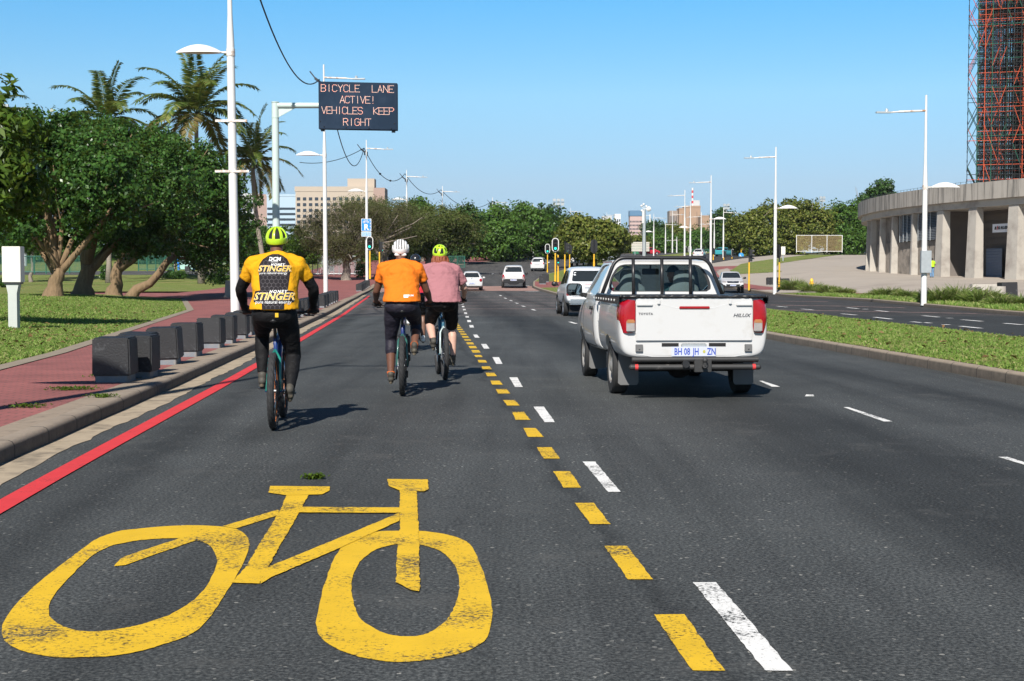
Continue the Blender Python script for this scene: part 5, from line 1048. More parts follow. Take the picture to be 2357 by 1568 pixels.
AR = pm('red aerial paint', (.6, .05, .06), .5); ax = -W_ / 2 + W_ * .52
at_ = thing('radio_aerial', Vector((t.location.x + ax, t.location.y + 6, t.location.z + H_ + 1.5)), 'red and white striped aerial on top of the brown tower block', 'aerial')
for k in range(7): mb = MB(); mb.tube([(0, 0, k * 2.05), (0, 0, k * 2.05 + 2.05)], .75, 8); mb.build('section', WPAINT if k % 2 == 0 else AR, at_)
block('tower_block', 1540, 1561, 488, 1120, 'ribbed grey brown tower left of the big brown one', pm('ribbed tower facade', (.32, .26, .22), .85, var=.1, scale=.1), 4, 6, WIN, 16, 1, 600, .4, .8)
block('tower_block', 1562, 1577, 482, 1110, 'narrow brown tower between the ribbed and the big brown one', BROWN, 3, 1, pm('dark joint', (.2, .14, .1), .8), 16, 1, 600, .04, .9); block('tower_block', 1611, 1632, 499, 1080, 'low brown wing right of the big brown tower', BROWN, 3, 2, pm('dark slot', (.2, .14, .1), .8), 16, 1, 600, .06, .9)
block('office_building', 1386, 1408, 500, 1250, 'small pale office block left of the rosy tower', PALEF, 6, 5, WIN, 12, 1, 600); block('office_building', 1414, 1428, 495, 1300, 'small white tower left of the rosy tower', pm('white tower facade', (.7, .72, .74), .8), 8, 3, WIN, 12, 1, 600)
block('office_building', 1130, 1170, 474, 700, 'blue roofed building peeping over the wood', BLUEF, 8, 8, WIN, 14, 1, 610)
# ------------------------------------------------------------------ gate, fences, kiosk, plaza blocks
def mesh_fence(px0, px1, pyt, pyb, Y, label, nb=3, col=None, name='mesh_gate', cat='gate', group=None):
    x0, x1 = X(px0, Y), X(px1, Y); zb = P(0, pyb, Y).z; h = P(0, pyt, Y).z - zb; t = thing(name, ((x0 + x1) / 2, Y, zb), label, cat, group); W_ = x1 - x0
    for k in range(nb + 1): m = MB(); x = -W_ / 2 + W_ * k / nb; m.tube([(x, 0, -.1), (x, 0, h)], .05, 6); m.build('post', col or WPAINT, t)
    m = MB(); m.tube([(-W_ / 2, 0, h), (W_ / 2, 0, h)], .04, 6); m.tube([(-W_ / 2, 0, .08), (W_ / 2, 0, .08)], .04, 6); m.build('rail', col or WPAINT, t)
    m = MB(); n = int(W_ / .11)
    for k in range(n): x = -W_ / 2 + W_ * (k + .5) / n; m.box((x, .01, h / 2), (.03, .012, h))
    for k in range(12): m.box((0, .02, h * (k + .5) / 12), (W_, .008, .012))
    m.build('mesh_panel', pm('rusty mesh wire ' + label[:8], (.42, .32, .16), .7, .2, var=.2) if col is None else col, t)
mesh_fence(1832, 1937, 542, 580, 200, 'pale framed mesh gate panels at the back of the plaza')
mesh_fence(0, 215, 590, 628, 120, 'green mesh fence behind the dark trees at the left', 8, GRNFENCE, 'mesh_fence', 'fence', 'green park fences'); mesh_fence(320, 400, 590, 622, 130, 'green mesh fence left of the blue kiosk', 4, GRNFENCE, 'mesh_fence', 'fence', 'green park fences'); mesh_fence(1590, 1650, 574, 597, 290, 'green fence far behind the white pickup', 6, GRNFENCE, 'mesh_fence', 'fence', 'green park fences'); mesh_fence(985, 1070, 590, 618, 178, 'green fence in the shade by the pink-shirted cyclist', 5, GRNFENCE, 'mesh_fence', 'fence', 'green park fences')
mesh_fence(720, 830, 590, 632, 150, 'grey railings behind the wind-twisted tree', 9, GALV, 'railing', 'railing'); mesh_fence(1130, 1260, 585, 606, 235, 'dark railing under the far kerb trees', 12, DARKM, 'railing', 'railing')
KB = pm('blue kiosk paint', (.02, .2, .6), .5, var=.1, scale=2)
b = G(442, 622, zl); t = thing('kiosk', b, 'blue open-sided kiosk under the low dark branches', 'kiosk'); s = b.y / FPX
mb = MB()
for x in (-1.6, .2, 1.6): mb.box((x, 0, 1.25), (.22, .22, 2.5)); mb.box((x, 2.5, 1.25), (.22, .22, 2.5))
mb.build('post', KB, t); mb = MB(); mb.box((0, 1.25, 2.65), (3.7, 3, .3)); mb.build('roof', KB, t); mb = MB(); mb.box((-.7, .1, 1.1), (1.5, .08, 2.0)); mb.build('poster_panel', pm('pale poster panel', (.35, .55, .5), .5, var=.3, scale=3), t)
for i, (px, py, wv, lab) in enumerate([(2263, 665, 1.6, 'low concrete bench block behind the grass clumps'), (2290, 672, 1.9, 'second concrete bench block beside the dark bollard')]):
    b = G(px, py + 6, lambda x, y: zt(x, y) + .17); t = thing('concrete_bench', b, lab, 'bench', 'concrete bench blocks'); mb = MB(); mb.box((0, 0, .36), (wv, .6, .22)); mb.build('seat', CONC, t, bevel=.02); mb = MB(); mb.box((.1, .05, .13), (wv * .7, .45, .26)); mb.build('base', CONC, t)
b = G(2318, 690, lambda x, y: zt(x, y) + .17); bollard(b, 'large dark block bollard at the end of the concrete benches', 77, .82, 'dark block on the verge')
b = G(2296, 694, lambda x, y: zt(x, y) + .17); t = thing('concrete_bollard', b, 'short round concrete stump in front of the benches', 'bollard'); mb = MB(); mb.lathe([(.001, 0), (.42, 0), (.38, .75), (.001, .76)]); mb.build('block', CONC, t, auto=40)
b = G(1868, 667, lambda x, y: zt(x, y) + .17); t = thing('fire_hydrant', b, 'yellow fire hydrant among the spiky grass', 'hydrant'); mb = MB(); mb.lathe([(.13, 0), (.13, .05), (.1, .07), (.1, .62), (.15, .64), (.15, .7), (.12, .74), (.1, .84), (.04, .9), (.001, .91)], n=14); mb.tube([(-.2, 0, .5), (.2, 0, .5)], .06, 8); mb.build('body', YPOLE, t, auto=40)
b = G(1797 - 90 + 3, 646, lambda x, y: zt(x, y) + .17)
for i, (px, py) in enumerate([(1100 / 2.357 * .5754 + 2500 * .5754, 600)]): pass
x = X(1695 + 47, 210); b = Vector((x, 190, float(zt(x, 190)))); t = thing('electric_cabinet', b, 'small cream cabinet on a post left of the wide olive tree', 'cabinet'); mb = MB(); mb.tube([(0, 0, 0), (0, 0, 1.1)], .1, 8); mb.build('stalk', GALV, t); mb = MB(); mb.box((0, 0, 1.6), (.55, .3, 1.1)); mb.build('cabinet', CABP, t)
print('E ok')
# ------------------------------------------------------------------ vehicles
def carpaint(name, col): return pm(name, col, .28, 0, var=.02, scale=2, coat=.6, spec=.5)
CARW = carpaint('white car paint', (.58, .58, .58)); CARW2 = carpaint('cream white canopy paint', (.6, .57, .5)); CARS = carpaint('silver white car paint', (.7, .72, .74)); TEAL = carpaint('turquoise car paint', (.05, .33, .38)); CARR = carpaint('red car paint', (.5, .03, .05))
DGLASS = pm('dark car window', (.02, .025, .028), .06, 0, var=.1, coat=.5); LRED = pm('red lamp plastic', (.33, .006, .014), .12, var=.25, scale=25, coat=.7); LCLR = pm('clear lamp plastic', (.4, .37, .36), .12, .2, var=.25, scale=40, coat=.7); LAMB = pm('orange lamp plastic', (.38, .17, .07), .15, var=.2, scale=30)
PLATE = pm('number plate', (.52, .55, .64), .4, var=.03); PBLUE = pm('plate blue ink', (.03, .07, .4), .5, var=.05); TYRE = pm('tyre rubber', (.024, .024, .025), .8, var=.25, scale=15); RIM = pm('dusty steel rim', (.42, .4, .37), .45, .5, var=.15, scale=12, dirt=(.16, .13, .1), dscale=6); ALLOY = pm('alloy rim', (.55, .56, .57), .3, .7, var=.1)
UNDER = pm('dark underbody', (.012, .012, .013), .9, var=.2); SILV = pm('silver bumper', (.6, .61, .62), .2, .9, var=.05)
def rq(pts, r=.06, n=5):                                # polygon with rounded corners
    out = []; m = len(pts)
    for i in range(m):
        p, a, b = Vector(pts[i]), Vector(pts[i - 1]), Vector(pts[(i + 1) % m]); da, db = (a - p), (b - p); k = min(r, da.length * .45, db.length * .45); s, e = p + da.normalized() * k, p + db.normalized() * k
        for j in range(n + 1): t = j / n; out.append(tuple((s * (1 - t) ** 2 + p * 2 * t * (1 - t) + e * t * t)))
    out2 = []
    for i in range(len(out)):                           # subdivide long edges so the patch follows the body
        a, b = Vector(out[i]), Vector(out[(i + 1) % len(out)]); c = max(1, int((b - a).length / .09)); out2 += [tuple(a.lerp(b, j / c)) for j in range(c)]
    return out2
DIRS = {'rear': (lambda a, b: Vector((a, -9, b)), Vector((0, 1, 0))), 'front': (lambda a, b: Vector((a, 9, b)), Vector((0, -1, 0))), 'left': (lambda a, b: Vector((-9, a, b)), Vector((1, 0, 0))), 'right': (lambda a, b: Vector((9, a, b)), Vector((-1, 0, 0))), 'top': (lambda a, b: Vector((a, b, 9)), Vector((0, 0, -1)))}
def hit(bvh, side, a, b, off):
    f, d = DIRS[side]; o = f(a, b); loc, nr, i, ds = bvh.ray_cast(o, d)
    if loc is None: loc, nr, i, ds = bvh.find_nearest(o + d * 8); loc = Vector(loc)
    if nr.dot(d) > 0: nr = -nr
    return loc - d * off * .6 + nr * off * .4
def decal(name, bvh, side, poly, mat, par, off=.006, rings=4, skirt=.0):
    c = Vector((sum(p[0] for p in poly) / len(poly), sum(p[1] for p in poly) / len(poly))); n = len(poly); vs = []; fs = []
    for r in range(rings, 0, -1):
        for p in poly: q = c.lerp(Vector(p[:2]), r / rings); vs.append(hit(bvh, side, q.x, q.y, off))
    vs.append(hit(bvh, side, c.x, c.y, off))
    for r in range(rings - 1):
        for k in range(n): fs.append((r * n + k, r * n + (k + 1) % n, r * n + n + (k + 1) % n, r * n + n + k))
    for k in range(n): fs.append(((rings - 1) * n + k, (rings - 1) * n + (k + 1) % n, rings * n))
    if skirt:
        m = len(vs); d = DIRS[side][1]; vs += [v + d * skirt for v in vs[:n]]; fs += [(k, m + k, m + (k + 1) % n, (k + 1) % n) for k in range(n)]
    mb = MB(); mb.add(vs, fs); return mb.build(name, mat, par, fix=False, auto=40)
def section(s):
    y, zb, zs, zr, wm, wr = s; cab = zr - zs
    w2 = wm - .015 if cab > .15 else wm - .02
    return [(0, zb), (wm * .55, zb), (wm * .88, zb + .01), (wm * .97, zb + .09), (wm, zb + (zs - zb) * .42), (wm, zb + (zs - zb) * .68), (w2, zs - .03 if cab > .15 else zs - .06), (w2 - .05 if cab > .15 else w2 - .03, zs + (.02 if cab > .15 else 0)), (wr + (w2 - .05 - wr) * .42 if cab > .15 else wr + (w2 - .03 - wr) * .6, zs + cab * .55), (wr, zr - min(.07, cab * .3)), (wr - .1, zr - .005), (wr * .45, zr + .012), (0, zr + .015)]
def loft(st, wheels, wr=.36, sub=2):
    rows = [section(s) for s in st]; n = len(rows[0]); mb = MB(); vs = []; fs = []
    for s, r in zip(st, rows):
        vs += [(x, s[0], z) for x, z in r] + [(-x, s[0], z) for x, z in r[-2:0:-1]]
    m = 2 * n - 2
    for i in range(len(st) - 1):
        for k in range(m): fs.append((i * m + k, i * m + (k + 1) % m, i * m + m + (k + 1) % m, i * m + m + k))
    for base, rev in ((0, False), ((len(st) - 1) * m, True)):              # end caps as quad strips
        for k in range(n - 1):
            a, b = base + k, base + k + 1; c, d = base + (m - k - 1) % m if k + 1 < n - 1 else base + n - 1, base + (m - k) % m
            q = [a, b, c, d]; q = [v for i, v in enumerate(q) if v not in q[:i]]
            if len(q) > 2: fs.append(tuple(q) if rev else tuple(q[::-1]))
    mb.add(vs, fs); me = mb.mesh()
    b = bmesh.new(); b.from_mesh(me); bmesh.ops.recalc_face_normals(b, faces=b.faces); b.to_mesh(me); b.free()
    me = evaluated(me, [('SUBSURF', dict(levels=sub, render_levels=sub))])
    if wheels:
        cm = MB()
        for y in wheels:
            for s in (-1, 1): cm.tube([(s * .45, y, wr - .02), (s * 1.3, y, wr - .02)], wr + .075, 24)
        co = bpy.data.objects.new('cut', cm.mesh()); C.link(co); bm_ = bmesh.new(); bm_.from_mesh(co.data); bmesh.ops.recalc_face_normals(bm_, faces=bm_.faces); bm_.to_mesh(co.data); bm_.free()
        o = bpy.data.objects.new('tmp', me); C.link(o); md = o.modifiers.new('b', 'BOOLEAN'); md.object = co; md.operation = 'DIFFERENCE'; md.solver = 'EXACT'
        out = bpy.data.meshes.new_from_object(o.evaluated_get(bpy.context.evaluated_depsgraph_get())); bpy.data.objects.remove(o); bpy.data.objects.remove(co); me = out
    me.materials.clear(); return me
def wheel(par, x, y, r, wd, s, rim=RIM, steer=0):
    t = bpy.data.objects.new('wheel', None); C.link(t); t.parent = par; t.location = (x, y, r); t.rotation_euler = (0, 0, steer)
    mb = MB(); h = wd / 2; mb.lathe([(r * .62, -h * .9), (r * .8, -h), (r * .95, -h * .92), (r, -h * .7), (r, h * .7), (r * .95, h * .92), (r * .8, h), (r * .62, h * .9), (r * .6, 0), (r * .62, -h * .9)], (0, 0, 0), 'x', 32); mb.build('tyre', TYRE, t, auto=35)
    mb = MB(); mb.lathe([(r * .63, s * h * .9), (r * .58, s * h * .8), (r * .55, s * h * .45), (r * .3, s * h * .75), (r * .2, s * h * .8), (r * .16, s * h * .95), (.001, s * h * .97)], (0, 0, 0), 'x', 28)
    mb.build('rim', rim, t, auto=50)
    for k in range(8):
        a = k * math.pi / 4; mb = MB(); mb.ell((s * h * .74, r * .43 * math.cos(a), r * .43 * math.sin(a)), (.012, r * .07, r * .07), nu=8, nv=6)
        if k == 0: v0 = mb.build('rim_hole', UNDER, t); continue
    return t
def plate_text(par, x, y, z, w_, h_, txt, size, side=-1, emblem=False):
    mb = MB(); mb.box((x, y, z), (w_, .012, h_)); p = mb.build('number_plate', PLATE, par, bevel=.004)
    if txt: text_flat('lettering', txt, size, lambda u, v: (x - side * u, y + side * .0075, z + v), PBLUE, p, off=.002)
    return p
# ---- generic traffic
def traffic(name, loc, rz, label, cat, st, wheels, wr, half, col, det, group=None, rim=ALLOY, glass=DGLASS):
    t = thing(name, loc, label, cat, group, rz); me = loft(st, wheels, wr); body = link('body', me, [col, UNDER], t, auto=38); bv = bvh_of(me)
    for y in wheels:
        for s in (-1, 1): wheel(t, s * (half - .11), y, wr, .21, s, rim)
    det(t, bv); return t
def glass_rear(t, bv, poly, mat=DGLASS): return decal('rear_window', bv, 'rear', rq(poly, .08), mat, t, .008)
def sides(t, bv, polys, mat=DGLASS):
    for s in ('left', 'right'):
        for p in polys: decal('side_window', bv, s, rq(p, .06), mat, t, .008)
def lamps(t, bv, poly, mat=LRED, name='tail_light', side='rear', off=.015):
    for s in (1, -1): decal(name, bv, side, rq([(s * a, b) for a, b in poly], .03), mat, t, off, 3, .03)
def mirrors(t, x, y, z, mat=BLACK, r=.12):
    for s in (-1, 1): mb = MB(); mb.ell((s * x, y, z), (r * .85, r * .5, r * .65), nu=12, nv=8); mb.tube([(s * (x - .02), y, z - .03), (s * (x - .16), y + .03, z - .06)], .025, 6); mb.build('wing_mirror', mat, t, smooth=True)
HATCH = [(-1.97, .42, .8, .82, .72, .62), (-1.93, .3, .9, .93, .79, .68), (-1.84, .26, .93, 1.0, .82, .66), (-1.6, .24, .94, 1.38, .835, .55), (-1.1, .22, .93, 1.46, .84, .56), (0, .2, .92, 1.47, .84, .57), (.45, .2, .91, 1.42, .84, .56), (1.1, .2, .9, .97, .83, .68), (1.7, .24, .78, .8, .79, .62), (1.94, .34, .62, .64, .7, .55), (1.98, .42, .56, .58, .62, .5)]
def det_hatch(t, bv, txt='CA 4231', lampy=LRED, full=True):
    glass_rear(t, bv, [(-.58, 1.0), (.58, 1.0), (.47, 1.33), (-.47, 1.33)]); sides(t, bv, [[(-1.35, .98), (-.35, .97), (-.35, 1.36), (-1.15, 1.34)], [(-.27, .97), (.75, .96), (.35, 1.35), (-.27, 1.37)]])
    for s in (1, -1): mb = MB(); c = hit(bv, 'rear', s * .66, .79, .0); mb.ell(c, (.105, .05, .125), nu=16, nv=10); mb.build('tail_light', lampy, t, smooth=True)
    decal('bumper_strip', bv, 'rear', rq([(-.7, .3), (.7, .3), (.72, .36), (-.72, .36)], .02), UNDER, t, .01); p = hit(bv, 'rear', 0, .55, .012); plate_text(t, 0, p.y - .01, .55, .44, .11, txt, .09)
    p = hit(bv, 'rear', 0, .9, .01); mb = MB(); mb.lathe([(.001, -.012), (.05, -.012), (.05, 0)], p, 'y', 14); mb.build('badge', CHROME, t); mirrors(t, .98, .75, .98, CARW)
def car_at(px, py, Y=None, f=zt):
    if Y is None: g = G(px, py, f); return g
    x = X(px, Y); return Vector((x, Y, float(f(x, Y))))
g = car_at(1083, 668, 103.5); traffic('hatchback', g + Vector((0, 1.95, 0)), R(3), 'white hatchback with round tail lights just past the pink-shirted cyclist', 'car', HATCH, (-1.25, 1.2), .3, .83, CARW, det_hatch)
PICK = [(-2.62, .6, .95, .97, .8, .72), (-2.58, .5, 1.1, 1.13, .9, .8), (-2.3, .46, 1.13, 1.3, .915, .76), (-2.15, .45, 1.14, 1.78, .92, .7), (-1.2, .44, 1.14, 1.86, .925, .7), (0, .43, 1.13, 1.84, .925, .7), (.35, .43, 1.12, 1.78, .925, .69), (1.15, .43, 1.1, 1.15, .92, .8), (2.0, .45, 1.02, 1.05, .91, .75), (2.5, .5, .85, .88, .85, .7), (2.62, .58, .75, .78, .75, .62)]
def det_pick(style):
    def f(t, bv):
        glass_rear(t, bv, [(-.68, 1.3), (.68, 1.3), (.6, 1.7), (-.6, 1.7)]); sides(t, bv, [[(-2.0, 1.24), (-1.05, 1.24), (-1.05, 1.72), (-1.92, 1.7)], [(-.9, 1.2), (-.2, 1.2), (-.2, 1.7), (-.9, 1.72)], [(-.1, 1.2), (.75, 1.18), (.3, 1.66), (-.1, 1.7)]])
        lamps(t, bv, [(.70, .78), (.885, .78), (.88, 1.12), (.74, 1.12)]); 
        for s in (1, -1): decal('clear_lens', bv, 'rear', rq([(s * .74, .82), (s * .83, .82), (s * .83, .92), (s * .74, .92)], .02), LCLR, t, .03)
        decal('tailgate_seam', bv, 'rear', rq([(-.68, .73), (.68, .73), (.68, .745), (-.68, .745)], .004), UNDER, t, .006)
        if style == 'silver':
            mb = MB(); mb.box((0, -2.68, .55), (1.62, .2, .2)); mb.build('rear_bumper', SILV, t, bevel=.05); decal('brake_light', bv, 'rear', rq([(-.2, 1.19), (.2, 1.19), (.2, 1.215), (-.2, 1.215)], .008), LRED, t, .01)
            decal('tailgate_handle', bv, 'rear', rq([(-.25, 1.03), (.25, 1.03), (.22, 1.1), (-.22, 1.1)], .02), SILV, t, .012); plate_text(t, .1, -2.79, .56, .44, .12, 'ND 53', .1)
            mb = MB(); mb.box((0, -2.2, .3), (1.5, .5, .25)); mb.build('underbody', UNDER, t)
        else:
            mb = MB(); mb.box((0, -2.7, .58), (1.66, .16, .3)); mb.prism([(-.5, -2.74, .43), (.5, -2.74, .43), (.3, -2.74, .3), (-.3, -2.74, .3)], (0, .12, 0)); mb.build('rear_bumper', BLACK, t, bevel=.02); plate_text(t, 0, -2.79, .66, .5, .11, 'NPN 4176', .09)
            decal('tailgate_handle', bv, 'rear', rq([(-.2, .98), (.2, .98), (.24, 1.08), (-.24, 1.08)], .03), GALV, t, .012)
            for s in (-.8, .8): mb = MB(); mb.box((s * .8, -1.1, 1.93), (.05, 1.6, .04)); mb.build('roof_rail', BLACK, t)
            for s in (-1, 1): mb = MB(); mb.box((s * .86, -1.75, .3), (.22, .06, .35)); mb.build('mudflap', UNDER, t)
        mirrors(t, 1.07, .85, 1.2, BLACK, .15)
        for s in (-1, 1): mb = MB(); mb.box((s * .9, -.2, .4), (.12, 1.7, .06)); mb.build('side_step', BLACK, t)
    return f
g = car_at(1182, 661, 111); traffic('double_cab_pickup', g + Vector((0, 2.6, 0)), R(0), 'white canopied pickup with a black bumper stopped on the brick crossing', 'pickup', PICK, (-1.55, 1.53), .38, .97, CARW, det_pick('white'))
x_ = X(1352, 51.5); traffic('double_cab_pickup', Vector((x_, 51.5 + 2.6, 0)), R(2.6), 'silver pickup with a cream canopy waiting ahead of the white pickup', 'pickup', PICK, (-1.55, 1.53), .39, .95, CARS, det_pick('silver'))
VAN = [(-2.1, .4, .9, .92, .74, .64), (-2.06, .3, 1.0, 1.03, .82, .7), (-1.98, .26, 1.02, 1.3, .84, .66), (-1.8, .24, 1.02, 1.64, .845, .6), (-1.0, .22, 1.0, 1.69, .85, .6), (.3, .22, .98, 1.66, .85, .6), (.7, .22, .97, 1.55, .85, .6), (1.4, .22, .95, 1.0, .84, .66), (1.9, .26, .82, .84, .78, .6), (2.1, .36, .66, .68, .68, .52)]
def det_van(t, bv):
    glass_rear(t, bv, [(-.64, 1.12), (.64, 1.12), (.56, 1.5), (-.56, 1.5)]); sides(t, bv, [[(-1.7, 1.08), (-.7, 1.06), (-.7, 1.52), (-1.6, 1.5)], [(-.6, 1.06), (.3, 1.05), (.3, 1.52), (-.6, 1.54)]]); lamps(t, bv, [(.66, .85), (.8, .85), (.79, 1.12), (.68, 1.12)]); p = hit(bv, 'rear', 0, .9, .012); plate_text(t, 0, p.y - .01, .92, .44, .11, '', .09); decal('bumper_shadow', bv, 'rear', rq([(-.7, .33), (.7, .33), (.7, .4), (-.7, .4)], .02), UNDER, t, .01); mirrors(t, .98, .95, 1.1, CARW)
g = car_at(1243, 625, 165); traffic('people_carrier', g + Vector((0, 2, 0)), R(-9), 'white people carrier rounding the bend beyond the crossing', 'van', VAN, (-1.35, 1.3), .31, .84, CARW, det_van)
SUV = [(-2.25, .5, .95, .97, .8, .7), (-2.2, .36, 1.05, 1.08, .88, .75), (-2.1, .32, 1.07, 1.25, .9, .72), (-1.85, .3, 1.07, 1.6, .91, .66), (-1.0, .28, 1.06, 1.68, .915, .67), (.2, .27, 1.04, 1.67, .915, .67), (.6, .27, 1.03, 1.6, .915, .66), (1.3, .27, 1.0, 1.06, .9, .74), (1.95, .3, .9, .93, .86, .68), (2.25, .42, .72, .75, .74, .58)]
def det_suv(t, bv):
    glass_rear(t, bv, [(-.64, 1.14), (.64, 1.14), (.55, 1.48), (-.55, 1.48)]); sides(t, bv, [[(-1.7, 1.12), (-.7, 1.11), (-.7, 1.52), (-1.55, 1.48)], [(-.6, 1.11), (.75, 1.09), (.35, 1.52), (-.6, 1.54)]]); lamps(t, bv, [(.5, .95), (.84, .95), (.83, 1.08), (.55, 1.05)]); decal('lower_bumper', bv, 'rear', rq([(-.75, .4), (.75, .4), (.78, .62), (-.78, .62)], .03), UNDER, t, .01); p = hit(bv, 'rear', 0, .8, .01); plate_text(t, 0, p.y - .012, .82, .44, .11, '', .09); mirrors(t, 1.02, .9, 1.1, CARW)
g = car_at(1398, 604, 192); traffic('suv', g + Vector((0, 2, 0)), R(-24), 'white off-roader turning right in front of the sunlit olive tree', 'car', SUV, (-1.35, 1.35), .36, .9, CARW, det_suv)
def det_bakkie(t, bv):
    sides(t, bv, [[(-.5, 1.2), (.75, 1.18), (.3, 1.6), (-.4, 1.64)]]); lamps(t, bv, [(.72, .78), (.88, .78), (.88, 1.08), (.74, 1.08)]); decal('rear_window', bv, 'rear', rq([(-.6, 1.25), (.6, 1.25), (.55, 1.55), (-.55, 1.55)], .06), DGLASS, t, .008); mb = MB(); mb.box((0, -2.66, .55), (1.6, .14, .16)); mb.build('rear_bumper', SILV, t); plate_text(t, 0, -2.74, .66, .44, .11, '', .09); mirrors(t, 1.05, .85, 1.2, BLACK)
SCAB = [(-2.62, .6, .95, .97, .8, .72), (-2.58, .5, 1.1, 1.13, .9, .8), (-2.0, .46, 1.13, 1.16, .915, .8), (-.75, .46, 1.13, 1.16, .915, .8), (-.62, .45, 1.13, 1.6, .92, .7), (-.2, .44, 1.13, 1.72, .92, .7), (.35, .43, 1.12, 1.68, .92, .69), (1.15, .43, 1.1, 1.15, .92, .8), (2.0, .45, 1.02, 1.05, .91, .75), (2.5, .5, .85, .88, .85, .7), (2.62, .58, .75, .78, .75, .62)]
g = car_at(1338, 606, 182); traffic('single_cab_pickup', g + Vector((0, 2.5, 0)), R(-16), 'white open pickup half hidden by the olive tree trunk', 'pickup', SCAB, (-1.5, 1.5), .36, .92, CARW, det_bakkie)
def det_front(t, bv):
    decal('windscreen', bv, 'front', rq([(-.72, 1.2), (.72, 1.2), (.6, 1.62), (-.6, 1.62)], .06), DGLASS, t, .01); sides(t, bv, [[(-.5, 1.2), (.75, 1.18), (.3, 1.6), (-.4, 1.64)]])
    decal('grille', bv, 'front', rq([(-.42, .8), (.42, .8), (.48, .94), (-.48, .94)], .03), BLACK, t, .015)
    for k in range(3): decal('grille_bar', bv, 'front', rq([(-.42, .815 + .045 * k), (.42, .815 + .045 * k), (.42, .835 + .045 * k), (-.42, .835 + .045 * k)], .006), CHROME, t, .025, 2)
    c = hit(bv, 'front', 0, .87, .03); mb = MB(); mb.add([(c.x + .1 * a * math.cos(q), c.y + .012, c.z + .07 * a * math.sin(q)) for a in (1, .72) for q in [k * math.pi / 8 for k in range(16)]], [(k, (k + 1) % 16, 16 + (k + 1) % 16, 16 + k) for k in range(16)]); mb.build('badge', CHROME, t)
    for s in (1, -1): decal('headlight', bv, 'front', rq([(s * .5, .8), (s * .78, .84), (s * .86, .98), (s * .52, .93)], .03), LCLR, t, .018); decal('fog_lamp_recess', bv, 'front', rq([(s * .62, .56), (s * .82, .58), (s * .82, .68), (s * .62, .64)], .02), BLACK, t, .015)
    decal('lower_grille', bv, 'front', rq([(-.5, .58), (.5, .58), (.55, .7), (-.55, .7)], .04), BLACK, t, .015); p = hit(bv, 'front', 0, .6, .02); plate_text(t, 0, p.y + .012, .62, .46, .11, 'ZN 61542', .09, 1); mirrors(t, 1.06, .85, 1.2, BLACK, .14)
g = car_at(1690, 674, 109); traffic('single_cab_pickup', g + Vector((.05, 2.4, 0)), R(180 - 4), 'white pickup facing the viewer at the far end of the opposite road', 'pickup', SCAB, (-1.5, 1.5), .36, .92, CARW, det_front)
g = car_at(1646, 597, 215); traffic('hatchback', g + Vector((-2.2, 2, 0)), R(-14), 'small white hatchback far off above the roof bar', 'car', HATCH, (-1.25, 1.2), .3, .83, CARW, det_hatch)
SEDAN = HATCH
def det_teal(t, bv): glass_rear(t, bv, [(-.58, 1.0), (.58, 1.0), (.47, 1.33), (-.47, 1.33)]); sides(t, bv, [[(-1.35, .98), (-.35, .97), (-.35, 1.36), (-1.15, 1.34)], [(-.27, .97), (.75, .96), (.35, 1.35), (-.27, 1.37)]]); lamps(t, bv, [(.62, .68), (.78, .68), (.76, .86), (.66, .86)]); mirrors(t, .98, .75, .98, TEAL)
def det_side(t, bv): sides(t, bv, [[(-1.35, .98), (-.35, .97), (-.35, 1.36), (-1.15, 1.34)], [(-.27, .97), (.75, .96), (.35, 1.35), (-.27, 1.37)]]); glass_rear(t, bv, [(-.58, 1.0), (.58, 1.0), (.47, 1.33), (-.47, 1.33)]); lamps(t, bv, [(.62, .7), (.78, .7), (.76, .86), (.66, .86)]); mirrors(t, .98, .75, .98, CARR)
g = car_at(1660 - 11 + 0, 594, 225); traffic('hatchback', Vector((X(1669, 225), 226, float(zt(X(1669, 225), 225)))), R(-38), 'turquoise hatchback on the far road below the tall dark tree', 'car', HATCH, (-1.25, 1.2), .3, .83, TEAL, det_teal)
traffic('hatchback', Vector((X(1497, 262), 264, float(zt(X(1497, 262), 262)))), R(-70), 'red hatchback beside the slatted signboard', 'car', HATCH, (-1.25, 1.2), .3, .83, CARR, det_side)
traffic('hatchback', Vector((X(1738, 232), 234, float(zt(X(1738, 232), 232)))), R(-75), 'white hatchback far away under the wide olive tree', 'car', HATCH, (-1.25, 1.2), .3, .83, CARW, det_side)
# bus behind the white helmet
g = car_at(930, 640, 148); t = thing('bus', g + Vector((-.6, 0, 0)), 'white and dark bus parked in the shade behind the white helmet', 'bus'); mb = MB(); mb.box((0, 4, 1.75), (2.4, 8, 2.6)); mb.build('body', CARW, t, bevel=.1); mb = MB(); mb.box((0, -.02, 2.1), (2.1, .08, 1.3)); mb.build('rear_window', DGLASS, t, bevel=.02)
for s in (-1, 1):
    for y in (1.5, 6.2): wheel(t, s * 1.05, y, .45, .28, s)
# skip bins by the signboard
b = Vector((X(1472, 268), 268, float(zt(X(1472, 268), 268)))); t = thing('skip_bin', b, 'green rubbish skip under the slatted signboard', 'bin'); mb = MB(); mb.box((0, 0, .9), (2.6, 1.6, 1.5), top=1.05); mb.build('body', pm('green skip paint', (.02, .16, .08), .6, var=.15), t); mb = MB(); mb.box((0, 0, 1.7), (2.7, 1.7, .12)); mb.build('lid', pm('dark green lid', (.015, .1, .06), .6), t)
# ------------------------------------------------------------------ the white single-cab pickup in front
TG = thing('pickup_truck', (2.085, 17.35, 0), 'white pickup truck with a black roll bar and tow bar in the right lane', 'pickup', None, R(3.3))
PW = pm('white pickup paint', (.56, .56, .555), .28, 0, var=.02, scale=2, coat=.6, spec=.5, dirt=(.44, .42, .38), dscale=3, dlo=.55, dhi=.85)
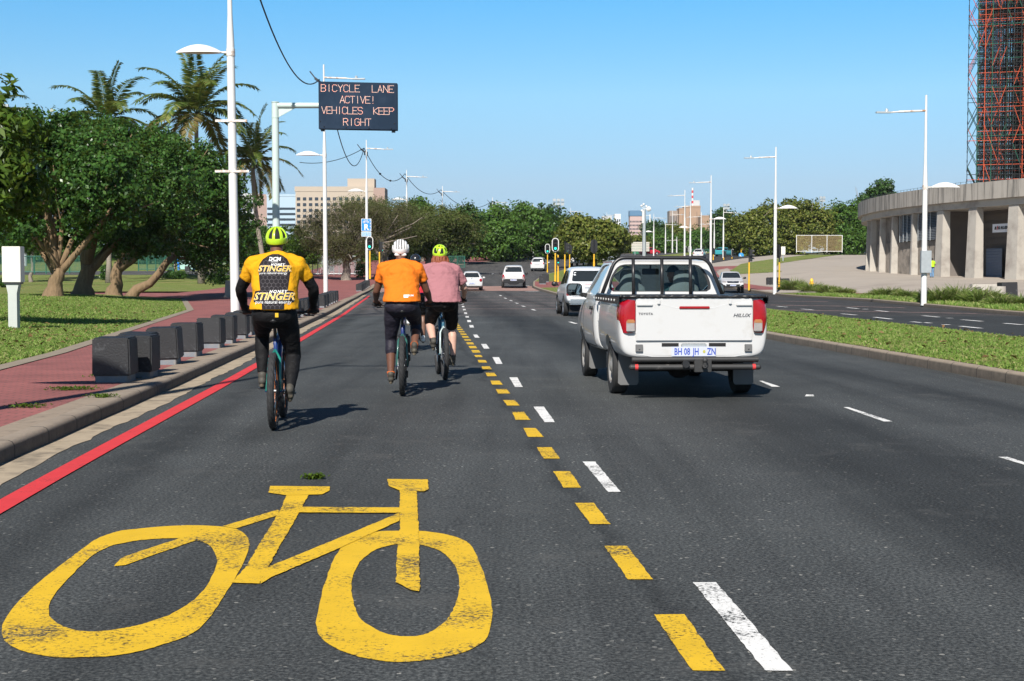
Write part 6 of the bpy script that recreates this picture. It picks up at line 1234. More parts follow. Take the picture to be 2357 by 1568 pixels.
# lower body: bed, doors, bonnet
BED = [(-.96, .52, 1.14, 1.17, .8, .77), (-.945, .49, 1.17, 1.2, .865, .82), (-.9, .475, 1.17, 1.2, .895, .85), (-.6, .47, 1.17, 1.2, .905, .86), (0, .46, 1.17, 1.2, .91, .86), (.9, .46, 1.17, 1.2, .905, .86), (1.42, .46, 1.17, 1.2, .9, .85)]
CABL = [(1.45, .45, 1.13, 1.16, .885, .83), (1.49, .44, 1.15, 1.18, .9, .84), (2.2, .43, 1.15, 1.18, .905, .84), (2.75, .43, 1.13, 1.16, .905, .84), (3.1, .44, 1.1, 1.13, .9, .83), (3.6, .46, 1.04, 1.07, .89, .8), (4.05, .5, .92, .95, .84, .72), (4.18, .6, .78, .8, .74, .62)]
meb = loft(BED, (0,), .34, 2); bed = link('load_bed', meb, [PW, UNDER], TG, auto=38); bvb = bvh_of(meb)
mec = loft(CABL, (3.085,), .34, 2); body = link('cab_lower_body', mec, [PW, UNDER], TG, auto=38); bvc = bvh_of(mec)
for y in (0, 3.085):
    for s in (-1, 1): wheel(TG, s * .77, y, .335, .205, s)
mb = MB(); mb.box((0, 1.4, .5), (1.3, 4.2, .18)); mb.box((0, 0, .33), (1.3, .12, .12)); mb.ell((0, 0, .33), (.16, .16, .15), nu=12, nv=8); mb.box((.25, -.5, .42), (.3, .6, .2)); mb.build('underbody', UNDER, TG)
# wheel-arch edge and mud flaps
FLAP = pm('grey mud flap', (.13, .13, .13), .75, var=.1, scale=4)
for s in (-1, 1):
    for y in (-.44, 2.64): mb = MB(); mb.prism([(s * .58, y, .5), (s * .82, y, .54), (s * .83, y - .03, .16), (s * .8, y - .03, .135), (s * .6, y - .03, .135), (s * .58, y - .03, .17)], (0, .018, 0)); mb.build('mud_flap', FLAP, TG, fix=True)
# tailgate
mb = MB(); mb.prism([(x, -.985, z) for x, z in rq([(-.69, .69), (.69, .69), (.69, 1.19), (-.69, 1.19)], .02, 3)], (0, .06, 0)); tgt = mb.build('tailgate', PW, TG, bevel=.008, fix=True)
mb = MB(); mb.prism([(-.66, -.9865, 1.12), (-.36, -.9865, 1.115), (-.22, -.9865, 1.075), (.22, -.9865, 1.075), (.36, -.9865, 1.115), (.66, -.9865, 1.12), (.66, -.9865, 1.128), (.36, -.9865, 1.123), (.22, -.9865, 1.083), (-.22, -.9865, 1.083), (-.36, -.9865, 1.123), (-.66, -.9865, 1.128)], (0, .003, 0)); mb.build('pressed_crease', pm('tailgate crease', (.6, .6, .6), .4), tgt, fix=True)
mb = MB(); mb.box((0, -.993, 1.083), (.36, .016, .03)); mb.build('brake_light', LRED, tgt, bevel=.006)
for s in (-1, 1):
    mb = MB(); mb.box((s * .59, -.998, 1.118), (.19, .022, .034)); mb.box((s * .645, -.994, 1.127), (.07, .02, .05)); mb.build('tailgate_latch', PW, tgt, bevel=.008)
    mb = MB(); mb.box((s * .423, -.998, 1.15), (.036, .024, .062)); mb.build('rope_hook', PW, tgt, bevel=.008)
LET = pm('grey badge letters', (.08, .08, .09), .3, .6)
text_flat('lettering', 'TOYOTA', .038, lambda u, v: (u - .575, -.988, v + 1.008), LET, tgt, off=.001, space=1.12); text_flat('lettering', 'HILUX', .058, lambda u, v: (u * 1.2 + .56, -.988, v + .988), LET, tgt, shear=.3, off=.001)
# tail lights wrap round the corners
for s in (1, -1):
    mb = MB(); ctr = []
    for z, w_, wrap in ((.785, .125, .05), (.9, .155, .09), (1.02, .155, .13), (1.1, .145, .13), (1.15, .125, .1), (1.17, .09, .05)):
        ctr.append([(s * .698, -.98, z), (s * (.698 + w_ * .6), -.982, z), (s * (.698 + w_ * .95), -.965, z), (s * (.722 + w_), -.91, z), (s * (.73 + w_), -.91 + wrap, z)])
    n = 5; vs = [p for r in ctr for p in r]; mb.add(vs, [(i * n + k, i * n + k + 1, i * n + n + k + 1, i * n + n + k) for i in range(len(ctr) - 1) for k in range(n - 1)])
    me = evaluated(mb.mesh(), [('SUBSURF', dict(levels=2, render_levels=2)), ('SOLIDIFY', dict(thickness=.02 * s, offset=0))]); me.materials.clear(); tl = link('tail_light', me, LRED, TG, auto=45)
    mb = MB(); mb.box((s * .755, -1.0, .865), (.1, .03, .135)); mb.build('clear_lens', LCLR, tl, bevel=.012); mb = MB(); mb.box((s * .755, -1.003, .918), (.094, .03, .05)); mb.build('orange_lens', LAMB, tl, bevel=.01)
# valance under the tailgate, plate, parking sensors, step
mb = MB(); mb.prism([(-.7, -.955, .68), (.7, -.955, .68), (.7, -.955, .53), (.45, -.955, .49), (-.45, -.955, .49), (-.7, -.955, .53)], (0, .05, 0)); val = mb.build('rear_valance', PW, TG, fix=True, bevel=.006)
for s in (-1, 1): mb = MB(); mb.box((s * .28, -.957, .645), (.2, .012, .04)); mb.build('valance_slot', UNDER, val); mb = MB(); mb.box((s * .648, -.965, .607), (.085, .04, .085)); mb.ell((s * .648, -.988, .6), .012, nu=8, nv=6); mb.build('valance_block', FLAP, val, bevel=.008)
mb = MB(); mb.box((0, -.962, .635), (.3, .02, .05)); mb.build('plate_bracket', GALV, val, bevel=.01)
pl = plate_text(TG, -.005, -.985, .565, .525, .115, '', .1)
for x, s_ in ((-.19, 'BH'), (-.085, '08'), (.02, 'JH'), (.205, 'ZN')): text_flat('lettering', s_, .112, lambda u, v, x=x: (u * .66 + x, -.9925, v + .562), PBLUE, pl, off=.0022)
mb = MB(); mb.add([(.118 + .017 * math.cos(a), -.9925, .565 + .02 * math.sin(a)) for a in [k * math.pi / 6 for k in range(12)]], [tuple(range(12))]); mb.build('emblem', pm('plate emblem', (.45, .42, .1), .5, var=.6, scale=60), pl)
STEP = pm('worn black step', (.03, .03, .03), .55, var=.3, scale=8, dirt=(.22, .2, .18), dscale=7, dlo=.6, dhi=.8)
mb = MB(); mb.tube([(-.745, -1.05, .475), (.745, -1.05, .475)], .032, 12); mb.box((0, -1.02, .49), (1.4, .1, .028)); mb.build('step_bar', STEP, TG, auto=40); mb = MB(); mb.tube([(-.75, -1.06, .388), (.75, -1.06, .388)], .034, 14); mb.ell((-.75, -1.06, .388), .034, nu=10, nv=8); mb.ell((.75, -1.06, .388), .034, nu=10, nv=8); mb.build('tow_bar', STEP, TG, auto=40)
for s in (-1, 1): mb = MB(); mb.tube([(s * .675, -1.06, .388), (s * .712, -1.06, .388)], .0355, 14); mb.build('red_reflector', pm('red reflector', (.6, .05, .05), .3), TG, auto=40)
mb = MB(); mb.box((.08, -1.1, .405), (.2, .06, .15)); mb.tube([(.09, -1.13, .4), (.09, -1.2, .41)], .03, 10); mb.tube([(.09, -1.19, .4), (.09, -1.19, .47)], .022, 10); mb.ell((.09, -1.19, .475), .033, nu=12, nv=8); mb.build('tow_hitch', STEP, TG, bevel=.006); mb = MB(); mb.tube([(-.12, -1.07, .425), (-.12, -1.13, .425)], .042, 14); mb.build('tow_socket', BLACK, TG, auto=40)
# load cover with its rope lashing
VIN = pm('black vinyl cover', (.02, .021, .023), .35, var=.2, scale=20)
mb = MB(); nxx, nyy = 14, 22; vs = []
for j in range(nyy + 1):
    for i in range(nxx + 1): u, v = i / nxx, j / nyy; vs.append(((u - .5) * 1.7, -.97 + v * 2.36, 1.212 + .012 * math.sin(u * math.pi) * math.sin(v * math.pi)))
mb.add(vs, [(j * (nxx + 1) + i, j * (nxx + 1) + i + 1, (j + 1) * (nxx + 1) + i + 1, (j + 1) * (nxx + 1) + i) for j in range(nyy) for i in range(nxx)]); cov = mb.build('load_cover', VIN, TG, smooth=True)
mb = MB(); rngp = random.Random(4)
path = [(-.85 + 1.7 * k / 70, -.985, 1.213) for k in range(71)]
mb.tube([(x, y + rngp.uniform(-.004, .004), z + rngp.uniform(-.004, .004)) for x, y, z in path], [.017 + rngp.uniform(-.003, .003) for _ in path], 7)
for s in (-1, 1): pp = [(s * .865, -.97 + 2.34 * k / 60, 1.212 + rngp.uniform(-.004, .004)) for k in range(61)]; mb.tube(pp, .018, 7)
mb.build('rope_edge', VIN, cov, smooth=True)
for s in (-1, 1): mb = MB(); mb.box((s * .889, .22, 1.165), (.012, 2.3, .075)); mb.build('cover_flap', VIN, cov)
EYE = pm('white eyelet strap', (.75, .75, .73), .4)
for k in range(9): mb = MB(); mb.ell((-.899, -.6 + .26 * k, 1.163), (.006, .028, .018), nu=10, nv=6); mb.build('eyelet', EYE, cov)
# cab upper: pillars, roof, glass
def frame(name, outer, inner, thick, mat, par):
    n = len(outer); mb = MB(); th = Vector(thick); o = [Vector(p) for p in outer]; i_ = [Vector(p) for p in inner]
    vs = o + i_ + [p + th for p in o] + [p + th for p in i_]; fs = []
    for k in range(n): k2 = (k + 1) % n; fs += [(k, k2, n + k2, n + k), (2 * n + k, 3 * n + k, 3 * n + k2, 2 * n + k2), (n + k, n + k2, 3 * n + k2, 3 * n + k), (k, 2 * n + k, 2 * n + k2, k2)]
    mb.add(vs, fs); return mb.build(name, mat, par, fix=True, auto=35)
CG = glassmat('tinted cab glass', (.74, .86, .85), .96); 
def lerp_poly(pl, k): return pl
yr0, yr1 = 1.47, 1.56                                   # rear wall leans slightly
def rear_pt(x, z): return (x, yr0 + (z - 1.15) / .55 * (yr1 - yr0), z)
def resample(pts, n):
    P_ = [Vector(p) for p in pts]; L_ = [(P_[(i + 1) % len(P_)] - P_[i]).length for i in range(len(P_))]; T = sum(L_); out = []; i = 0; acc = 0
    for k in range(n):
        d = T * k / n
        while acc + L_[i] < d: acc += L_[i]; i += 1
        out.append(P_[i].lerp(P_[(i + 1) % len(P_)], (d - acc) / L_[i]))
    return out
def byang(pts, c, n):                                   # resample a star-shaped loop by angle so that two loops pair up
    P_ = [Vector(p) for p in pts]; out = []
    for k in range(n):
        a = 2 * math.pi * k / n; d = Vector((math.cos(a), math.sin(a))); best = 0
        for i in range(len(P_)):
            p, q = P_[i] - c, P_[(i + 1) % len(P_)] - c; e = q - p; den = d.x * e.y - d.y * e.x
            if abs(den) < 1e-9: continue
            s = (p.x * e.y - p.y * e.x) / den; u = (p.x * d.y - p.y * d.x) / den
            if s > 0 and -1e-6 <= u <= 1 + 1e-6: best = max(best, s)
        out.append(c + d * best)
    return out
def holed(name, outer, inner, to3, thick, mat, n=96):
    c = Vector((sum(p[0] for p in inner) / len(inner), sum(p[1] for p in inner) / len(inner))); o = byang(outer, c, n); i_ = byang(inner, c, n)
    return frame(name, [to3(*p) for p in o], [to3(*p) for p in i_], thick, mat, TG)
ro = rq([(-.83, 1.13), (.83, 1.13), (.815, 1.3), (.64, 1.665), (-.64, 1.665), (-.815, 1.3)], .09); ri = rq([(-.705, 1.245), (.705, 1.245), (.68, 1.42), (.56, 1.615), (-.56, 1.615), (-.68, 1.42)], .1)
holed('rear_wall', ro, ri, rear_pt, (0, .05, 0), PW)
def glass_panel(name, poly, to3, par, mat=CG, band=None):
    mb = MB(); mb.add([to3(*p) for p in poly], [tuple(range(len(poly)))]); g_ = mb.build(name, mat, par)
    if band: n = 80; c = Vector((0, 1.43)); i2 = [c + (p - c) * .945 for p in byang(poly, c, n)]; o2 = byang(poly, c, n); m = MB(); m.add([Vector(to3(*p)) + Vector((0, -.004, 0)) for p in o2] + [Vector(to3(*p)) + Vector((0, -.004, 0)) for p in i2], [(k, (k + 1) % n, n + (k + 1) % n, n + k) for k in range(n)]); m.build('black_seal', BLACK, g_)
    return g_
glass_panel('rear_window', ri, lambda x, z: (rear_pt(x, z)[0], rear_pt(x, z)[1] + .012, z), TG, band=True)
# sides: door frame with window; windscreen; roof
for s in (-1, 1):
    def sp(y, z, s=s): k = (z - 1.15) / .52; return (s * (.855 - .2 * k - .03 * k * k), y, z)
    o_ = rq([(1.5, 1.14), (3.1, 1.14), (2.55, 1.62), (2.3, 1.668), (1.6, 1.668)], .07); i_ = rq([(1.72, 1.2), (2.95, 1.2), (2.46, 1.595), (2.2, 1.615), (1.76, 1.615)], .05)
    holed('door_frame', o_, i_, sp, (-s * .045, 0, 0), PW); mb = MB(); mb.add([Vector(sp(*p)) - Vector((s * .02, 0, 0)) for p in i_], [tuple(range(len(i_)))]); mb.build('side_window', CG, TG)
def wsp(x, z): k = (z - 1.13) / .53; return (x * (1 - .0 * k), 3.14 - k * .62, z)
wo_ = rq([(-.83, 1.13), (.83, 1.13), (.64, 1.66), (-.64, 1.66)], .06); wi_ = rq([(-.77, 1.17), (.77, 1.17), (.6, 1.61), (-.6, 1.61)], .06); holed('windscreen_frame', wo_, wi_, wsp, (0, -.04, 0), PW); mb = MB(); mb.add([Vector(wsp(*p)) - Vector((0, .02, 0)) for p in wi_], [tuple(range(len(wi_)))]); mb.build('windscreen', CG, TG)
mb = MB(); vs = []; nn, mm = 12, 12
for j in range(mm + 1):
    for i in range(nn + 1): u, v = i / nn * 2 - 1, j / mm; vs.append((u * .645, 1.545 + v * .99, 1.662 + .035 * (1 - u ** 4) * (1 - (2 * v - 1) ** 6) - .0))
mb.add(vs, [(j * (nn + 1) + i, j * (nn + 1) + i + 1, (j + 1) * (nn + 1) + i + 1, (j + 1) * (nn + 1) + i) for j in range(mm) for i in range(nn)]); me = evaluated(mb.mesh(), [('SOLIDIFY', dict(thickness=.03, offset=-1))]); me.materials.clear(); link('roof', me, PW, TG, auto=40)
# interior
GREY = pm('grey seat cloth', (.16, .17, .18), .9, var=.1, scale=20); DASH = pm('dark dashboard', (.05, .052, .055), .7)
mb = MB(); mb.box((0, 3.0, 1.05), (1.5, .4, .2)); mb.build('dashboard', DASH, TG, bevel=.05)
for s in (-.37, .37):
    mb = MB(); mb.ecyl([((s, 1.85, .9), .24, .09), ((s, 1.78, 1.15), .24, .08), ((s, 1.74, 1.3), .2, .07), ((s, 1.73, 1.36), .15, .06), ((s, 1.73, 1.5), .14, .055), ((s, 1.73, 1.54), .1, .04)]); mb.box((s, 2.1, .88), (.48, .55, .12)); mb.build('seat', GREY, TG, smooth=True)
mb = MB(); mb.box((.03, 2.52, 1.52), (.24, .03, .085)); mb.tube([(.03, 2.52, 1.55), (.03, 2.5, 1.64)], .015, 6); mb.build('rear_view_mirror', BLACK, TG, bevel=.02)
mb = MB(); c0 = Vector((.37, 2.62, 1.16)); pts = [c0 + Vector((.18 * math.cos(a), .07 * math.sin(a), .17 * math.sin(a))) for a in [k * math.pi / 12 for k in range(25)]]; mb.tube(pts, .014, 6, False); mb.tube([c0 - Vector((.17, 0, 0)), c0 + Vector((.17, 0, 0))], .015, 6); mb.build('steering_wheel', BLACK, TG, smooth=True)
# roll bar
BAR = pm('chipped black roll bar', (.02, .02, .022), .35, var=.15, scale=9, dirt=(.25, .09, .035), dscale=6, dlo=.66, dhi=.72)
def arc(pts, r=.09, n=6):
    out = [Vector(pts[0])]
    for i in range(1, len(pts) - 1):
        p, a, b = Vector(pts[i]), Vector(pts[i - 1]), Vector(pts[i + 1]); s_, e_ = p + (a - p).normalized() * r, p + (b - p).normalized() * r
        out += [(s_ * (1 - t / n) ** 2 + p * 2 * (t / n) * (1 - t / n) + e_ * (t / n) ** 2) for t in range(n + 1)]
    return out + [Vector(pts[-1])]
mb = MB(); mb.tube(arc([(-.815, 1.3, 1.2), (-.62, 1.36, 1.7), (.62, 1.36, 1.7), (.815, 1.3, 1.2)], .14, 8), .025, 12); rb = mb.build('roll_bar', BAR, TG, smooth=True)
for x in (-.385, .0, .385): mb = MB(); mb.tube([(x, 1.32, 1.21), (x, 1.36, 1.69)], .023, 10); mb.build('upright', BAR, rb, smooth=True)
# mirrors, handles, seams, fuel flap
for s in (-1, 1):
    mb = MB(); mb.prism([(s * 1.03 + a, 2.73, 1.265 + b) for a, b in rrect(.225, .18, .06)], (0, .1, 0)); mb.tube([(s * .96, 2.8, 1.2), (s * .84, 2.84, 1.18)], [.03, .04], 8); wm_ = mb.build('wing_mirror', BLACK, TG, fix=True, bevel=.02, auto=40)
    mb = MB(); mb.add([(s * 1.03 + a, 2.726 - .02 * s * a, 1.265 + b) for a, b in rrect(.19, .148, .05)], [tuple(range(24))]); mb.build('mirror_glass', pm('mirror glass %d' % s, (.3, .36, .38), .03, 1, var=.02), wm_)
for sd in ('left', 'right'):
    decal('door_handle', bvc, sd, rq([(1.68, 1.0), (1.86, 1.0), (1.86, 1.045), (1.68, 1.045)], .02), BLACK, TG, .03, 3, .04)
    SEAM = bpy.data.materials.get('panel seam') or pm('panel seam', (.03, .03, .03), .8)
    for a, b, c, d in ((1.575, .52, 1.59, 1.13), (2.72, .52, 2.735, 1.1), (1.58, .5, 2.73, .512)): decal('door_seam', bvc, sd, rq([(a, b), (c, b), (c, d), (a, d)], .003, 2), SEAM, TG, .004, 2)
decal('fuel_flap', bvb, 'left', rq([(.98, .86), (1.16, .86), (1.16, 1.07), (.98, 1.07)], .02), PW, TG, .008, 3, .02)
decal('side_sticker', bvc, 'left', rq([(2.3, 1.05), (2.31, 1.05), (2.31, 1.06), (2.3, 1.06)], .002), PBLUE, TG, .004, 2)
print('F ok')
# ------------------------------------------------------------------ bicycles
def bike(loc, rz, label, fcol, crank, accent=None, rimc=None, steer=0):
    t = thing('bicycle', loc, label, 'bicycle', None, rz); FR = carpaint('frame paint ' + label[:10], fcol); FR2 = carpaint('second frame paint ' + label[:10], accent or fcol)
    wr, wb = .365, 1.16; BB = Vector((0, .43, .335)); ST = Vector((0, .26, .86)); HT = Vector((0, .83, .93)); HB = Vector((0, .88, .8)); fr_ax = Vector((0, wb, wr))
    mb = MB(); mb.tube([BB, ST], .02, 10); mb.tube([HB + Vector((0, 0, .02)), BB], .03, 10); mb.tube([ST - Vector((0, -.01, .06)), HT - Vector((0, .005, .03))], .023, 10); mb.tube([HT, HB], .029, 12); mb.ell(BB, .042, nu=12, nv=8)
    m2 = MB()
    for s in (-1, 1): mb.tube([BB + Vector((s * .03, 0, 0)), (s * .055, .3, .34), (s * .068, 0, wr)], [.016, .014, .012], 8); m2.tube([ST - Vector((0, 0, .12)), (s * .05, .17, .66), (s * .066, 0, wr)], [.012, .012, .011], 8)
    fo = mb.build('frame', FR, t, smooth=True); m2.build('seat_stays', FR2, fo, smooth=True)
    for y, k in ((0, 0), (wb, 1)):
        w_ = bpy.data.objects.new('wheel', None); C.link(w_); w_.parent = t; w_.location = (0, y, wr); mb = MB(); n, m = 60, 10; vs, fs = [], []
        for i in range(n):
            a = 2 * math.pi * i / n
            for j in range(m):
                q = 2 * math.pi * j / m; r = .033 * (1.12 if (i % 2 == (j % 2) and abs(math.cos(q)) > -.2 and math.cos(q) > .1) else 1); R_ = wr - .035 + r * math.cos(q); vs.append((r * math.sin(q), R_ * math.cos(a), R_ * math.sin(a)))
        fs = [(i * m + j, ((i + 1) % n) * m + j, ((i + 1) % n) * m + (j + 1) % m, i * m + (j + 1) % m) for i in range(n) for j in range(m)]; mb.add(vs, fs); mb.build('tyre', TYRE, w_)
        mb = MB(); mb.lathe([(.3, -.014), (.318, -.015), (.318, .015), (.3, .014), (.3, -.014)], (0, 0, 0), 'x', 48); mb.build('rim', rimc or DARKM, w_, auto=40)
        mb = MB(); mb.tube([(-.05, 0, 0), (.05, 0, 0)], .022, 10)
        for i in range(28): a = 2 * math.pi * i / 28; s = .03 if i % 2 else -.03; mb.tube([(s, .02 * math.cos(a), .02 * math.sin(a)), (0, .3 * math.cos(a), .3 * math.sin(a))], .0016, 4, False)
        mb.build('spokes', CHROME, w_); mb = MB(); mb.lathe([(.045, -.052), (.085, -.052), (.085, -.049), (.045, -.049), (.045, -.052)], (0, 0, 0), 'x', 24); mb.build('brake_disc', GALV, w_)
        if not k: mb = MB(); mb.lathe([(.02, .03), (.1, .034), (.1, .037), (.07, .042), (.05, .05), (.03, .056), (.02, .056)], (0, 0, 0), 'x', 20); mb.build('cassette', DARKM, w_, auto=40)
    mb = MB(); CR = Vector((0, .915, .70))
    for s in (-1, 1): mb.tube([(s * .065, .93, .68), (s * .065, wb - .01, wr)], [.02, .023], 10)
    mb.tube([(-.065, .93, .69), (.065, .93, .69)], .024, 8); mb.tube([(0, .895, .76), (0, .93, .68)], .025, 8); mb.build('fork', DARKM, t, smooth=True)
    mb = MB(); mb.tube([ST - Vector((0, -.01, .04)), (0, .2, 1.0)], .0155, 10); mb.build('seat_post', BLACK, t, smooth=True)
    mb = MB(); mb.ecyl([((0, .16, 1.0), .05, .1), ((0, .15, 1.02), .075, .13), ((0, .15, 1.045), .07, .12)]); mb.ell((0, .28, 1.03), (.03, .12, .02), nu=12, nv=8); mb.build('saddle', BLACK, t, smooth=True)
    mb = MB(); mb.tube([HT, (0, .8, 1.03), (0, .84, 1.075)], .02, 10); pts = [(-.385, .79, 1.1), (-.2, .84, 1.085), (0, .855, 1.075), (.2, .84, 1.085), (.385, .79, 1.1)]; mb.tube(pts, .014, 10); hb = mb.build('handlebar', BLACK, t, smooth=True)
    for s in (-1, 1): mb = MB(); mb.tube([(s * .39, .79, 1.1), (s * .265, .823, 1.093)], .0175, 10); mb.build('grip', RUBBER, hb, smooth=True); mb = MB(); mb.tube([(s * .22, .85, 1.08), (s * .25, .9, 1.06), (s * .34, .9, 1.05)], .007, 6); mb.build('brake_lever', DARKM, hb)
    mb = MB(); cl = .172; pd = []
    for s, a in ((-1, crank), (1, crank + math.pi)): e = BB + Vector((s * .085, cl * math.cos(a), cl * math.sin(a))); mb.tube([BB + Vector((s * .06, 0, 0)), e], [.014, .012], 8); pd.append(e)
    mb.lathe([(.075, .045), (.08, .043), (.08, .049), (.075, .049)], BB, 'x', 24); mb.tube([BB - Vector((.065, 0, 0)), BB + Vector((.065, 0, 0))], .02, 10); mb.build('crank', DARKM, t, smooth=True)
    for s, e in zip((-1, 1), pd): mb = MB(); mb.box(e + Vector((s * .06, 0, 0)), (.1, .09, .018)); mb.box(e + Vector((s * .06, -.047, 0)), (.06, .008, .014)); mb.build('pedal', pm('pedal', (.05, .045, .04), .6) if False else DARKM, t, bevel=.004)
    mb = MB()
    for z in (-.05, .07): mb.tube([BB + Vector((.047, 0, z + .005)), (.045, .0, wr + z * .75)], .005, 5)
    mb.tube([(.06, .01, .3), (.06, .04, .22)], .012, 6); mb.build('chain', DARKM, t); return t, pd
# ------------------------------------------------------------------ people
SKD = pm('dark brown skin', (.13, .056, .034), .5, var=.08, scale=9); SKL = pm('pale skin', (.55, .33, .25), .55, var=.08, scale=9); SKM = pm('brown skin', (.16, .08, .05), .5, var=.08)
def cloth(name, col, rough=.85): return pm(name, col, rough, spec=.2, var=.08, scale=5, bump=1, bs=9, bd=.03, stretch=(.7, .7, 1))
BLKC = cloth('black lycra', (.008, .008, .009), .7); NAVY = cloth('near black tights', (.022, .02, .03), .55); SHOE = pm('muddy shoe', (.06, .055, .045), .7, var=.35, scale=14, dirt=(.2, .16, .1), dscale=12); SOLE = pm('worn shoe sole', (.16, .13, .09), .85, var=.4, scale=22); GLOVE = cloth('black glove', (.015, .015, .018)); EYEW = pm('eye white', (.7, .7, .68), .3); LIP = pm('lips', (.2, .08, .07), .5)
def ik(a, b, l1, l2, pole):
    a, b, pole = Vector(a), Vector(b), Vector(pole); d = b - a; L_ = min(d.length, (l1 + l2) * .999); n = d.normalized(); x = (l1 * l1 - l2 * l2 + L_ * L_) / (2 * L_); h = math.sqrt(max(0, l1 * l1 - x * x)); p = pole - n * pole.dot(n); return a + n * x + p.normalized() * h
def head(mb, c, yaw=0, k=1.0):
    M = Matrix.Rotation(yaw, 3, 'Z'); o = lambda x, y, z: Vector(c) + M @ Vector((x, y, z)) * k
    mb.ell(o(0, -.01, .02), (.076 * k, .096 * k, .1 * k), M); mb.ell(o(0, .03, -.05), (.058 * k, .066 * k, .07 * k), M); mb.ell(o(0, .09, -.005), (.014 * k, .022 * k, .03 * k), M, 10, 8); mb.ell(o(0, .075, .035), (.05 * k, .022 * k, .016 * k), M, 10, 8); mb.ell(o(0, .088, -.055), (.026 * k, .012 * k, .012 * k), M, 10, 8)
    for s in (-1, 1): mb.ell(o(s * .079, -.005, -.005), (.012 * k, .02 * k, .033 * k), M, 10, 8)
def face(par, c, yaw=0, k=1.0):
    M = Matrix.Rotation(yaw, 3, 'Z'); o = lambda x, y, z: Vector(c) + M @ Vector((x, y, z)) * k
    for s in (-1, 1): mb = MB(); mb.ell(o(s * .031, .085, .012), .011 * k, nu=10, nv=8); mb.ell(o(s * .031, .094, .012), .006 * k, nu=8, nv=6); mb.build('eye', EYEW, par, smooth=True)
    mb = MB(); mb.ell(o(0, .098, -.055), (.024 * k, .006 * k, .008 * k), M, 10, 6); mb.build('mouth', LIP, par, smooth=True)
def hand(mb, wrist, grip, side, k=1.0):                  # closed round a bar that runs along x
    w_, g = Vector(wrist), Vector(grip); kn = g + Vector((0, .008, .034)); mb.limb(w_, .026 * k, kn + Vector((0, -.035, .0)), .03 * k, 10)
    for i, (dx, l) in enumerate(((-.034, .92), (-.011, 1.05), (.012, 1.0), (.034, .8))):
        a = kn + Vector((side * dx * -1, 0, 0)); b = a + Vector((0, .036 * l, -.012)); c = b + Vector((0, .008, -.034 * l)); e = c + Vector((0, -.022, -.018 * l)); mb.limb(a, .0115 * k, b, .0105 * k, 8); mb.limb(b, .0105 * k, c, .0095 * k, 8); mb.limb(c, .0095 * k, e, .0085 * k, 8); mb.limb(kn + Vector((side * dx * -1, -.05, 0)), .015, a, .013, 8)
    th = g + Vector((-side * .045, -.02, .02)); t2 = th + Vector((-side * .012, .03, -.03)); mb.limb(w_.lerp(kn, .5), .017, th, .014, 8); mb.limb(th, .014, t2, .011, 8); mb.limb(t2, .011, t2 + Vector((side * .012, .022, -.018)), .009, 8)
def foot_mb(p, pitch, big=1.0):                          # shoe on a pedal; p = pedal centre under the ball of the foot; heel behind (-y)
    mb = MB(); so = MB(); M = Matrix.Rotation(-pitch, 3, 'X'); q = lambda x, y, z: Vector(p) + M @ Vector((x, y, z)); 
    mb.limb(q(0, .06, .045), .036, q(0, -.03, .05), .043); mb.limb(q(0, -.03, .05), .043, q(0, -.15, .055), .04); mb.limb(q(0, -.13, .06), .04, q(0, -.14, .115), .042); mb.limb(q(0, -.03, .07), .038, q(0, -.11, .12), .042)
    n = 14; o = [(.042 * math.sin(a) * (1.0 if math.cos(a) > 0 else .8), -.045 + .145 * math.cos(a)) for a in [2 * math.pi * k / n for k in range(n)]]; so.add([q(x, y, .0) for x, y in o] + [q(x * 1.05, y, .03) for x, y in o], [tuple(range(n - 1, -1, -1)), tuple(range(n, 2 * n))] + [(k, (k + 1) % n, n + (k + 1) % n, n + k) for k in range(n)])
    return mb, so, q(0, -.125, .1)
def torso(mb, J, k, ex=0.0):
    pel, sp, ch, nk = (Vector(J[x]) for x in ('pel', 'sp', 'ch', 'nk')); sl, sr = Vector(J['sl']), Vector(J['sr']); lean = math.atan2((nk - pel).y, (nk - pel).z); M = Matrix.Rotation(-lean, 3, 'X')
    mb.ell(pel, (.185 * k + ex, .15 * k + ex, .14 + ex), M, 18, 12); mb.ell(sp, (.172 * k + ex, .135 * k + ex, .19 + ex), M, 18, 12); mb.ell(ch, (.19 * k + ex, .132 * k + ex, .18 + ex), M, 18, 12); mb.limb(sl + Vector((.05, 0, -.03)), .07 + ex, sr + Vector((-.05, 0, -.03)), .07 + ex); mb.limb(ch + Vector((-.09, -.035, .02)), .1 + ex, ch + Vector((.09, -.035, .02)), .1 + ex); mb.ecyl([(pel + Vector((0, 0, .02)), .18 * k + ex, .145 * k + ex), (sp, .17 * k + ex, .13 * k + ex), (ch, .192 * k + ex, .13 * k + ex)])
def cone(mb, p0, r0, p1, r1, n=16): mb.tube([p0, p1], [r0, r1], n)
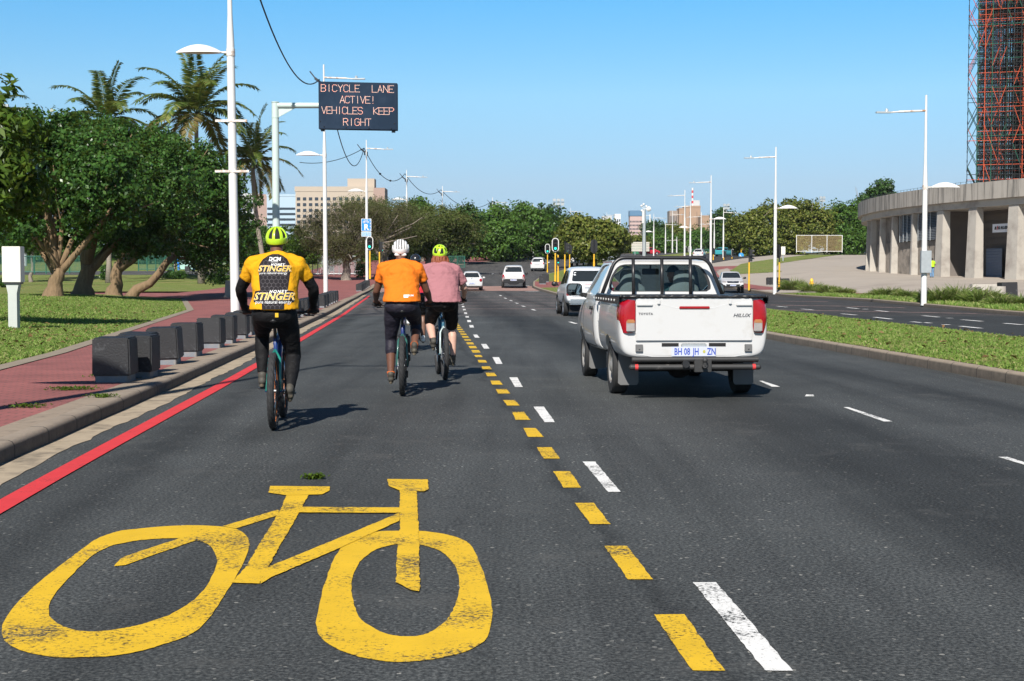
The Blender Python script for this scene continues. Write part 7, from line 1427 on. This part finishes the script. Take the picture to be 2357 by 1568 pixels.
def rider(loc, rz, pd, label, o):
    t = thing('person', loc, label, 'person', None, rz); k = o.get('k', 1.0); dz = o.get('dz', 0); dx = o.get('dx', 0)
    J = dict(pel=(dx * .2, .19, 1.13), sp=(dx * .5, .27, 1.3), ch=(dx, .35, 1.44 + dz), nk=(dx * 1.1, .45, 1.66 + dz)); ws = o.get('ws', .2); J['sl'] = (dx - ws, .41, 1.55 + dz); J['sr'] = (dx + ws, .41, 1.55 + dz)
    hc = Vector((dx * 1.2 + o.get('hx', 0), .53, 1.765 + dz)); yaw = o.get('yaw', 0); skin = o['skin']
    mb = MB(); torso(mb, J, k); mb.limb(J['nk'] - Vector((0, .03, .06)) if False else Vector(J['nk']) - Vector((0, .03, .06)), .066, hc - Vector((0, .03, .05)), .058); head(mb, hc, yaw)
    arms = []
    for s, n in ((-1, 'sl'), (1, 'sr')):
        sh = Vector(J[n]); gr = Vector((s * .335, .806, 1.096)); wr_ = gr + Vector((s * .005, -.085, .052)); el = ik(sh, wr_, .305, .265, Vector((s * o.get('elb', 1.0), -.25, -.8))); arms.append((sh, el, wr_)); mb.limb(sh, .062, el, .045); mb.limb(el, .045, el.lerp(wr_, .3), .047); mb.limb(el.lerp(wr_, .3), .047, wr_, .029); hand(mb, wr_, gr, s)
    legs = []; shoes = []
    for s, e, pit in ((-1, pd[0], o['pit'][0]), (1, pd[1], o['pit'][1])):
        pc = e + Vector((s * .06, 0, .012)); sm, so_, an = foot_mb(pc, pit); shoes.append((sm, so_)); hp = Vector((s * .105 + dx * .2, .22, 1.07)); kn = ik(hp, an, .45, .45, Vector((s * .12, 1, .1))); legs.append((hp, kn, an)); mb.limb(hp, .1, kn, .064); mb.limb(hp.lerp(kn, .35), .097, kn, .064); c_ = kn.lerp(an, .3) + Vector((0, -.018, 0)); mb.limb(kn, .062, c_, .064); mb.limb(c_, .064, an, .04); mb.limb(an, .036, pc + Vector((0, 0, .04)), .03)
    fuse(mb, 'body', skin, t, .0105, 3); face(t, hc, yaw)
    for sm, so_ in shoes: fuse(sm, 'shoe', o.get('shoe', SHOE), t, .009, 3); so_.build('shoe_sole', SOLE, t, bevel=.004)
    # top
    mb = MB(); ex = .02; torso_top(mb, J, k, ex, o.get('hem', 1.14), o.get('loose', 0))
    for (sh, el, wr_) in arms: f = o.get('sleeve', .62); cone(mb, sh, .072, sh.lerp(el, f), .068 + .014 * o.get('loose', 0)); mb.ell(sh, .074, nu=14, nv=10)
    top = fuse(mb, 'shirt', o['top'], t, .0105, 5); 
    # legs cover
    mb = MB(); pel = Vector(J['pel']); mb.ell(pel - Vector((0, 0, .05)), (.205 * k, .168 * k, .13), None, 18, 12)
    for q, (hp, kn, an) in enumerate(legs):
        f = o['legs'][q]; mb.limb(hp, .112, hp.lerp(kn, .3), .108)
        if f <= 1: cone(mb, hp.lerp(kn, .1), .112, hp.lerp(kn, f), (.112 + (.066 - .112) * f) + .016 * o.get('baggy', 0))
        else: mb.limb(hp.lerp(kn, .3), .11, kn, .073); c_ = kn.lerp(an, .3) + Vector((0, -.018, 0)); e_ = min(f - 1, 1); mb.limb(kn, .072, c_, .073); cone(mb, c_, .073, kn.lerp(an, max(.35, e_)), .073 + (.048 - .073) * max(.0, (e_ - .3) / .7))
    fuse(mb, 'tights' if max(o['legs']) > 1 else 'shorts', o['pants'], t, .0105, 4)
    for q, (hp, kn, an) in enumerate(legs):
        if o.get('sock'): mb = MB(); cone(mb, kn.lerp(an, o['sock'][0]), .052, an, .042); cone(mb, an, .042, an - Vector((0, -.02, .03)), .042); mb.build('sock', o['sock'][1], t, smooth=True)
    if o.get('armw'):
        for (sh, el, wr_) in arms: mb = MB(); a = sh.lerp(el, .5); mb.limb(a, .063, el, .053); mb.limb(el, .053, el.lerp(wr_, .3), .055); mb.limb(el.lerp(wr_, .3), .055, wr_ + (el - wr_).normalized() * .02, .036); fuse(mb, 'arm_warmer', o['armw'], t, .0105, 3)
    if o.get('glove'):
        for s, (sh, el, wr_) in zip((-1, 1), arms): g = Vector((s * .335, .806, 1.096)); mb = MB(); kn = g + Vector((0, .008, .036)); mb.limb(wr_, .034, kn + Vector((0, -.03, .002)), .038); mb.ell(kn + Vector((0, -.012, .004)), (.05, .036, .026), nu=12, nv=8); fuse(mb, 'glove', o['glove'], t, .009, 3)
    helmet(t, hc, yaw, *o['helmet'])
    if o.get('hair'): mb = MB(); rg = random.Random(3); [mb.tube(wob(hc + Vector((.075 * math.cos(a), -.03 + .08 * math.sin(a), .0)), hc + Vector((.12 * math.cos(a) * rg.uniform(.8, 1.15), -.05 + .1 * math.sin(a), -.13 - rg.uniform(0, .05))), 4, .012, rg), [.016, .018, .017, .013, .004], 5) for a in [math.pi + k * math.pi / 25 for k in range(-2, 28)]]; mb.build('hair', o['hair'], t, smooth=True)
    return t, top, J
def torso_top(mb, J, k, ex, hem, loose):
    pel, sp, ch, nk = (Vector(J[x]) for x in ('pel', 'sp', 'ch', 'nk')); sl, sr = Vector(J['sl']), Vector(J['sr']); lean = math.atan2((nk - pel).y, (nk - pel).z); M = Matrix.Rotation(-lean, 3, 'X'); e = ex + .02 * loose
    hb_ = Vector((pel.x, pel.y - .01, hem)); mb.ecyl([(hb_, .2 * k + e, .17 * k + e), (hb_.lerp(sp, .45), .192 * k + e, .162 * k + e), (sp, .18 * k + e, .142 * k + e), (sp.lerp(ch, .6), .195 * k + e, .145 * k + e), (ch + Vector((0, .0, .03)), .205 * k + e * .8, .14 * k + e * .8)], 26)
    mb.ell(ch, (.195 * k + e * .8, .138 * k + e * .8, .185), M, 20, 14); mb.limb(sl + Vector((.05, 0, -.03)), .074 + ex * .4, sr + Vector((-.05, 0, -.03)), .074 + ex * .4); mb.limb(ch + Vector((-.09, -.035, .02)), .108 + ex * .5, ch + Vector((.09, -.035, .02)), .108 + ex * .5)
    for q in (sl, sr): mb.limb(q, .07, nk - Vector((0, .03, .045)), .066); mb.limb(q + Vector((0, -.01, -.05)), .07, ch + Vector(((q.x - ch.x) * .6, -.03, .02)), .09)
def helmet(t, hc, yaw, shell, inner, style, tint=None):
    M = Matrix.Rotation(yaw, 3, 'Z') @ Matrix.Rotation(R(6), 3, 'X'); c = Vector(hc) + Vector((0, -.01, .03)); rx, ry, rz_ = .107, .137, .118; nu, nv = (180, 36) if style == 'fine' else (72, 20)
    mb = MB(); mb.ell(c, (rx * .9, ry * .92, rz_ * .9), M, 24, 10, -22, 90); inn = mb.build('helmet_liner', inner, t, smooth=True)
    vs, fs = [], []
    def pt(i, j, k=1.0):
        a = 2 * math.pi * i / nu; v = R(-20 - 8 * max(0, -math.sin(a)) + (110 + 8 * max(0, -math.sin(a))) * j / nv); return c + M @ Vector((rx * k * math.cos(v) * math.cos(a), ry * k * math.cos(v) * math.sin(a), rz_ * k * math.sin(v)))
    for j in range(nv + 1):
        for i in range(nu): vs.append(pt(i, j))
    def solid(i, j):
        if style == 'smooth': return True
        if style == 'ribs':                              # meridian slots all round, wide band at the base
            if j < 5 or j > 17: return True
            s = (i + 3) % 9; return s < 3 if j < 14 else s < 4
        if style == 'fine':                              # long narrow slots running front to back
            if j < 9: return True
            x = pt(i, j)[0] - c.x; return ((x + .3) / .036) % 1 < .55
        if style == 'web':
            if j < 4: return True
            s = (i + (j - 4) * .45 * (1 if (i // 12) % 2 else -1)) % 12; return s < 4.2 or j in (11, 12) or j > 17
    for j in range(nv):
        for i in range(nu):
            if solid(i, j): fs.append((j * nu + i, j * nu + (i + 1) % nu, (j + 1) * nu + (i + 1) % nu, (j + 1) * nu + i))
    mb = MB(); mb.add(vs, fs); me = evaluated(mb.mesh(), [('SOLIDIFY', dict(thickness=.016, offset=-1)), ('BEVEL', dict(width=.003, segments=2))]); me.materials.clear(); link('helmet', me, shell, t, auto=40)
    if style == 'fine':
        for s in (-1, 1): mb = MB(); mb.ell(Vector(hc) + M @ Vector((s * .04, -.108, -.035)), (.036, .012, .02), M, 12, 8); mb.build('strap_pad', WPAINT, t, smooth=True)
    mb = MB()
    for s in (-1, 1): mb.tube([Vector(hc) + M @ Vector((s * .085, -.05, 0)), Vector(hc) + M @ Vector((s * .075, .03, -.08)), Vector(hc) + M @ Vector((0, .05, -.125))], .005, 5)
    mb.tube([Vector(hc) + M @ Vector((.08 * math.sin(a), -.1 * math.cos(a), -.02)) for a in [-.9 + .18 * q for q in range(11)]], .013, 6); mb.build('helmet_strap', BLACK, t, smooth=True)
HV = pm('fluorescent helmet shell', (.5, .78, .03), .35, var=.04, coat=.4); HW = pm('white helmet shell', (.75, .75, .74), .3, var=.04, coat=.4); HB = pm('black helmet shell', (.02, .02, .022), .25, var=.1, coat=.5); HIN = pm('helmet liner foam', (.012, .012, .012), .8)
def on_back(name, bv, uv, faces, mat, par, off):
    vs = []
    for u, v in uv: p = hit(bv, 'rear', u, v, off); vs.append(p)
    mb = MB(); mb.add(vs, faces); return mb.build(name, mat, par)
def back_text(name, bv, s, size, u0, v0, mat, par, lift, **kw):
    v, f = text_geo(s, size, **kw); return on_back(name, bv, [(a + u0, b + v0) for a, b in v], f, mat, par, lift)
# --- rider in the yellow and black jersey
c0 = G(630, 989); rz1 = R(5); PIb = Vector((c0.x, c0.y, 0))
_, pd = bike(PIb, rz1, 'blue and green mountain bike ridden by the yellow-jersey cyclist', (.015, .04, .16), R(4), (.02, .2, .16), pm('orange rim', (.45, .13, .03), .4))
YJ = cloth('yellow jersey cloth', (.66, .32, .008))
p1_, top, J1 = rider(PIb, rz1, pd, 'person cycling in a yellow and black jersey with black arm warmers', dict(skin=SKD, k=1.06, ws=.215, dx=0, top=YJ, hem=1.13, sleeve=.6, pants=BLKC, legs=(1.92, 1.92), pit=(R(4), R(-28)), armw=BLKC, glove=GLOVE, helmet=(HV, HIN, 'ribs'), elb=1.0, yaw=R(-3), dz=.02))
bv = bvh_of(top.data); BLKJ = cloth('black jersey print', (.018, .016, .019)); WT = pm('white print', (.78, .78, .77), .7, var=.03); YT = pm('yellow print', (.75, .45, .02), .7, var=.05); GT = pm('grey print lines', (.12, .11, .12), .7)
def grid_panel(name, rows, mat, off, nu=14, sub=3):      # rows: (z, x0, x1)
    zs = []; 
    for a, b in zip(rows, rows[1:]):
        for q in range(sub): zs.append(tuple(a[i] + (b[i] - a[i]) * q / sub for i in range(3)))
    zs.append(rows[-1]); uv = [(x0 + (x1 - x0) * i / nu, z) for z, x0, x1 in zs for i in range(nu + 1)]; w_ = nu + 1
    return on_back(name, bv, uv, [(j * w_ + i, j * w_ + i + 1, (j + 1) * w_ + i + 1, (j + 1) * w_ + i) for j in range(len(zs) - 1) for i in range(nu)], mat, top, off)
PAN = [(1.135, -.1, .105), (1.19, -.105, .105), (1.2, -.185, .19), (1.245, -.19, .19), (1.305, -.178, .182), (1.312, -.128, .13), (1.4, -.14, .14), (1.5, -.15, .15), (1.56, -.142, .142), (1.61, -.115, .115), (1.645, -.07, .07), (1.66, -.03, .03)]
grid_panel('black_panel', PAN, BLKJ, .004)
mb = MB(); hx = .0235; pans = PAN
def inpan(u, v):
    for a, b in zip(PAN, PAN[1:]):
        if a[0] <= v <= b[0]: q = (v - a[0]) / max(1e-6, b[0] - a[0]); return a[1] + (b[1] - a[1]) * q + .004 < u < a[2] + (b[2] - a[2]) * q - .004
    return False
uv, fs = [], []
for r in range(16):
    for c_ in range(-5, 6):
        cu, cv = (c_ + .5 * (r % 2)) * hx * 1.732, 1.15 + r * hx * 1.5
        for q in range(3):
            a, b = math.pi / 6 + q * math.pi / 3, math.pi / 6 + (q + 1) * math.pi / 3; p, s = (cu + hx * math.cos(a), cv + hx * math.sin(a)), (cu + hx * math.cos(b), cv + hx * math.sin(b))
            if inpan(*p) and inpan(*s): d = Vector((s[0] - p[0], s[1] - p[1])).normalized() * .0011; n = len(uv); uv += [(p[0] - d.y, p[1] + d.x), (p[0] + d.y, p[1] - d.x), (s[0] + d.y, s[1] - d.x), (s[0] - d.y, s[1] + d.x)]; fs.append((n, n + 1, n + 2, n + 3))
on_back('hexagon_lines', bv, uv, fs, GT, top, .0065)
back_text('lettering', bv, 'DCM', .05, 0, 1.607, WT, top, .009, off=.002, shear=.05); back_text('lettering', bv, 'chrome', .022, 0, 1.583, WT, top, .009)
back_text('lettering', bv, 'HONEY', .031, .03, 1.555, WT, top, .009, shear=.3, space=1.3, off=.001); back_text('lettering', bv, 'STINGER', .078, .0, 1.515, WT, top, .008, shear=.3, off=.0022); back_text('lettering', bv, 'STINGER', .078, .0, 1.515, YT, top, .0105, shear=.3, off=.0003); back_text('lettering', bv, 'pure natural energy', .033, -.01, 1.475, WT, top, .009)
back_text('lettering', bv, 'HONEY', .04, .04, 1.298, WT, top, .009, shear=.3, space=1.3, off=.001); back_text('lettering', bv, 'STINGER', .096, .0, 1.25, WT, top, .008, shear=.3, off=.0025); back_text('lettering', bv, 'STINGER', .096, .0, 1.25, YT, top, .0105, shear=.3, off=.0003); back_text('lettering', bv, 'pure natural energy', .042, -.0, 1.2, WT, top, .009)
pt_ = next(o for o in p1_.children if o.name.startswith('tights')); bt = bvh_of(pt_.data); mb = MB(); on_back('maker_patch', bt, [(.02, 1.06), (.05, 1.06), (.05, 1.1), (.02, 1.1)], [(0, 1, 2, 3)], YT, pt_, .006)
SLB = MB()
# --- rider in orange
c2 = G(926, 911); rz2 = R(3.5); P2 = Vector((c2.x, c2.y, 0)); _, pd2 = bike(P2, rz2, 'dark blue mountain bike ridden by the orange-jersey cyclist', (.02, .035, .14), R(-80), (.03, .12, .1))
ORG = cloth('orange jersey cloth', (.72, .17, .012)); SOCKO = cloth('orange sock', (.5, .12, .03))
p2_, top2, J2 = rider(P2, rz2, pd2, 'person cycling in a plain orange jersey and a white ribbed helmet', dict(skin=SKD, k=1.06, ws=.215, dx=-.02, top=ORG, hem=1.14, sleeve=.58, pants=NAVY, legs=(1.42, 1.12), pit=(R(-18), R(-12)), helmet=(HW, HIN, 'fine'), elb=.3, sock=(.92, SOCKO), dz=.0))
bv2 = bvh_of(top2.data); on_back('maker_patch', bv2, [(.02, 1.19), (.075, 1.19), (.075, 1.225), (.02, 1.225)], [(0, 1, 2, 3)], WT, top2, .006); back_text('lettering', bv2, 'DUM', .03, .105, 1.215, WT, top2, .006, off=.001)
on_back('pocket_seam', bv2, [(-.19, 1.262), (.19, 1.258), (.19, 1.262), (-.19, 1.266)], [(0, 1, 2, 3)], pm('orange seam', (.5, .1, .01), .8), top2, .004) if False else None
# --- rider in pink
c3 = G(1024, 874); rz3 = R(7.5); P3 = Vector((c3.x, c3.y, 0)); _, pd3 = bike(P3, rz3, 'teal and white mountain bike ridden by the pink-shirted cyclist', (.03, .12, .18), R(118), (.5, .6, .6))
PNKC = cloth('dusty pink cotton', (.34, .15, .165), .95); HAIR = pm('ginger hair', (.23, .06, .02), .6, var=.25, scale=40)
p3_, top3, J3 = rider(P3, rz3, pd3, 'person cycling in a dusty pink T-shirt and black shorts, ginger hair', dict(skin=SKL, k=1.1, ws=.225, dx=-.03, hx=.01, top=PNKC, hem=1.09, sleeve=.74, loose=1, pants=BLKC, legs=(.98, .98), baggy=1, pit=(R(-30), R(-8)), helmet=(HV, HIN, 'web'), hair=HAIR, sock=(.55, BLKC), glove=GLOVE, elb=.6))
# --- rider mostly hidden in front
Y4 = 27.5; P4 = Vector((X(957, Y4), Y4, 0)); rz4 = R(4); _, pd4 = bike(P4, rz4, 'green mountain bike mostly hidden behind the orange-jersey cyclist', (.02, .2, .08), R(100))
BLUJ = cloth('blue jersey cloth', (.03, .05, .3)); p4_, top4, J4 = rider(P4, rz4, pd4, 'person cycling in a blue, red and white jersey, mostly hidden by others', dict(skin=SKM, k=.98, ws=.2, top=BLUJ, hem=1.13, sleeve=.6, pants=BLKC, legs=(.9, .9), pit=(R(-10), R(-15)), helmet=(HB, HIN, 'smooth'), shoe=pm('white shoe', (.7, .7, .68), .6, var=.1), sock=(.6, BLKC)))
bv4 = bvh_of(top4.data); bv = bv4; top_keep = top; top = top4; grid_panel('red_panel', [(1.14, .03, .19), (1.3, .04, .19), (1.45, .06, .2)], cloth('red jersey print', (.55, .03, .04)), .005); grid_panel('white_panel', [(1.5, .02, .2), (1.56, .02, .19)], WT, .005); back_text('lettering', bv4, 'CES', .05, .12, 1.53, PBLUE, top4, .008); top = top_keep
# --- standing person by the round building
def standing(loc, label, rz):
    t = thing('person', loc, label, 'person', None, rz); mb = MB(); J = dict(pel=(0, 0, .93), sp=(0, 0, 1.1), ch=(0, 0, 1.28), nk=(0, .01, 1.45), sl=(-.19, 0, 1.38), sr=(.19, 0, 1.38)); hc = Vector((0, .02, 1.56)); torso(mb, J, .95); mb.limb((0, 0, 1.42), .06, hc, .055); head(mb, hc)
    arms = []; legs = []
    for s in (-1, 1):
        sh, el, wr_ = Vector((s * .19, 0, 1.38)), Vector((s * .27, -.04, 1.12)), Vector((s * .25, .08, .9)); arms.append((sh, el)); mb.limb(sh, .055, el, .042); mb.limb(el, .042, wr_, .03); mb.ell(wr_ + Vector((0, .01, -.05)), (.02, .035, .05), nu=10, nv=8)
        for q in range(4): mb.limb(wr_ + Vector((0, -.02 + .016 * q, -.08)), .01, wr_ + Vector((0, -.015 + .016 * q, -.16 + .012 * abs(q - 1))), .008, 8)
        mb.limb(wr_ + Vector((0, .03, -.03)), .012, wr_ + Vector((-s * .01, .06, -.09)), .009, 8)
        hp, kn, an = Vector((s * .095, 0, .9)), Vector((s * .1, .03, .49)), Vector((s * .1, -.01, .09)); legs.append((hp, kn, an)); mb.limb(hp, .085, kn, .058); mb.limb(kn, .056, an, .04); mb.limb(an, .04, (s * .11, .1, .05), .035)
    fuse(mb, 'body', SKD, t, .013, 3); face(t, hc); mb = MB(); torso_top(mb, J, .95, .02, .92, 1)
    for sh, el in arms: cone(mb, sh, .08, sh.lerp(el, .75), .068)
    fuse(mb, 'shirt', cloth('lime work shirt', (.42, .72, .03)), t, .014, 4); mb = MB(); mb.ell(J['pel'], (.18, .14, .12))
    for hp, kn, an in legs: mb.limb(hp, .1, kn, .078); cone(mb, kn, .078, an - Vector((0, 0, .03)), .07)
    fuse(mb, 'jeans', cloth('faded blue jeans', (.14, .26, .42)), t, .014, 4)
    for hp, kn, an in legs: mb = MB(); mb.limb(an + Vector((0, -.03, -.05)), .045, an + Vector((0, .12, -.055)), .035); fuse(mb, 'shoe', BLACK, t, .012, 2)
    mb = MB(); mb.ecyl([(hc + Vector((0, 0, .03)), .1, .115), (hc + Vector((0, 0, .1)), .09, .1), (hc + Vector((0, 0, .13)), .05, .06)]); mb.ecyl([(hc + Vector((0, 0, .03)), .14, .155), (hc + Vector((0, 0, .045)), .13, .145)]); mb.build('hat', BLACK, t, smooth=True); return t
xs4 = X(2144, 122); standing(Vector((xs4, 122, float(zt(xs4, 122)) + .18)), 'person in a lime shirt, jeans and a dark hat standing at the round building', R(10))
# --- driver
dl = TG.matrix_basis if False else Matrix.Translation(TG.location) @ Matrix.Rotation(R(3.3), 4, 'Z'); t = thing('person', TG.location.copy(), 'person in a cap driving the white pickup truck, seen through its rear window', 'person', None, R(3.3)); mb = MB(); ox, oy, oz = .36, 1.98, -.02
J = dict(pel=(ox, oy + .02, 1.0), sp=(ox, oy - .03, 1.1), ch=(ox, oy - .04, 1.2), nk=(ox, oy, 1.36), sl=(ox - .19, oy, 1.29), sr=(ox + .19, oy, 1.29)); hc = Vector((ox - .1, oy + .0, 1.475)); torso(mb, J, .9); mb.limb((ox - .03, oy - .01, 1.33), .058, hc, .055); head(mb, hc, R(8))
for s in (-1, 1):
    sh, g = Vector((ox + s * .19, oy, 1.29)), Vector((.37 + s * .17, 2.6, 1.15)); wr_ = g + Vector((0, -.08, .03)); el = ik(sh, wr_, .3, .27, Vector((s * .6, -.2, -1))); mb.limb(sh, .055, el, .043); mb.limb(el, .042, wr_, .03); hand(mb, wr_, g, s)
    kn = Vector((ox + s * .14, 2.5, 1.02)); mb.limb((ox + s * .1, oy + .05, .98), .08, kn, .06); mb.limb(kn, .055, (ox + s * .12, 2.85, .62), .04)
fuse(mb, 'body', SKM, t, .012, 3); face(t, hc, R(8)); mb = MB(); torso_top(mb, J, .9, .02, 1.0, 0); 
for s in (-1, 1): mb.limb((ox + s * .19, oy, 1.29), .075, (ox + s * .24, oy + .1, 1.15), .066)
fuse(mb, 'shirt', cloth('dark teal shirt', (.03, .07, .08)), t, .012, 3); Mh = Matrix.Rotation(R(8), 3, 'Z'); mb = MB(); mb.ell(hc + Vector((0, -.005, .035)), (.086, .105, .095), Mh, 18, 8, 0, 90); mb.ell(hc + Mh @ Vector((0, .13, .045)), (.07, .07, .012), Mh); mb.build('cap', cloth('dark cap', (.03, .05, .06)), t, smooth=True)
print('G ok')
# ------------------------------------------------------------------ thin haze
mb = MB(); mb.box((0, 3500, 46.5), (10400, 7400, 97)); hz = mb.mesh('haze')
m = bpy.data.materials.new('haze'); m.use_nodes = True; t = m.node_tree; t.nodes.clear(); out = t.nodes.new('ShaderNodeOutputMaterial'); pv = t.nodes.new('ShaderNodeVolumePrincipled')
pv.inputs['Color'].default_value = (.72, .83, .95, 1); pv.inputs['Density'].default_value = .00006; t.links.new(pv.outputs[0], out.inputs['Volume'])
tag(link('haze', hz, m), 'thin pale haze over the whole scene', 'haze', None, 'stuff')
print('H ok')
